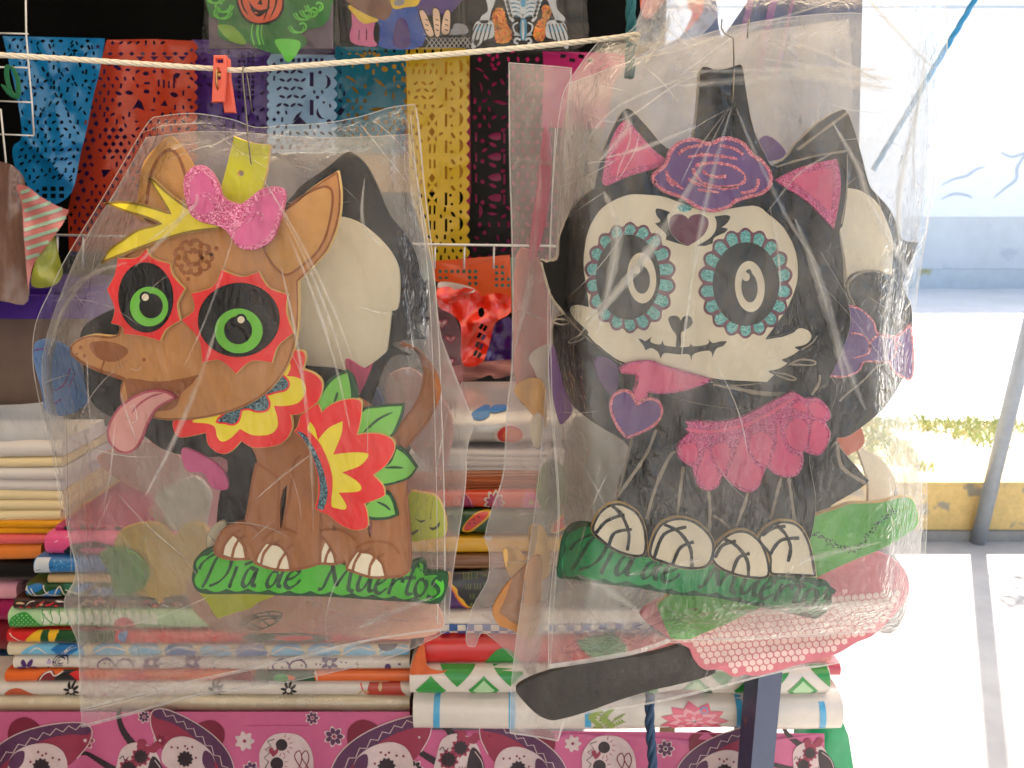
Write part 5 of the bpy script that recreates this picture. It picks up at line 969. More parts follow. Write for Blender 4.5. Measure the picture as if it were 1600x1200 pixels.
def crochet(P, r):
    P(sm([(14, 985), (18, 965), (36, 958), (52, 966), (66, 984), (60, 992), (20, 992)]), v_grn)
    for i in range(7):
        for j in range(8): P(ell(20+i*7+(j % 2)*3, 962+j*3.4, 1.1, n=6), v_lgrn, .0003)
    for k in range(14):
        a = 64+k*13; P(sm([(a, 958+k % 3), (a+10, 960), (a+14, 974), (a+2, 976)]), vinyl('milk green', (222, 228, 206)), .0002); P(so_([(a-2, 956), (a+4, 968), (a, 978)]), v_grn, .0004, 1.2)
    P(so_([(66, 960), (80, 974), (100, 982), (125, 978), (160, 986), (220, 976), (300, 984)]), v_grn, .0004, 1.6)
    P(ell(194, 979, 17, 14), vinyl('coral rose', (206, 70, 78)), .0005)
    for k in range(10): P(ell(330+k*30, 970, 10, 9, 14), v_grn, .0002); P(ell(330+k*30, 970, 7, 6.5, 14), vinyl('milk green', (222, 228, 206)), .0004)
roll('pale green oilcloth printed with green crochet work', 13, 640, 953, 986, 1.33, v_lgrn, crochet, seed=20)
def serape(P, r):
    P([(40, 980), (54, 980), (62, 1010), (40, 1010)], v_yel) if False else None
    P(sm([(40, 1006), (48, 992), (64, 986), (90, 986), (84, 1006)]), v_yel); P([(64, 986), (74, 986), (76, 1007), (62, 1007)], v_dgrn, .0002); P([(86, 984), (180, 984), (180, 1008), (84, 1008)], v_dgrn, .0003)
    P(sm([(76, 988), (90, 986), (84, 1002), (80, 1003)]), v_yel, .0004); P(sm([(185, 990), (200, 988), (196, 1002), (188, 1000)]), v_blue, .0004); P(sm([(210, 984), (236, 984), (250, 1008), (215, 1008)]), v_red, .0002)
    P(sm([(380, 994), (420, 988), (470, 990), (520, 996), (480, 1006), (400, 1006)]), v_dgrn, .0002); P(sm([(540, 990), (600, 986), (640, 990), (640, 1006), (560, 1006)]), vinyl('dusk red', (180, 40, 44)), .0002)
    P([(14, 990), (18, 994), (28, 1000), (36, 1004)], v_white, .0004, 1.2)
roll('red, yellow and dark green oilcloth with shiny fold', 10, 640, 987, 1007, 1.33, v_red, serape, seed=21)
def swirl(P, r):
    P(sm([(36, 1028), (44, 1012), (80, 1008), (124, 1010), (124, 1028)]), v_lblue); P(sm([(90, 1008), (130, 1006), (118, 1018), (96, 1028), (70, 1028)]), v_blue, .0002); P(so_([(40, 1026), (54, 1014), (66, 1018), (76, 1028)]), v_white, .0004, 2); P(so_([(92, 1028), (108, 1014), (126, 1008)]), v_white, .0004, 4)
    for k in range(9): P(sm([(150+k*56, 1010), (180+k*56, 1008), (196+k*56, 1020), (170+k*56, 1028), (146+k*56, 1024)]), r.choice((v_lblue, v_blue, v_lblue)), 0)
    for k in range(9): P(so_([(140+k*56, 1024), (165+k*56, 1012), (196+k*56, 1016)]), v_white, .0004, 2.2)
    P(sm([(590, 1006), (620, 1004), (616, 1014), (598, 1016)]), v_navy, .0006)
roll('cream oilcloth with light blue swirls', 10, 640, 1008, 1028, 1.33, v_cream, swirl, seed=22)
def purpleflow(P, r):
    flower(P, 41, 1046, 16, 6, v_purp); P(ell(75, 1036, 4, 3), mat('vinyl lilac', (170, 156, 180), .3))
    for q in range(3): P([(93+(4+q*4)*math.cos(t), 1036+(3+q*3)*math.sin(t)) for t in np.linspace(q, q+4.6, 16)], v_navy, 0, 1.2)
    for cx in (165, 195, 440, 466): P([(cx+13*math.cos(t), 1040+9*math.sin(t)) for t in np.linspace(2.6, 6.6, 16)], v_purp, 0, 2.6)
    for cx in (236, 300, 515): flower(P, cx, 1036, 14, 6, v_purp, v_white, ph=.5)
    for _ in range(40): P(ell(r.uniform(60, 640), r.uniform(1032, 1047), 1.6, n=6), v_purp)
    P(ell(606, 1042, 5), v_purp); P([(556, 1036), (560, 1040), (558, 1044)], v_blk, 0, 1.4)
roll('white oilcloth with purple petals and curls', 20, 640, 1028, 1049, 1.33, v_white, purpleflow, seed=23)
def orangep(P, r):
    P(sm([(58, 1067), (66, 1053), (80, 1050), (86, 1056), (84, 1067)]), v_dred); P(sm([(84, 1067), (96, 1050), (112, 1048), (130, 1052), (130, 1067)]), v_blk, .0002); P(sm([(108, 1054), (120, 1050), (134, 1054), (130, 1066), (110, 1066)]), v_red, .0004)
    P(so_([(60, 1066), (68, 1054), (78, 1051), (86, 1056), (98, 1050)]), v_white, .0006, 1.6)
    P(sm([(170, 1066), (200, 1052), (220, 1050), (230, 1064)]), v_red, .0002); P(sm([(330, 1067), (360, 1054), (390, 1050), (400, 1067)]), v_dred, .0002); P([(398, 1048), (490, 1048), (494, 1067), (398, 1067)], v_dgrn, .0003); P(ell(440, 1058, 12, 6), v_grn, .0005); P(so_([(491, 1048), (496, 1058), (494, 1067)]), v_white, .0006, 1.8)
roll('orange oilcloth with dark green and red print', 9, 640, 1049, 1067, 1.33, v_or, orangep, seed=24)
def hound(P, r):
    for cx in (82, 216, 310, 365, 422, 476, 537):
        for k in range(8): P([(cx-14+k*3.6-4, 1090), (cx-14+k*3.6+5, 1068)], v_blk, 0, 1.3)
    for cx in (112, 337, 451): flower(P, cx, 1079, 13, 8, v_blk, v_white, w=.3, ph=.2)
    P(sm([(8, 1090), (14, 1078), (30, 1075), (46, 1082), (56, 1090)]), vinyl('brick', (196, 92, 60))); P(sm([(578, 1067), (590, 1062), (620, 1064), (628, 1078), (632, 1090), (580, 1090), (574, 1080)]), vinyl('brick red', (186, 62, 44))); P(ell(594, 1074, 3, 6), v_tan, .0003)
    P(so_([(562, 1068), (568, 1080), (574, 1086)]), v_red, 0, 2); P(so_([(556, 1090), (566, 1080), (576, 1082)]), v_tan, .0002, 3)
roll('white oilcloth with black daisies and hatched squares', -330, 642, 1067, 1091, 1.328, v_white, hound, seed=25)
def lace(P, r):
    for _ in range(46):
        cx = r.uniform(0, 636); cy = r.choice((r.uniform(1092, 1102), r.uniform(1108, 1116))); q = r.uniform(4, 9)
        for k in range(5): a = k*1.257; P([(cx+q*.6*math.cos(a)+q*.4*math.cos(t), cy+q*.4*math.sin(a)+q*.3*math.sin(t)) for t in np.linspace(0, 6.28, 9)], v_lace, 0, .9)
v_lace = vinyl('ivory', (238, 226, 200))
roll('cream lace patterned oilcloth, lowest of its stack', -330, 640, 1091, 1118, 1.325, v_cream, lace, seed=26, bulge=.6)
# ---- stack beyond the steel post side
roll('silver foil roll with red and orange badge, topmost of its stack', 640, 1290, 642, 704, 1.365, mat('silver foil', (190, 186, 180), .28, .1, .12, 40, metal=.55, coat=.3), lambda P, r: (P(sm([(738, 648), (762, 642), (764, 652), (750, 658), (738, 655)]), v_blue), P(sm([(764, 645), (786, 641), (790, 646), (770, 649)]), v_blue), P(ell(796, 680, 24, 18, 28), v_white), P(ell(797, 680, 20, 15, 26), v_red, .0003), P(ell(799, 680, 14, 11, 22), v_or, .0006)), seed=30, depth=.25, bulge=.9, name='foil_roll', cat_='foil roll')
pile('kraft_paper_stack', 'pile of white and reddish brown paper sheets under the foil roll', 640, 1290, 705, 768, 1.355, [(paper, 32, 4), (mat('peach brown paper', (206, 140, 104), .8, .1, .2, 30), 8, 2), (mat('reddish kraft paper', (176, 98, 56), .8, .12, .25, 30), 22, 6)], depth=.4)
def redflow(P, r):
    P(sm([(720, 800), (724, 772), (736, 784), (742, 800)]), v_mag); P(so_([(722, 770), (734, 780), (740, 800)]), v_lpink, .0003, 1.2)
    flower(P, 772, 785, 17, 9, v_white); flower(P, 773, 785, 14, 9, v_mag, v_pink, .0004)
    for k in range(8): P([(722+k*2.2, 800), (723+k*2.2, 794-k % 3)], v_blk, .0004, .9)
    flower(P, 830, 784, 16, 9, v_pink, v_tan, .0004); flower(P, 930, 784, 16, 9, v_pink, v_tan, .0004); flower(P, 1080, 784, 16, 9, v_pink, v_tan, .0004)
roll('orange red oilcloth with pink outlined flowers', 640, 1300, 768, 798, 1.345, vinyl('orange red', (232, 74, 40)), redflow, seed=31)
def melon(P, r):
    for x0 in (722, 860, 1000, 1130):
        P(sm([(x0, 830), (x0+6, 816), (x0+22, 803), (x0+44, 800), (x0+42, 808), (x0+26, 822), (x0+10, 834)]), v_yel); P(sm([(x0+3, 828), (x0+8, 816), (x0+24, 804), (x0+40, 802), (x0+38, 808), (x0+24, 820), (x0+10, 830)]), vinyl('melon red', (226, 70, 66)), .0003)
        for a, b in ((12, 818), (18, 812), (26, 808), (20, 817)): P(ell(x0+a, b, 1.6, 1.1, 8), v_blk, .0006)
        P([(x0-30, 826), (x0-6, 838), (x0-30, 840)], v_red, .0002)
        for k in range(6): P([(x0+44+k*9, 800), (x0+40+k*9, 840)], v_grn, .0001, 2, jit=.5)
roll('dark green oilcloth printed with cut watermelons', 640, 1300, 798, 840, 1.335, v_dgrn, melon, seed=32)
roll('plain yellow oilcloth under the watermelon one', 640, 1300, 840, 867, 1.33, v_yel, lambda P, r: P([(752, 841), (766, 846), (770, 841)], v_white), seed=33)
roll('brown wood grain oilcloth', 640, 1300, 867, 892, 1.325, vinyl('wood brown', (142, 92, 54)), lambda P, r: [P(so_([(640, q), (800, q+r.uniform(-3, 3)), (960, q), (1300, q+r.uniform(-2, 2))]), r.choice((v_brn, v_tan)), .0002, 1.1, jit=.6) for q in np.linspace(870, 890, 7)], seed=34)
def pinecone(P, r):
    P(sm([(702, 958), (701, 925), (708, 915), (718, 928), (724, 940), (735, 950), (738, 960)]), v_purp)
    P(so_([(702, 896), (704, 912), (712, 920), (714, 930), (722, 938), (728, 948), (738, 954)]), v_yel, .0003, 5); P(so_([(701, 900), (705, 915), (711, 926), (720, 942), (732, 954)]), v_or, .0004, 2.4)
    for j in range(4):
        for i in range(40):
            cx, cy = 728+i*13+(j % 2)*6+r.uniform(-2, 2), 900+j*16+r.uniform(-2, 2)
            if cx < 735 and j > 1: continue
            for k in range(5): P([(cx-4+k*2, cy+4), (cx-5+k*2.4+r.uniform(-1, 1), cy-5)], r.choice((v_dgrn, vinyl('moss', (112, 116, 50)), vinyl('moss', (112, 116, 50)))), .0002, 1)
roll('black oilcloth with a fine leafy print and purple corner', 700, 1300, 893, 957, 1.315, v_blk, pinecone, seed=35, bulge=.25)
def check(P, r):
    for i in range(46):
        for j in range(2):
            if (i+j) % 2: P([(689+i*13, 975+j*11), (702+i*13, 975+j*11), (702+i*13, 986+j*11), (689+i*13, 986+j*11)], vinyl('royal blue', (30, 84, 152)))
    P([(689, 974.5), (1300, 974.5)], vinyl('royal blue', (30, 84, 152)), .0003, 1.2)
roll('white oilcloth with a blue check border', 687, 1300, 957, 997, 1.305, v_white, check, seed=36)
def redgreen(P, r):
    P(sm([(758, 1048), (766, 1026), (782, 1014), (800, 1018), (812, 1036), (815, 1048)]), v_grn); P(sm([(900, 998), (960, 998), (980, 1020), (930, 1030)]), v_grn)
roll('plain bright red oilcloth with green leaf print', 662, 1300, 997, 1047, 1.295, v_red, redgreen, seed=37)
mb = MB()
sheet(mb, sm([(640, 1052), (650, 1020), (662, 1005), (668, 1040), (690, 1048), (700, 1046), (690, 1052), (665, 1054), (652, 1054)]), [], 6, plane(1.28), lambda x, y: .004*noise2(x/9, y/9))
tag(mb.build('paper_bag_corner', mat('rust paper', (196, 92, 46), .8)), 'rust orange paper corner poking out beside the red oilcloth', 'paper corner')
def diam(P, r):
    w = 83
    for k in range(10):
        cx = 673+k*w; top = k % 2
        P([(cx-24, 1079), (cx, 1057), (cx+24, 1079), (cx+18, 1087), (cx-18, 1087)], v_grn if k % 2 == 0 else v_grn)
        if k % 2: P([(cx-17, 1079), (cx, 1063), (cx+17, 1079), (cx+12, 1084), (cx-12, 1084)], v_lgrn, .0003)
        P([(cx+w/2-30, 1046), (cx+w/2+30, 1046), (cx+w/2, 1073)], v_grn)
    P(sm([(1035, 1092), (1045, 1082), (1070, 1078), (1098, 1080), (1095, 1094), (1060, 1096)]), v_dred, .0005); P(sm([(1096, 1092), (1098, 1082), (1112, 1080), (1115, 1094), (1104, 1097)]), v_dgrn, .0006)
roll('white oilcloth with green diamonds', 640, 1298, 1047, 1092, 1.275, v_white, diam, seed=38)
v_sky = vinyl('sky blue', (76, 168, 208)); v_rose = vinyl('rose', (226, 96, 118)); v_rose2 = vinyl('rose light', (240, 160, 170)); v_fern = vinyl('fern', (150, 168, 84))
def whiteflower(P, r):
    for x in (677, 795, 914, 1152, 1281): P([(x, 1090), (x+10, 1090), (x+10, 1160), (x, 1160)], v_sky)
    for cx, cy in ((1085, 1128), (560, 1128)):
        for R, n, m, d in ((44, 11, v_rose, .0003), (33, 9, v_rose2, .0006), (24, 8, v_rose, .0009), (14, 6, v_rose2, .0012)):
            for k in range(n):
                a = k*2*math.pi/n+R; P(sm([(cx+R*1.25*math.cos(a), cy+R*.62*math.sin(a), 1), (cx+R*.8*math.cos(a+.34), cy+R*.4*math.sin(a+.34)), (cx+3*math.cos(a), cy+2*math.sin(a)), (cx+R*.8*math.cos(a-.34), cy+R*.4*math.sin(a-.34))]), m, d)
        P(ell(cx+16, cy-16, 6, 5), v_sky, .0015); P(ell(cx+16, cy-16, 4.4, 3.6), v_rose, .0018)
    for k in range(9):
        cx, cy = 940+math.sin(k*.9)*6, 1148-k*4.2
        for s in (-1, 1): P(sm([(cx, cy, 1), (cx+s*9, cy-8), (cx+s*17, cy-7, 1), (cx+s*10, cy-1)]), v_fern, .0003)
    for s in (-1, 1):
        for k in range(4): P(sm([(957+k*4, 1128-k*2, 1), (960+k*4, 1128-k*2+s*6), (966+k*4, 1127-k*2+s*7, 1)]), v_fern, .0003)
roll('white oilcloth with sky blue stripes and a big pink dahlia', 645, 1318, 1092, 1152, 1.265, v_white, whiteflower, seed=39, bulge=.55)
roll('folded raspberry pink cloth end beside the green diamonds', 1240, 1313, 1038, 1058, 1.325, vinyl('raspberry', (196, 62, 84)), seed=40, depth=.3)
# ---- pink table cloth with skull print hanging over the front edge
clp = mat('pink print cloth', (184, 84, 122), .5, .06, .12, 60, coat=.12); c_wht = mat('print white', (196, 172, 168), .55); c_blk = mat('print black', (44, 28, 34), .5); c_mar = mat('print maroon', (138, 44, 66), .5); c_pur = mat('print purple', (82, 42, 72), .5); c_wine = mat('print wine', (112, 22, 46), .5)
tc = thing('skull_print_tablecloth', 'pink tablecloth printed with white skulls, sombreros and flowers', 'tablecloth', (-.3, 1.30, 0))
YT = 1.302
def tdrape(x, y): return .006*math.sin(x*.011)+.004*math.sin(x*.037+1)+.0022*math.sin(x*.09)
def tmp_(px, py, d=0):
    t = (py-1117)/90; return U(px, py, YT, tdrape(px, py)*min(1, max(0, t))+d)
tdr_np = lambda x, y: (.006*np.sin(x*.011)+.004*np.sin(x*.037+1)+.0022*np.sin(x*.09))*np.clip((y-1117)/90, 0, 1)
mb = MB(); sheet(mb, [(-420, 1112), (640, 1112), (645, 1140), (1288, 1146), (1294, 1700), (-420, 1700)], [], 10, plane(YT), tdr_np)
zt = zof(1119.5, 1.33); a0 = U(-420, 1112, YT); b0_ = U(1300, 1112, YT)
mb.add([(a0.x, YT, zt), (b0_.x*.97, YT, zt), (b0_.x*.97, YT+.9, zt), (a0.x, YT+.9, zt)], [(0, 1, 2, 3)])
mb.build('cloth', clp, tc)
mbp = MB(); PM = [c_wht, c_blk, c_mar, c_pur, c_wine, clp]
def motif(fn, nm, *a):
    global mbp
    mbp = MB(); fn(*a); mbp.build(nm, PM, tc)
def pf(pts, m, d=.0008): sheet(mbp, pts, [], 9, tmp_, lambda x, y: np.full(x.shape, d), m, False)
def pr(pts, w, m, d=.0011, **k): ribbon(mbp, pts, w, tmp_, d, m, **k)
def xf(cx, cy, s, rot, fl=1):
    c, q = math.cos(rot), math.sin(rot); return lambda pts: [(cx+(p[0]*fl*c-p[1]*q)*s, cy+(p[0]*fl*q+p[1]*c)*s) for p in pts]
def scallop_eye(T, x, y, r, m0=1, m1=None, d=.0014):
    if m1 is not None: pf(T([(x+(r+4+2.4*math.sin(9*t))*math.cos(t), y+(r+4+2.4*math.sin(9*t))*math.sin(t)) for t in np.linspace(0, 6.28, 46)[:-1]]), m1, d)
    pf(T([(x+(r+1.6*math.sin(11*t))*math.cos(t), y+(r+1.6*math.sin(11*t))*math.sin(t)) for t in np.linspace(0, 6.28, 46)[:-1]]), m0, d+.0003)
def pflower(cx, cy, r, m, mc, n=7):
    pf([(cx+(r+1.6)*math.cos(t)*(.86+.16*math.cos(n*t)), cy+(r+1.6)*math.sin(t)*(.86+.16*math.cos(n*t))) for t in np.linspace(0, 6.283, 50)[:-1]], 0)
    for k in range(n): a = k*2*math.pi/n; pf(ell(cx+r*.6*math.cos(a), cy+r*.6*math.sin(a), r*.34, r*.25, 10, a), m, .0012)
    pf(ell(cx, cy, r*.2, n=8), mc, .0014)
def skull_hat(cx, cy, s, rot, fl=1):                         # skull in a wide brimmed hat
    T = xf(cx, cy, s, rot, fl)
    pf(T(sm([(-34, -26), (-30, -52), (-6, -60), (14, -46), (16, -30)])), 4, .0008); pf(T(sm([(-92, 22, 1), (-60, -14), (-20, -34), (30, -42), (78, -40), (96, -28), (90, -8), (70, 14), (40, 30), (-30, 40), (-70, 50)])), 2, .0011)
    pf(T(sm([(-92, 22), (-60, -14), (-20, -34), (30, -42), (78, -40), (96, -30), (88, -20), (60, -24), (20, -20), (-30, -2), (-66, 24), (-88, 46)])), 3, .0014)
    zg = []
    for k in range(17): u = k/16; zg.append((-84+166*u, 24-58*math.sin(u*1.7)**.8+(4 if k % 2 else -4)))
    pr(T(zg), 1.4*s, 0, .0018)
    pr(T(so_([(-92, 24), (-60, -15), (-20, -35), (30, -43), (78, -41), (97, -28), (90, -6), (68, 16)])), 1.6*s, 0, .0018)
    pf(T(sm([(-44, 22), (-34, -2), (-8, -14), (24, -14), (46, 0), (52, 24), (44, 44), (26, 52), (22, 76), (-20, 78), (-24, 56), (-42, 44)])), 0, .0021)
    scallop_eye(T, 10, 22, 13, d=.0024); scallop_eye(T, -14, 50, 12, d=.0024)
    pf(T(sm([(-42, 12), (-30, -4), (-14, -6), (-18, 12), (-32, 22)])), 3, .0024)
    for x, y in ((8, -2), (20, 2), (30, 10), (14, 4), (40, 14), (-6, 12)): pf(T(ell(x, y, 2, n=8)), 4, .0024)
    pr(T([(36, 52), (40, 62), (36, 70)]), 1.4*s, 1, .0024); pr(T([(24, 62), (44, 64)]), 1.4*s, 1, .0024)
def skull_braid(cx, cy, s, rot, fl=1):
    T = xf(cx, cy, s, rot, fl)
    for br in ([(-10, -34), (-26, -52), (-36, -70), (-40, -86), (-36, -96)], [(-30, 20), (-52, 10), (-72, 0), (-90, -8), (-100, -6)]):
        q = so_(br, 3)
        for i, p in enumerate(q[:-1]): r_ = (9-6*i/len(q)); pf(T(ell(p[0], p[1], r_*1.15, r_*.8, 10, math.atan2(q[i+1][1]-p[1], q[i+1][0]-p[0]))), 1, .0010)
    pf(T(sm([(-34, 8), (-28, -22), (-8, -36), (18, -34), (40, -16), (48, 16), (40, 52), (0, 64), (-20, 50), (-36, 34)])), 0, .0012)
    pf(T(sm([(28, -14), (46, -2), (56, 30), (44, 60), (30, 62), (22, 30)])), 1, .0016); pr(T(so_([(34, -8), (50, 12), (52, 40), (40, 58)])), 1.5*s, 0, .002)
    scallop_eye(T, 8, -12, 12, 1, 2); scallop_eye(T, -12, 12, 13, 1, 2)
    for a in (0, .9, 1.8, 2.7, 3.6): pf(T(ell(20+14*math.cos(a), -34+8*math.sin(a), 9, 7, 10)), 2, .0014)
    for k in range(7): a = 3.4+k*.4; pr(T([(16+9*math.cos(a), 34+8*math.sin(a)), (16+15*math.cos(a), 34+13*math.sin(a))]), 1.4*s, 1, .0016)
    pr(T(so_([(-30, -4), (-24, -10), (-20, -2), (-14, -10)])), 1.6*s, 1, .0016); pr(T([(6, 34), (26, 36)]), 2*s, 2, .0018)
def skull_curl(cx, cy, s, rot=0, fl=1):
    T = xf(cx, cy, s, rot, fl)
    pf(T(sm([(-46, -20), (-28, -40), (0, -44), (24, -36), (40, -10), (40, 30), (20, 60), (-20, 60), (-44, 30), (-50, 0)])), 0, .0012)
    for x, y, q in ((-12, -24, 10), (-20, 8, 11)):
        pf(T(ell(x, y, q)), 1, .0016)
        for k in range(6): a = -1.2+k*.5; pr(T([(x+14*math.cos(a), y+14*math.sin(a)), (x+21*math.cos(a), y+21*math.sin(a))]), 1.8*s, 2, .0016, taper=1)
    pr(T([(-40, 16), (-34, 4), (-42, -2), (-32, -10), (-40, -16), (-30, -22), (-36, -30), (-24, -34)]), 1.6*s, 1, .0016)
    for o_ in (0, 12):
        pr(T(so_([(8+o_, 34-o_*.4), (22+o_, 2), (18+o_, -14), (10+o_, -4), (22+o_, 16), (34, 22-o_*.5), (30, 10)], 8)), 1.7*s, 4, .0018)
    pf(T(sm([(-30, -8), (-34, -16), (-28, -20), (-24, -14), (-19, -19), (-18, -12), (-26, -4)])), 2, .0014)
for a_ in ((skull_hat, 52, 1178, .98, -.12), (skull_braid, 212, 1192, .86, .1), (skull_hat, 306, 1172, .9, .45, -1), (skull_curl, 451, 1186, .92, 0), (skull_hat, 588, 1180, 1.0, -.3)): motif(a_[0], 'skull_motif', *a_[1:])
for (x, y, r_, m, mc) in ((133, 1157, 14, 2, 0), (250, 1157, 10, 4, 0), (382, 1158, 14, 0, 2), (522, 1151, 15, 3, 2), (488, 1122, 10, 3, 2), (225, 1120, 9, 3, 2), (392, 1202, 12, 3, 2), (600, 1215, 12, 3, 2), (765, 1150, 10, 2, 4), (1040, 1170, 13, 3, 1), (895, 1162, 12, 0, 2), (655, 1152, 9, 2, 0), (648, 1200, 12, 1, 0)): motif(pflower, 'flower_motif', x, y, r_, m, mc)
for a_ in ((skull_braid, 712, 1178, .86, .1), (skull_hat, 825, 1186, .9, .35, -1), (skull_curl, 955, 1190, .92, 0), (skull_hat, 1118, 1190, .9, -.3), (skull_braid, 1262, 1186, .7, -.2)): motif(a_[0], 'skull_motif', *a_[1:])
for k in range(-3, 12):                                     # the print goes on down the cloth, out of view
    motif((skull_curl, skull_hat, skull_braid)[k % 3], 'skull_motif', k*110+30, 1340+(k % 2)*40, .8, .1*k)
# ================================================================ cut paper banners, bagged posters, boxes at the back
def pl_(name, c, tr=.25): return mat('plastic '+name, tuple(int(q*.9) for q in c), .35, .08, .1, 40, coat=.35, trans=tr)
def rect(cx, cy, w, h, rot=0):
    c, s = math.cos(rot), math.sin(rot); return [(cx+x*c-y*s, cy+x*s+y*c) for x, y in ((-w/2, -h/2), (w/2, -h/2), (w/2, h/2), (-w/2, h/2))]
def dia(cx, cy, w, h=None): h = h or w; return [(cx-w/2, cy), (cx, cy-h/2), (cx+w/2, cy), (cx, cy+h/2)]
def leafh(cx, cy, l, w, rot):
    c, s = math.cos(rot), math.sin(rot); return [(cx+x*c-y*s, cy+x*s+y*c) for x, y in ((-l/2, 0), (-l*.2, -w/2), (l*.25, -w*.4), (l/2, 0), (l*.2, w*.5), (-l*.25, w*.4))]
def moon(cx, cy, r, a0, a1, w): return [(cx+r*math.cos(a), cy+r*math.sin(a)) for a in np.linspace(a0, a1, 8)]+[(cx+(r-w*math.sin(math.pi*(a-a0)/(a1-a0)))*math.cos(a), cy+(r-w*math.sin(math.pi*(a-a0)/(a1-a0)))*math.sin(a)) for a in np.linspace(a1, a0, 8)[1:-1]]
GP = 'cut paper banners hung along the back'
def banner(label, outline, Y, m, holes, seed, step=11, wave=.012, name='cut_paper_banner', fill=0):
    cen = []; ok = []; rr = random.Random(seed); holes = list(holes); n0 = len(holes)
    if fill:                                                  # small lacy cuts between the main figures
        xs = [p[0] for p in outline]; ys = [p[1] for p in outline]; j = 0; y = min(ys)+6
        while y < max(ys):
            x = min(xs)+5+(j % 2)*fill*.5
            while x < max(xs):
                holes.append(rr.choice((leafh(x, y, fill*.7, fill*.34, .6 if j % 2 else -.6), dia(x, y, fill*.52, fill*.6), leafh(x, y, fill*.62, fill*.3, 1.3), rect(x, y, fill*.26, fill*.62, .1)))); x += fill
            y += fill*.86; j += 1
    P = plane(Y); o = np.asarray(outline); bb = (o[:, 0].min(), o[:, 1].min(), o[:, 0].max(), o[:, 1].max())
    for hi, h in enumerate(holes):
        a = np.asarray(h)
        if hi >= n0 and any(math.hypot(*(a.mean(0)-q)) < e+fill*.42 for q, e in cen): continue
        if inside(a[:, 0], a[:, 1], outline).all() and edge_dist(a[:, 0], a[:, 1], outline).min() > 1.2:
            m0 = a.mean(0); r0 = np.hypot(*(a-m0).T).max(); near = [np.asarray(q) for q, (c, e) in zip(ok, cen) if math.hypot(*(m0-c)) < e+r0]
            if all(abs(m0-q.mean(0)).max() > 2 and not inside(a[:, 0], a[:, 1], q).any() and not inside(q[:, 0], q[:, 1], a).any() for q in near): ok.append(h); cen.append((m0, r0))
    mb = MB(); sheet(mb, outline, ok, step, P, lambda x, y: wave*(noise2(x/60, y/160, seed)-.5)+.3*wave*(noise2(x/22, y/40, seed+1)-.5)+creases(x, y, seed, 14, bb, wave*.35))
    return tag(mb.build(name, m), label, 'paper banner', GP)
def scal_side(x, y0, y1, n, r, dirx):
    out = []
    for k in range(n):
        ya = y0+(y1-y0)*k/n; yb = y0+(y1-y0)*(k+1)/n; out += [(x+dirx*r*math.sin(math.pi*t), ya+(yb-ya)*t) for t in np.linspace(0, 1, 6)[:-1]]
    return out
r_ = random.Random(11)
p_blue = pl_('sky blue', (18, 130, 196)); p_or = pl_('orange red', (196, 62, 28)); p_pur = pl_('violet', (70, 34, 128)); p_lb = pl_('pale blue', (150, 190, 226)); p_teal = pl_('teal', (8, 118, 150)); p_yel = pl_('canary', (226, 188, 28)); p_blk = mat('plastic black', (12, 10, 12), .6, .1, .1, 40, spec=.25); p_mag = pl_('hot magenta', (206, 22, 116)); p_vivid = pl_('vivid orange', (246, 98, 34))
# backing layers first (what shows through the holes)
mb = MB(); sheet(mb, [(150, 66), (540, 74), (540, 420), (110, 400)], [], 20, plane(1.96), lambda x, y: .01*noise2(x/40, y/90, 2)); tag(mb.build('paper_backing', pl_('deep violet', (46, 22, 86))), 'deep violet paper layer showing through the orange banner holes', 'paper banner', GP)
mb = MB(); sheet(mb, [(525, 80), (735, 86), (735, 300), (525, 300)], [], 20, plane(1.97), lambda x, y: .01*noise2(x/40, y/90, 5)); tag(mb.build('paper_backing', pl_('dark gold', (206, 150, 30))), 'gold paper layer showing through the teal banner holes', 'paper banner', GP)
mb = MB(); sheet(mb, [(735, 78), (905, 82), (905, 470), (720, 470)], [], 20, plane(1.97), lambda x, y: .01*noise2(x/40, y/90, 5)); tag(mb.build('paper_backing', pl_('hot magenta', (206, 22, 116))), 'magenta paper layer showing through the black banner holes', 'paper banner', GP)
# blue, crumpled
hs = [rect(r_.uniform(30, 150), r_.uniform(64, 180), r_.uniform(2, 4), r_.uniform(4, 9), r_.uniform(-.7, .7)) for _ in range(90)]+[dia(67+i*14, 64, 9, 6) for i in range(6)]+[dia(108, 66, 12, 7), dia(117, 79, 12, 6), dia(142, 64, 8, 6)]
banner('sky blue cut paper banner, crumpled, beside the wire grid', sm([(4, 56, 1), (164, 60, 1), (156, 110), (146, 150), (136, 200), (126, 240), (112, 300), (78, 322), (48, 318), (24, 262), (20, 230), (34, 212), (26, 150), (12, 90)]), 1.80, p_blue,
       hs+[rect(70+i*13, 295+j*11, 8, 7) for i in range(5) for j in range(2)]+[rect(r_.uniform(30, 120), r_.uniform(220, 290), 3, 6, .8) for _ in range(26)]+[leafh(110+i*6, 190+i*9, 7, 4, 1) for i in range(8)], 2, wave=.035, fill=12.5)
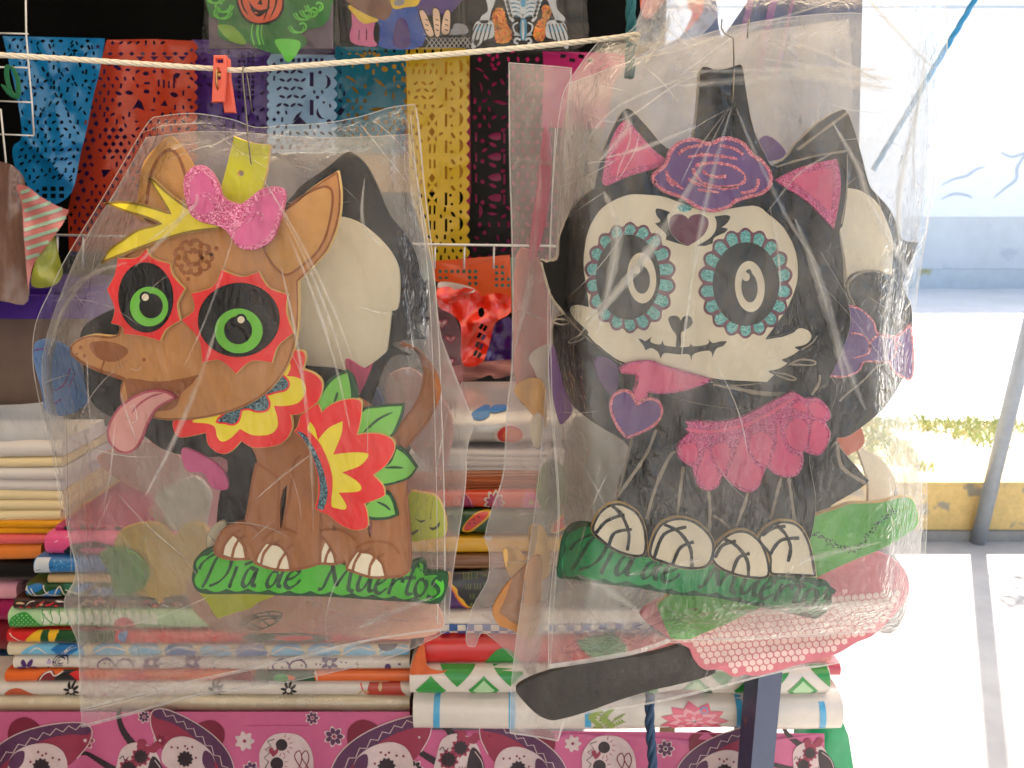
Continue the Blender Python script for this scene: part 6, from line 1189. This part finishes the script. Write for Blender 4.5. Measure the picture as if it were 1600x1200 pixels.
# orange
hs = [dia(172+i*17+(j % 2)*8, 84+j*14, 9, 7) for i in range(8) for j in range(1)]+[dia(134+i*13-(j*2.5)+(j % 2)*6, 180+j*13, 9, 10) for j in range(11) for i in range(2)]
hs += [dia(165+i*12+(j % 2)*6, 203+j*11, 9, 9) for j in range(4) for i in range(3) if True]+[ell(228, 115, 5, 3.5, 10), ell(229, 143, 5, 3.5, 10), rect(230, 130, 9, 4)]+[rect(248+k*8, 130+k, 3, 13-2*abs(k-1)) for k in range(3)]+[rect(272, 130, 3, 16)]
hs += [leafh(168, 170, 9, 6, 1.2), leafh(187, 163, 9, 6, -1.2), leafh(167, 188, 9, 6, 1.5), leafh(193, 184, 7, 4, 1), leafh(196, 196, 8, 4, 1.2), [(206, 172), (216, 155), (222, 160), (226, 173), (214, 168)], [(250, 165), (258, 156), (262, 166)], leafh(202, 145, 14, 7, .1), leafh(185, 146, 12, 6, .3), leafh(272, 148, 14, 8, .3), leafh(183, 105, 16, 7, .6), leafh(200, 109, 9, 5, 0), leafh(276, 118, 9, 12, 1.2), leafh(294, 115, 8, 4, 0), leafh(295, 136, 6, 4, 0), leafh(296, 156, 8, 4, 0), leafh(239, 172, 9, 3, 0), leafh(213, 190, 7, 3, 0), [(158, 265), (174, 265), (162, 278)]]
hs += [rect(150+i*4-j*6, 128+j*12, 8, 7, -.5) for j in range(5) for i in range(2)]+[[(212+i*22, 88), (226+i*22, 88), (219+i*22, 95)] for i in range(4)]
banner('orange red cut paper banner with latticework', [(167, 62), (240, 61), (305, 64)]+scal_side(303, 66, 300, 15, 6, 1)+[(300, 400), (108, 392), (106, 330), (118, 270), (130, 200), (146, 140)], 1.86, p_or, hs, 4, fill=13)
# violet
hs = [dia(312+math.cos(a)*6, 80+math.sin(a)*6, 6) for a in (.8, 2.35, 3.9, 5.5)]+[leafh(310, 145, 8, 5, -.5), leafh(305, 165, 9, 6, 1.2), leafh(312, 164, 9, 4, -1), rect(330, 164, 3, 6, -.5)]+[rect(374+i*7, 88+j*8, 4.5, 5.5) for i in range(4) for j in range(9)]
banner('violet cut paper banner behind the coral peg', [(300, 62), (425, 62)]+scal_side(420, 64, 260, 13, 4, 1)+[(420, 260), (300, 260)], 1.90, p_pur, hs, 6, fill=15)
# pale blue
hs = [leafh(436+i*11+(j % 2)*5, 112+j*13, 11, 4.5, -.6+.9*((i+j) % 2)) for i in range(4) for j in range(5)]+[rect(487, 124, 6, 22), moon(506, 128, 11, -1.4, 1.5, 6), moon(513, 150, 14, -.9, 1, 6), ell(500, 113, 3, n=8), ell(496, 152, 3, n=8), rect(487, 168, 6, 24), moon(448, 168, 24, .2, 1.2, 5), moon(450, 180, 20, 3.4, 5.6, 5), dia(470, 176, 16, 12), [(456, 194), (468, 182), (480, 194)], rect(489, 186, 5, 14), moon(504, 176, 10, 1.2, 4, 5), dia(506, 160, 5), ell(514, 190, 4, n=8)]+[rect(440+i*9, 94, 5, 6) for i in range(8)]
banner('pale blue cut paper banner with leafy cut-outs', [(424, 84), (524, 86)]+scal_side(521, 88, 240, 9, 6, 1)+[(520, 240), (418, 240)]+scal_side(421, 240, 90, 11, 4, -1), 1.88, p_lb, hs, 8, fill=12.5)
# teal
hs = [moon(538, 140, 22, -1.6, -.4, 4), moon(545, 150, 16, -1.4, -.1, 5), moon(580, 146, 24, -1.5, -.3, 5), moon(588, 152, 22, .8, 2.2, 6), leafh(601, 108, 12, 9, .3), ell(616, 104, 4, n=8), leafh(616, 124, 4, 12, 0), leafh(615, 150, 4, 14, 0), leafh(574, 104, 9, 10, .8), rect(532, 174, 8, 12, .6), leafh(572, 184, 9, 10, .8)]
hs += [leafh(578+13*math.cos(a), 90+9*math.sin(a), 11, 5, a) for a in np.linspace(-2.8, .2, 6)]+[dia(534+i*12, 84, 6, 4) for i in range(3)]
banner('teal cut paper banner between pale blue and yellow', [(524, 73), (632, 73)]+scal_side(630, 76, 240, 10, 5, 1)+[(630, 240), (520, 240)], 1.92, p_teal, hs, 10, fill=13)
# yellow
hs = [leafh(646+i*9, 112, 3.5, 9, .2) for i in range(5)]+[leafh(650+i*12+(j % 2)*4, 130+j*11, 10, 4.5, -.6+(i % 2)*1.1) for i in range(3) for j in range(3)]
for k in range(7):
    y = 100+k*41; hs += [rect(697, y+6, 4, 20), moon(712, y+4, 12, -1.2, 1.2, 6), moon(706, y+20, 9, 1.8, 4.2, 5), ell(704, y, 2.4, n=7), ell(706, y+14, 2.4, n=7), dia(720, y+26, 5, 8), leafh(708, y+30, 12, 5, .9)]
for k in range(8):
    y = 182+k*24
    hs += [dia(675, y, 10, 15), [(668, y+6), (668, y+16), (673, y+11)], [(683, y+6), (683, y+16), (678, y+11)]] if k in (0, 1, 4, 5) else [rect(672, y+2, 3, 14), rect(679, y+2, 3, 14), moon(676, y-2, 9, .4, 2.7, 4)]
hs += [moon(668, 172, 16, -.9, .9, 6), rect(640, 90, 8, 5), rect(655, 90, 8, 5), rect(672, 90, 8, 5), rect(705, 82, 10, 4)]
banner('canary yellow cut paper banner with scalloped edge', [(634, 74), (728, 75)]+scal_side(728, 80, 440, 20, 6, 1)+[(730, 440), (684, 440), (640, 300)], 1.85, p_yel, hs, 12, step=9, fill=12.5)
# black with magenta showing
hs = [moon(745, 118, 12, -1.8, -.4, 3), moon(750, 128, 14, -1.2, -.2, 4), moon(742, 138, 12, -1, .6, 3), leafh(782, 160, 24, 6, .2), leafh(785, 128, 12, 5, 1)]+[leafh(765+r_.uniform(-12, 14), 90+r_.uniform(-6, 18), 9, 5, r_.uniform(0, 3)) for _ in range(12)]
for k in range(4):
    y = 212+k*32; hs += [sm([(762, y), (774, y-5), (782, y-4), (782, y+6), (770, y+6)], 2), ell(754, y+8, 3.6, n=8), rect(744, y+2, 3, 14), rect(788, y+4, 3, 16), leafh(770, y+14, 14, 6, .4), sm([(764, y+18), (776, y+14), (782, y+22), (770, y+24)], 2), leafh(786, y-9, 9, 6, -.5)]
hs += [moon(740, 330, 14, -.9, .9, 6), moon(768, 350, 18, -2, -1, 5), leafh(760, 320, 22, 6, .7), leafh(760, 382, 10, 4, -.3), leafh(745, 372, 9, 4, .4), leafh(778, 372, 12, 5, 1.3)]
banner('black cut paper banner with magenta showing through', [(734, 74), (905, 78), (905, 470), (722, 470), (736, 300)], 1.93, p_blk, hs, 14, step=12, fill=15)
banner('hot magenta cut paper strip at the cord beyond the black banner', [(848, 80), (1000, 84), (1000, 200), (846, 200), (850, 120)], 1.87, p_mag, [rect(880+i*14, 88+(i % 2)*6, 9, 6, .2) for i in range(4)], 15)
# vivid orange with square holes + spilled packets
hs = [rect(688+i*9.2+q, 424+j*11, 5, 5) for i in range(6) for j in range(1) for q in (0,)]+[rect(734+i*9.2, 424+j*9.6, 5, 5) for i in range(2) for j in range(3)]+[rect(776+i*9.2, 417+j*9.6, 5, 5) for i in range(3) for j in range(4)]+[rect(688+i*9.2, 434, 5, 4) for i in range(2)]
banner('vivid orange cut paper sheet with rows of square holes', [(676, 408), (797, 398), (800, 490), (770, 462), (720, 470), (676, 470)], 1.72, p_vivid, hs, 16, wave=.006)
mb = MB(); sheet(mb, [(660, 412), (830, 400), (830, 480), (660, 480)], [], 20, plane(1.76), lambda x, y: 0*x); tag(mb.build('paper_backing', pl_('sea teal', (70, 150, 140))), 'teal paper layer showing through the vivid orange holes', 'paper banner', GP)
p_redo = mat('shiny red cellophane', (216, 44, 22), .22, .1, .2, 30, coat=.6)
mb = MB(); ol = sm([(684, 452), (710, 448), (742, 452), (752, 462), (778, 458), (797, 466), (796, 490), (774, 505), (764, 540), (752, 568), (722, 568), (720, 510), (704, 490), (686, 480)])
sheet(mb, ol, [rect(752+i*6-j*3, 510+j*14+i*3, 5, 9, .5) for i in range(2) for j in range(4)]+[ell(752, 488, 5, 8, 8)], 6, plane(1.66), lambda x, y: .03*noise2(x/22, y/22, 3)+creases(x, y, 8, 30, (684, 448, 797, 568), .01)); tag(mb.build('red_cellophane_packet', p_redo), 'shiny red cellophane packet with cut hearts below the orange sheet', 'packet')
mb = MB(); sheet(mb, sm([(752, 530), (776, 505), (800, 500), (800, 570), (764, 568)]), [], 6, plane(1.69), lambda x, y: .02*noise2(x/14, y/14, 6)); tag(mb.build('violet_packet', mat('shiny violet cellophane', (66, 30, 112), .22, .1, .2, 30, coat=.6)), 'small shiny violet packet beside the red cellophane', 'packet')
mb = MB(); sheet(mb, sm([(684, 448), (690, 440), (720, 444), (742, 452), (735, 458), (700, 456)]), [], 6, plane(1.655), lambda x, y: .012*noise2(x/14, y/14, 6)); tag(mb.build('white_paper_scrap', mat('white tissue paper', (222, 214, 208))), 'white paper scrap lying on the red cellophane', 'paper')
# heart print cellophane bag by the dog bag edge
hb = thing('heart_print_bag', 'clear bag of maroon and pink heart print paper beside the dog tail', 'bag', U(710, 640, 1.2)); PH = plane(1.2)
mb = MB(); sheet(mb, sm([(670, 480), (690, 470), (708, 490), (722, 530), (724, 600), (735, 650), (700, 660), (664, 640)]), [], 7, PH, lambda x, y: .012*noise2(x/16, y/20, 4)); mb.build('paper', film('rose wrap', .22, tint=(214, 150, 160), streak=.1), hb)
mb = MB()
for cx, cy, s in ((690, 505, 9), (704, 530, 8), (700, 566, 10), (688, 590, 9), (712, 600, 8), (704, 632, 9)):
    h_ = [(cx+s*1.1*math.sin(t)**3, cy-s*(.8*math.cos(t)-.32*math.cos(2*t)-.12*math.cos(3*t))) for t in np.linspace(0, 6.28, 26)[:-1]]
    flat(mb, h_, PH, .016, 0); flat(mb, offset(h_, 2.4), PH, .0164, 1); flat(mb, offset(h_, 4.6), PH, .0168, 0)
o_ = mb.build('heart_print', [mat('print maroon', (140, 24, 52)), mat('print white', (226, 206, 200))], hb); o_['kind'] = 'stuff'
# shelf under the packets: pale bundle, dark wire basket
mb = MB(); sheet(mb, sm([(680, 580), (720, 570), (805, 562), (805, 582), (775, 592), (765, 586), (740, 594), (690, 596)]), [], 6, plane(1.68), lambda x, y: .02*noise2(x/30, y/8, 2)); tag(mb.build('rose_paper_bundle', mat('dusty rose paper', (176, 116, 108), .6, .2, .3, 60, stretch=(1, 1, 6))), 'flat dusty rose bundle under the red packet', 'paper bundle')
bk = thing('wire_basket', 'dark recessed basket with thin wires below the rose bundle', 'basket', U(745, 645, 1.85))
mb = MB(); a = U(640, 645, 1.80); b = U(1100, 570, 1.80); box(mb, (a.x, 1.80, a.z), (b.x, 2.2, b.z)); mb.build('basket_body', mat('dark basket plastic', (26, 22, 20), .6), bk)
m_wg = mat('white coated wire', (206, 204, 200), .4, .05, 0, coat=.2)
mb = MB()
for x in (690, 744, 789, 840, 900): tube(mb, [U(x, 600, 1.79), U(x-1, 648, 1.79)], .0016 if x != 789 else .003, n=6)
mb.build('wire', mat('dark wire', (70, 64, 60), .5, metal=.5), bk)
mb = MB()
for yy in (382, ): tube(mb, [U(40, yy-16, 1.70), U(676, yy, 1.70), U(905, yy+3, 1.70)], .0028, n=6)
for x in (90, 130, 680, 726, 772, 830): tube(mb, [U(x, 366 if x < 200 else 382, 1.703), U(x-1, 420, 1.703)], .0022, n=6)
tag(mb.build('shelf_rail', m_wg), 'white wire shelf rail running below the banners', 'wire rail')
# wire grid at the corner
gr = thing('wire_grid', 'white wire grid panel with a hank of thread at the corner of the stall', 'wire grid', U(20, 330, 1.62)); mb = MB(); P = plane(1.62)
for pts in ([(40, -20), (41, 55), (45, 105), (50, 160), (53, 212)], [(0, 52), (44, 53)], [(10, 105), (46, 106)], [(0, 158), (50, 160)], [(0, 210), (53, 212)], [(1, 170), (9, 250), (11, 330)], [(-60, 52), (0, 52)], [(-60, 105), (10, 105)], [(-60, 158), (0, 158)], [(-60, 210), (0, 210)], [(-30, 0), (-26, 330)]):
    tube(mb, [U(x, y, 1.62) for x, y in pts], .0016, n=6)
mb.build('wire', m_wg, gr)
mb = MB()
for k in range(7): tube(mb, [U(x+k*.9, y+k*.4, 1.612) for x, y in so_([(2, 132), (12, 146), (22, 152), (26, 140), (24, 120), (16, 104), (9, 104), (8, 118), (12, 136), (20, 150)])], .0016, n=5)
tag(mb.build('thread_hank', mat('dark green thread', (20, 96, 60), .8)), 'hank of dark green thread looped on the wire grid', 'thread')
# hanging bags and the lidded box at the table end
mb = MB(); sheet(mb, sm([(-60, 240), (0, 252), (24, 262), (40, 290), (40, 380), (44, 470), (0, 470), (-60, 470)]), [], 9, plane(1.52), lambda x, y: .03*noise2(x/18, y/90, 4)+.01*noise2(x/7, y/60, 5)); tag(mb.build('brown_goods_bag', mat('hazy brown plastic', (112, 84, 72), .35, .25, .3, 30, coat=.4, stretch=(3, 1, .6))), 'hazy brown plastic bag of goods hanging at the stall corner', 'bag')
sb = thing('striped_bag', 'crumpled clear bag of pink and mint striped paper', 'bag', U(70, 440, 1.5)); Ps = plane(1.5); so2 = sm([(26, 290), (44, 292), (62, 306), (90, 322), (108, 328, 1), (98, 350), (76, 380), (54, 410), (46, 440), (44, 450), (38, 380), (34, 320)])
dS = lambda x, y: .02*noise2(x/26, y/26, 7)
mb = MB(); sheet(mb, so2, [], 6, Ps, dS); mb.build('paper', mat('dusty pink wrap', (188, 112, 108), .4, coat=.4), sb)
mb = MB()
for k in range(9):
    L = [(x, 290+k*15-(x-20)*.31) for x in np.linspace(26, 106, 28)]; L = [p for p in L if inside(np.array([p[0]]), np.array([p[1]]), so2)[0]]
    if len(L) > 3: ribbon(mb, L, 5.5, lambda x, y, d=0: Ps(x, y, float(dS(np.array([x]), np.array([y]))[0])+.0012), 0)
mb.build('stripe_print', mat('mint stripe', (150, 178, 156), .4, coat=.4), sb)
mb = MB(); sheet(mb, sm([(48, 440), (58, 400), (70, 372), (84, 362), (92, 400), (98, 425), (88, 444), (60, 450)]), [], 6, plane(1.51), lambda x, y: .02*noise2(x/14, y/20, 3)); tag(mb.build('olive_bag', mat('olive plastic', (140, 146, 60), .3, .2, .3, 30, coat=.4)), 'crumpled olive green plastic bag on the purple lid', 'bag')
bx = thing('lidded_box', 'grey storage box with a purple plastic lid', 'storage box', U(20, 640, 1.6)); p_lid = mat('purple lid plastic', (72, 38, 134), .35, .06, .05, 30, coat=.2); p_bx = mat('smoky box plastic', (110, 92, 84), .35, .15, .1, 30, coat=.2)
za, zb = zof(640, 1.58), zof(487, 1.58); a = U(-160, 560, 1.58).x; b = U(150, 560, 1.58).x
mb = MB(); i_ = .03
mb.add([(a+i_, 1.60, za), (b-i_, 1.60, za), (b-i_, 1.95, za), (a+i_, 1.95, za), (a, 1.575, zb), (b, 1.575, zb), (b, 1.98, zb), (a, 1.98, zb)], [(0, 3, 2, 1), (4, 5, 6, 7), (0, 1, 5, 4), (1, 2, 6, 5), (2, 3, 7, 6), (3, 0, 4, 7)]); mb.build('box_body', p_bx, bx)
mb = MB(); z2 = zof(462, 1.57); box(mb, (a-.012, 1.562, zb-.012), (b+.012, 1.995, z2)); box(mb, (a+.02, 1.60, z2), (b-.02, 1.96, z2+.012)); mb.build('lid', p_lid, bx)
sh = thing('box_shelf', 'dark shelf board under the lidded box', 'shelf', (-1.0, 1.8, 0)); mb = MB(); box(mb, (-1.7, 1.56, za-.03), (b+.1, 2.2, za-.002)); mb.build('shelf_board', mat('dark shelf wood', (40, 32, 28), .7), sh)
mb = MB()
for xx in (-1.66, b+.05):
    for yy in (1.92, 2.16): box(mb, (xx, yy, 0), (xx+.03, yy+.03, za-.031))
mb.build('leg', mat('dark shelf wood', (40, 32, 28)), sh)

# bagged posters along the top
film_p = film('glossy sleeve', .03, streak=.05, fres=.8)
def poster(name, label, x0, y0, x1, y1, Y, backing, paint, mats):
    t = thing(name, label, 'bagged decoration', U((x0+x1)/2, y1, Y), 'bagged decorations hung at the top'); P = plane(Y); mb = MB()
    if backing: slab(mb, [(x0+4, y0), (x1-4, y0), (x1-4, y1-8), (x0+4, y1-8)], P, 0, .003, 0); mb.build('card', backing, t)
    mb = MB(); paint(mb, P); mb.build('picture', mats, t)
    mb = MB(); o = sm([(x0, y0, 1), (x1, y0, 1), (x1+3, (y0+y1)/2), (x1-2, y1-4), ((x0+x1)/2, y1+3), (x0+3, y1), (x0-3, (y0+y1)/2)])
    sheet(mb, o, [], 7, P, lambda x, y: .014+.006*noise2(x/24, y/24, int(x0) % 9)+creases(x, y, int(x0), 30, (x0, y0, x1, y1), .004)); mb.build('sleeve', film_p, t); return t
q_org = mat('pumpkin print', (222, 88, 50), .55); q_org2 = mat('pumpkin shade print', (196, 62, 30), .55); q_grn = mat('leaf print', (22, 110, 36), .55, .2); q_lg = mat('bright vine print', (96, 200, 66), .5); q_yg = mat('lime print', (124, 170, 60), .55); q_blk = mat('ink black', (12, 10, 10), .7, spec=.2)
def pumpkin(mb, P):
    flat(mb, sm([(332, -60), (520, -60), (518, 10), (505, 40), (470, 48), (480, 66), (460, 82), (430, 84), (398, 74), (385, 66), (362, 66), (342, 56), (340, 30), (326, 20)]), P, .002, 2)
    flat(mb, sm([(340, 40), (365, 42), (385, 68), (360, 64)]), P, .0026, 4); flat(mb, sm([(430, 62), (468, 64), (464, 84), (450, 97), (440, 84)]), P, .0026, 3)
    for cx, cy, s in ((343, 18, 1), (345, 8, 1), (488, 16, -1), (470, 40, -1), (496, 8, -1), (478, 20, -1), (332, -6, 1)):
        pr_ = [(cx+s*(16-1.6*k)*math.cos(k*.62), cy+(14-1.4*k)*math.sin(k*.62)) for k in range(10)]; ribbon(mb, so_(pr_, 4), 3, P, .0034, 3); ribbon(mb, so_([(p[0]+s*4, p[1]+1) for p in pr_[:6]], 4), 2, P, .003, 3)
    for x in (395, 404, 410): ribbon(mb, so_([(x, 36), (x-2, 52), (x+2, 70)]), 4 if x == 404 else 2, P, .003, 3)
    flat(mb, sm([(372, -60), (436, -60), (444, 0), (440, 22), (428, 34), (404, 39), (384, 32), (373, 16), (368, -10)]), P, .004, 5); flat(mb, sm([(374, -60), (434, -60), (441, 0), (437, 20), (426, 31), (404, 36), (386, 29), (376, 14), (371, -10)]), P, .0046, 0)
    for s in ([(380, -60), (377, 0), (388, 24)], [(430, -60), (432, 0), (422, 28)], [(416, -30), (420, 4), (412, 32)]): ribbon(mb, so_(s), 3, P, .005, 5, taper=True)
    flat(mb, sm([(388, 0, 1), (397, 12), (408, 16), (424, 10, 1), (414, 20), (404, 26), (394, 18)]), P, .0054, 5); flat(mb, [(402, 6), (408, -2), (410, 8)], P, .0054, 5); flat(mb, [(396, 21), (400, 18), (404, 22)], P, .0058, 0)
poster('pumpkin_poster', 'bagged pumpkin cut-out with curly green vines hung at the top', 322, -60, 524, 84, 1.72, mat('smoky sleeve card', (96, 84, 96), .6), pumpkin, [q_org, q_org2, q_grn, q_lg, q_yg, q_blk])
q = [mat('figure brown', (112, 66, 44), .55), mat('figure yellow', (226, 190, 40), .55), mat('figure pink', (206, 104, 150), .55), mat('figure blue', (24, 74, 168), .55), mat('figure violet', (72, 40, 120), .55), mat('figure bread', (232, 196, 168), .55), q_blk, mat('figure grey', (150, 152, 160), .55), mat('chalk white', (200, 196, 196), .6)]
Z2 = zz(300, 0, 4); Z3 = zz(650, 0, 4)
def breadman(mb, P):
    f = lambda s, m, d: flat(mb, sm(Z2(s)), P, d, m)
    f([(1000, 60), (1060, 140), (1160, 140), (1172, 200), (1158, 285), (1060, 285), (1000, 265), (985, 220), (1000, 150)], 2, .002); f([(1172, 100), (1420, 30), (1440, 285), (1160, 285)], 3, .002); f([(1280, 130), (1340, 130), (1360, 285), (1260, 285)], 4, .0026); f([(1420, -60), (1700, -60), (1640, 60), (1570, 90), (1420, 80)], 4, .003)
    f([(975, 40), (1010, 40), (1160, 120), (1130, 140), (1070, 145), (1010, 90)], 1, .003); f([(940, -60), (1260, -60), (1250, 60), (1215, 120), (1150, 115), (1050, 70), (980, 20)], 0, .0036); f([(1250, -60), (1420, -60), (1412, 30), (1340, 45), (1255, 50)], 1, .0038)
    f([(1290, -20), (1330, 10), (1300, 36), (1260, 26)], 7, .0044); ribbon(mb, Z2([(1045, 190), (1042, 250)]), 1.2, P, .003, 6); ribbon(mb, Z2([(1092, 180), (1090, 250)]), 1.2, P, .003, 6)
    for s in ([(1422, 80), (1450, 70), (1480, 130), (1510, 215), (1470, 215)], [(1505, 70), (1530, 55), (1548, 90), (1548, 215), (1520, 215)], [(1570, 110), (1590, 65), (1612, 80), (1610, 190), (1590, 215), (1560, 200)]):
        f([(p[0], p[1]) for p in offset(sm(s), -6)], 6, .005); f(s, 5, .0056)
        x0 = sum(p[0] for p in s)/len(s)
        for k in range(3): ribbon(mb, Z2([(x0-8, 120+k*32), (x0+12, 128+k*32)]), 1.4, P, .006, 6)
    f([(1440, 215), (1700, 215), (1720, 170), (1690, 150), (1640, 150), (1610, 190)], 7, .004)
    for k in range(10): ribbon(mb, Z2([(1460+k*28, 300), (1510+k*28, 235)]), .8, P, .003, 8); ribbon(mb, Z2([(1510+k*28, 300), (1460+k*28, 235)]), .8, P, .003, 8)
poster('basket_poster', 'bagged black picture of a blue skirted figure with a basket of bread', 528, -60, 722, 74, 1.74, q_blk, breadman, q)
q = [mat('bone print', (206, 214, 222), .5), mat('bone shade print', (70, 150, 190), .5), mat('marigold print', (246, 132, 28), .5), mat('marigold gold print', (250, 186, 40), .5), q_blk, mat('marigold red print', (232, 70, 40), .5)]
def skel(mb, P):
    f = lambda s, m, d: flat(mb, sm(Z3(s)), P, d, m); rb = lambda s, w, m, d: ribbon(mb, so_(Z3(s), 6), w, P, d, m)
    for s in ([(478, 90), (510, 50), (545, 60), (560, 110), (575, 160), (598, 200), (590, 250), (540, 270), (500, 255), (490, 180)], [(790, 40), (835, 40), (842, 90), (810, 150), (812, 200), (790, 255), (745, 245), (735, 200), (760, 140), (790, 110)]):
        f(s, 2, .002); o_ = sm(Z3(s)); a = np.asarray(o_); rr_ = random.Random(4)
        for _ in range(240):
            x, y = rr_.uniform(a[:, 0].min(), a[:, 0].max()), rr_.uniform(a[:, 1].min(), a[:, 1].max())
            if inside(np.array([x]), np.array([y]), o_)[0]: flat(mb, ell(x, y, 1.5, 1.2, 7), P, .0026, rr_.choice((3, 3, 5)))
    f([(430, -60), (500, -60), (490, 20), (470, 70), (450, 140), (400, 140), (410, 100), (450, 60)], 0, .003); f([(810, -60), (870, -60), (880, 50), (930, 110), (920, 140), (880, 140), (850, 70), (830, 20)], 0, .003)
    for cx, s in ((420, 1), (880, -1)):
        f([(cx-60*s, 170), (cx-30*s, 130), (cx+50*s, 130), (cx+68*s, 170), (cx+64*s, 230), (cx+10*s, 250), (cx-40*s, 290), (cx-70*s, 240)], 0, .003)
        for k in range(5): rb([(cx+(50-k*22)*s, 150), (cx+(40-k*26)*s, 200), (cx+(20-k*26)*s, 270)], 2, 4, .0036)
        for k in range(4): rb([(cx+(44-k*22)*s, 160), (cx+(36-k*26)*s, 200)], 2, 1, .004)
        f([(cx-66*s, 260), (cx-20*s, 250), (cx-50*s, 300), (cx-72*s, 300)], 0, .003)
    for k in range(6):
        y = -40+k*26; w_ = 120-k*8
        for s in (-1, 1): rb([(668, y+20), (668+s*w_*.5, y-6), (668+s*w_, y+10), (668+s*w_*.72, y+44)], 4.6, 0, .003); rb([(668+s*20, y+14), (668+s*w_*.7, y+6)], 1.2, 1, .0036)
    f([(650, -60), (690, -60), (688, 60), (672, 90), (652, 60)], 0, .004); f([(655, 0), (684, 0), (682, 40), (658, 40)], 1, .0046)
    f([(652, 130), (690, 130), (688, 240), (655, 240)], 1, .004); f([(660, 140), (676, 140), (676, 235), (664, 235)], 0, .0046)
    for s in (-1, 1): rb([(668+s*30, 140), (668+s*60, 160), (668+s*50, 200), (668+s*20, 220), (668+s*56, 215)], 2.6, 0, .003); rb([(668+s*14, 250), (668+s*40, 240), (668+s*52, 262), (668+s*30, 274)], 3.4, 0, .003)
poster('skeleton_poster', 'bagged black picture of a skeleton holding marigold flowers', 726, -60, 914, 76, 1.74, q_blk, skel, q)
# teal rope and bright bags at the end of the back wall
mb = MB(); rope(mb, [U(985, -40, 1.0), U(986, 40, 1.0), U(984, 122, 1.0)], .0066, twist=90); tag(mb.build('thick_rope', mat('teal rope', (30, 96, 104), .8, .3, .5, 400)), 'thick teal rope hanging beside the cat bag corner', 'rope')
mb = MB(); sheet(mb, sm([(1000, 70), (985, 50), (1000, 20), (1020, -60), (1120, -60), (1110, 0), (1124, 20), (1090, 60), (1040, 80)]), [], 6, plane(1.45), lambda x, y: .03*noise2(x/16, y/16, 2)+creases(x, y, 3, 30, (985, -60, 1124, 80), .008)); tag(mb.build('crumpled_bag', film('crumpled wrap', .35, tint=(220, 226, 240), gloss=.03)), 'crumpled clear bag bundled at the top of the cat bag', 'plastic bag')
mb = MB(); sheet(mb, sm([(1000, 0), (1012, -60), (1060, -60), (1040, 0), (1010, 30)]), [], 8, plane(1.5), lambda x, y: .01*noise2(x/20, y/20)); tag(mb.build('rust_cloth', mat('rust cloth', (190, 98, 70), .8)), 'rust coloured cloth behind the crumpled clear bag', 'cloth')
mb = MB(); sheet(mb, sm([(1070, 50), (1082, 20), (1074, 6), (1082, -60), (1098, -60), (1100, 6), (1090, 30)]), [], 6, plane(1.47), lambda x, y: .02*noise2(x/10, y/10)); tag(mb.build('orange_ribbon', mat('hot orange satin', (255, 96, 50), .5, trans=.5)), 'hot orange ribbon glowing inside the crumpled bag', 'ribbon')
mb = MB(); sheet(mb, sm([(1060, 60), (1092, 0), (1090, -60), (1112, -60), (1120, 10), (1128, 60), (1165, 120), (1170, 430), (950, 430), (960, 130)]), [], 9, plane(1.6), lambda x, y: .02*noise2(x/20, y/40)); tag(mb.build('blue_cloth', mat('slate blue cloth', (56, 78, 122), .8, trans=.2)), 'slate blue cloth hanging over the end rail', 'cloth')
mb = MB()
st = [mat('deep blue cloth', (36, 58, 120), .8, trans=.25), mat('plum stripe cloth', (110, 62, 120), .8, trans=.25), mat('navy cloth', (34, 48, 88), .8, trans=.2)]
Pw = plane(1.62); wv = lambda x, y: .03*noise2(x/34, y/120, 6)
for k, (pl, mi) in enumerate((([(1128, 60), (1170, 0), (1180, -80), (1350, -80), (1346, 60), (1338, 430), (1150, 430)], 2),)): sheet(mb, pl, [], 9, Pw, wv, mi)
for x0, w_ in ((1146, 10), (1182, 12), (1212, 6)): 
    L = [(x0+40-(yy+60)*.22, yy) for yy in range(-70, 130, 12)]; ribbon(mb, L, w_, lambda x, y, d=0: Pw(x, y, float(wv(np.array([x]), np.array([y]))[0])+.002), 0, 1)
tag(mb.build('striped_shawl', st), 'dark blue shawl with plum stripes hanging behind the cat bag', 'shawl')
mb = MB(); tube(mb, [(-1.4, 1.66, 2.12), (1.52, 1.66, 2.12)], .012); tag(mb.build('hanging_rail', mat('dull galvanised steel', (132, 138, 146))), 'steel rail above the banners that carries the cloths', 'rail')
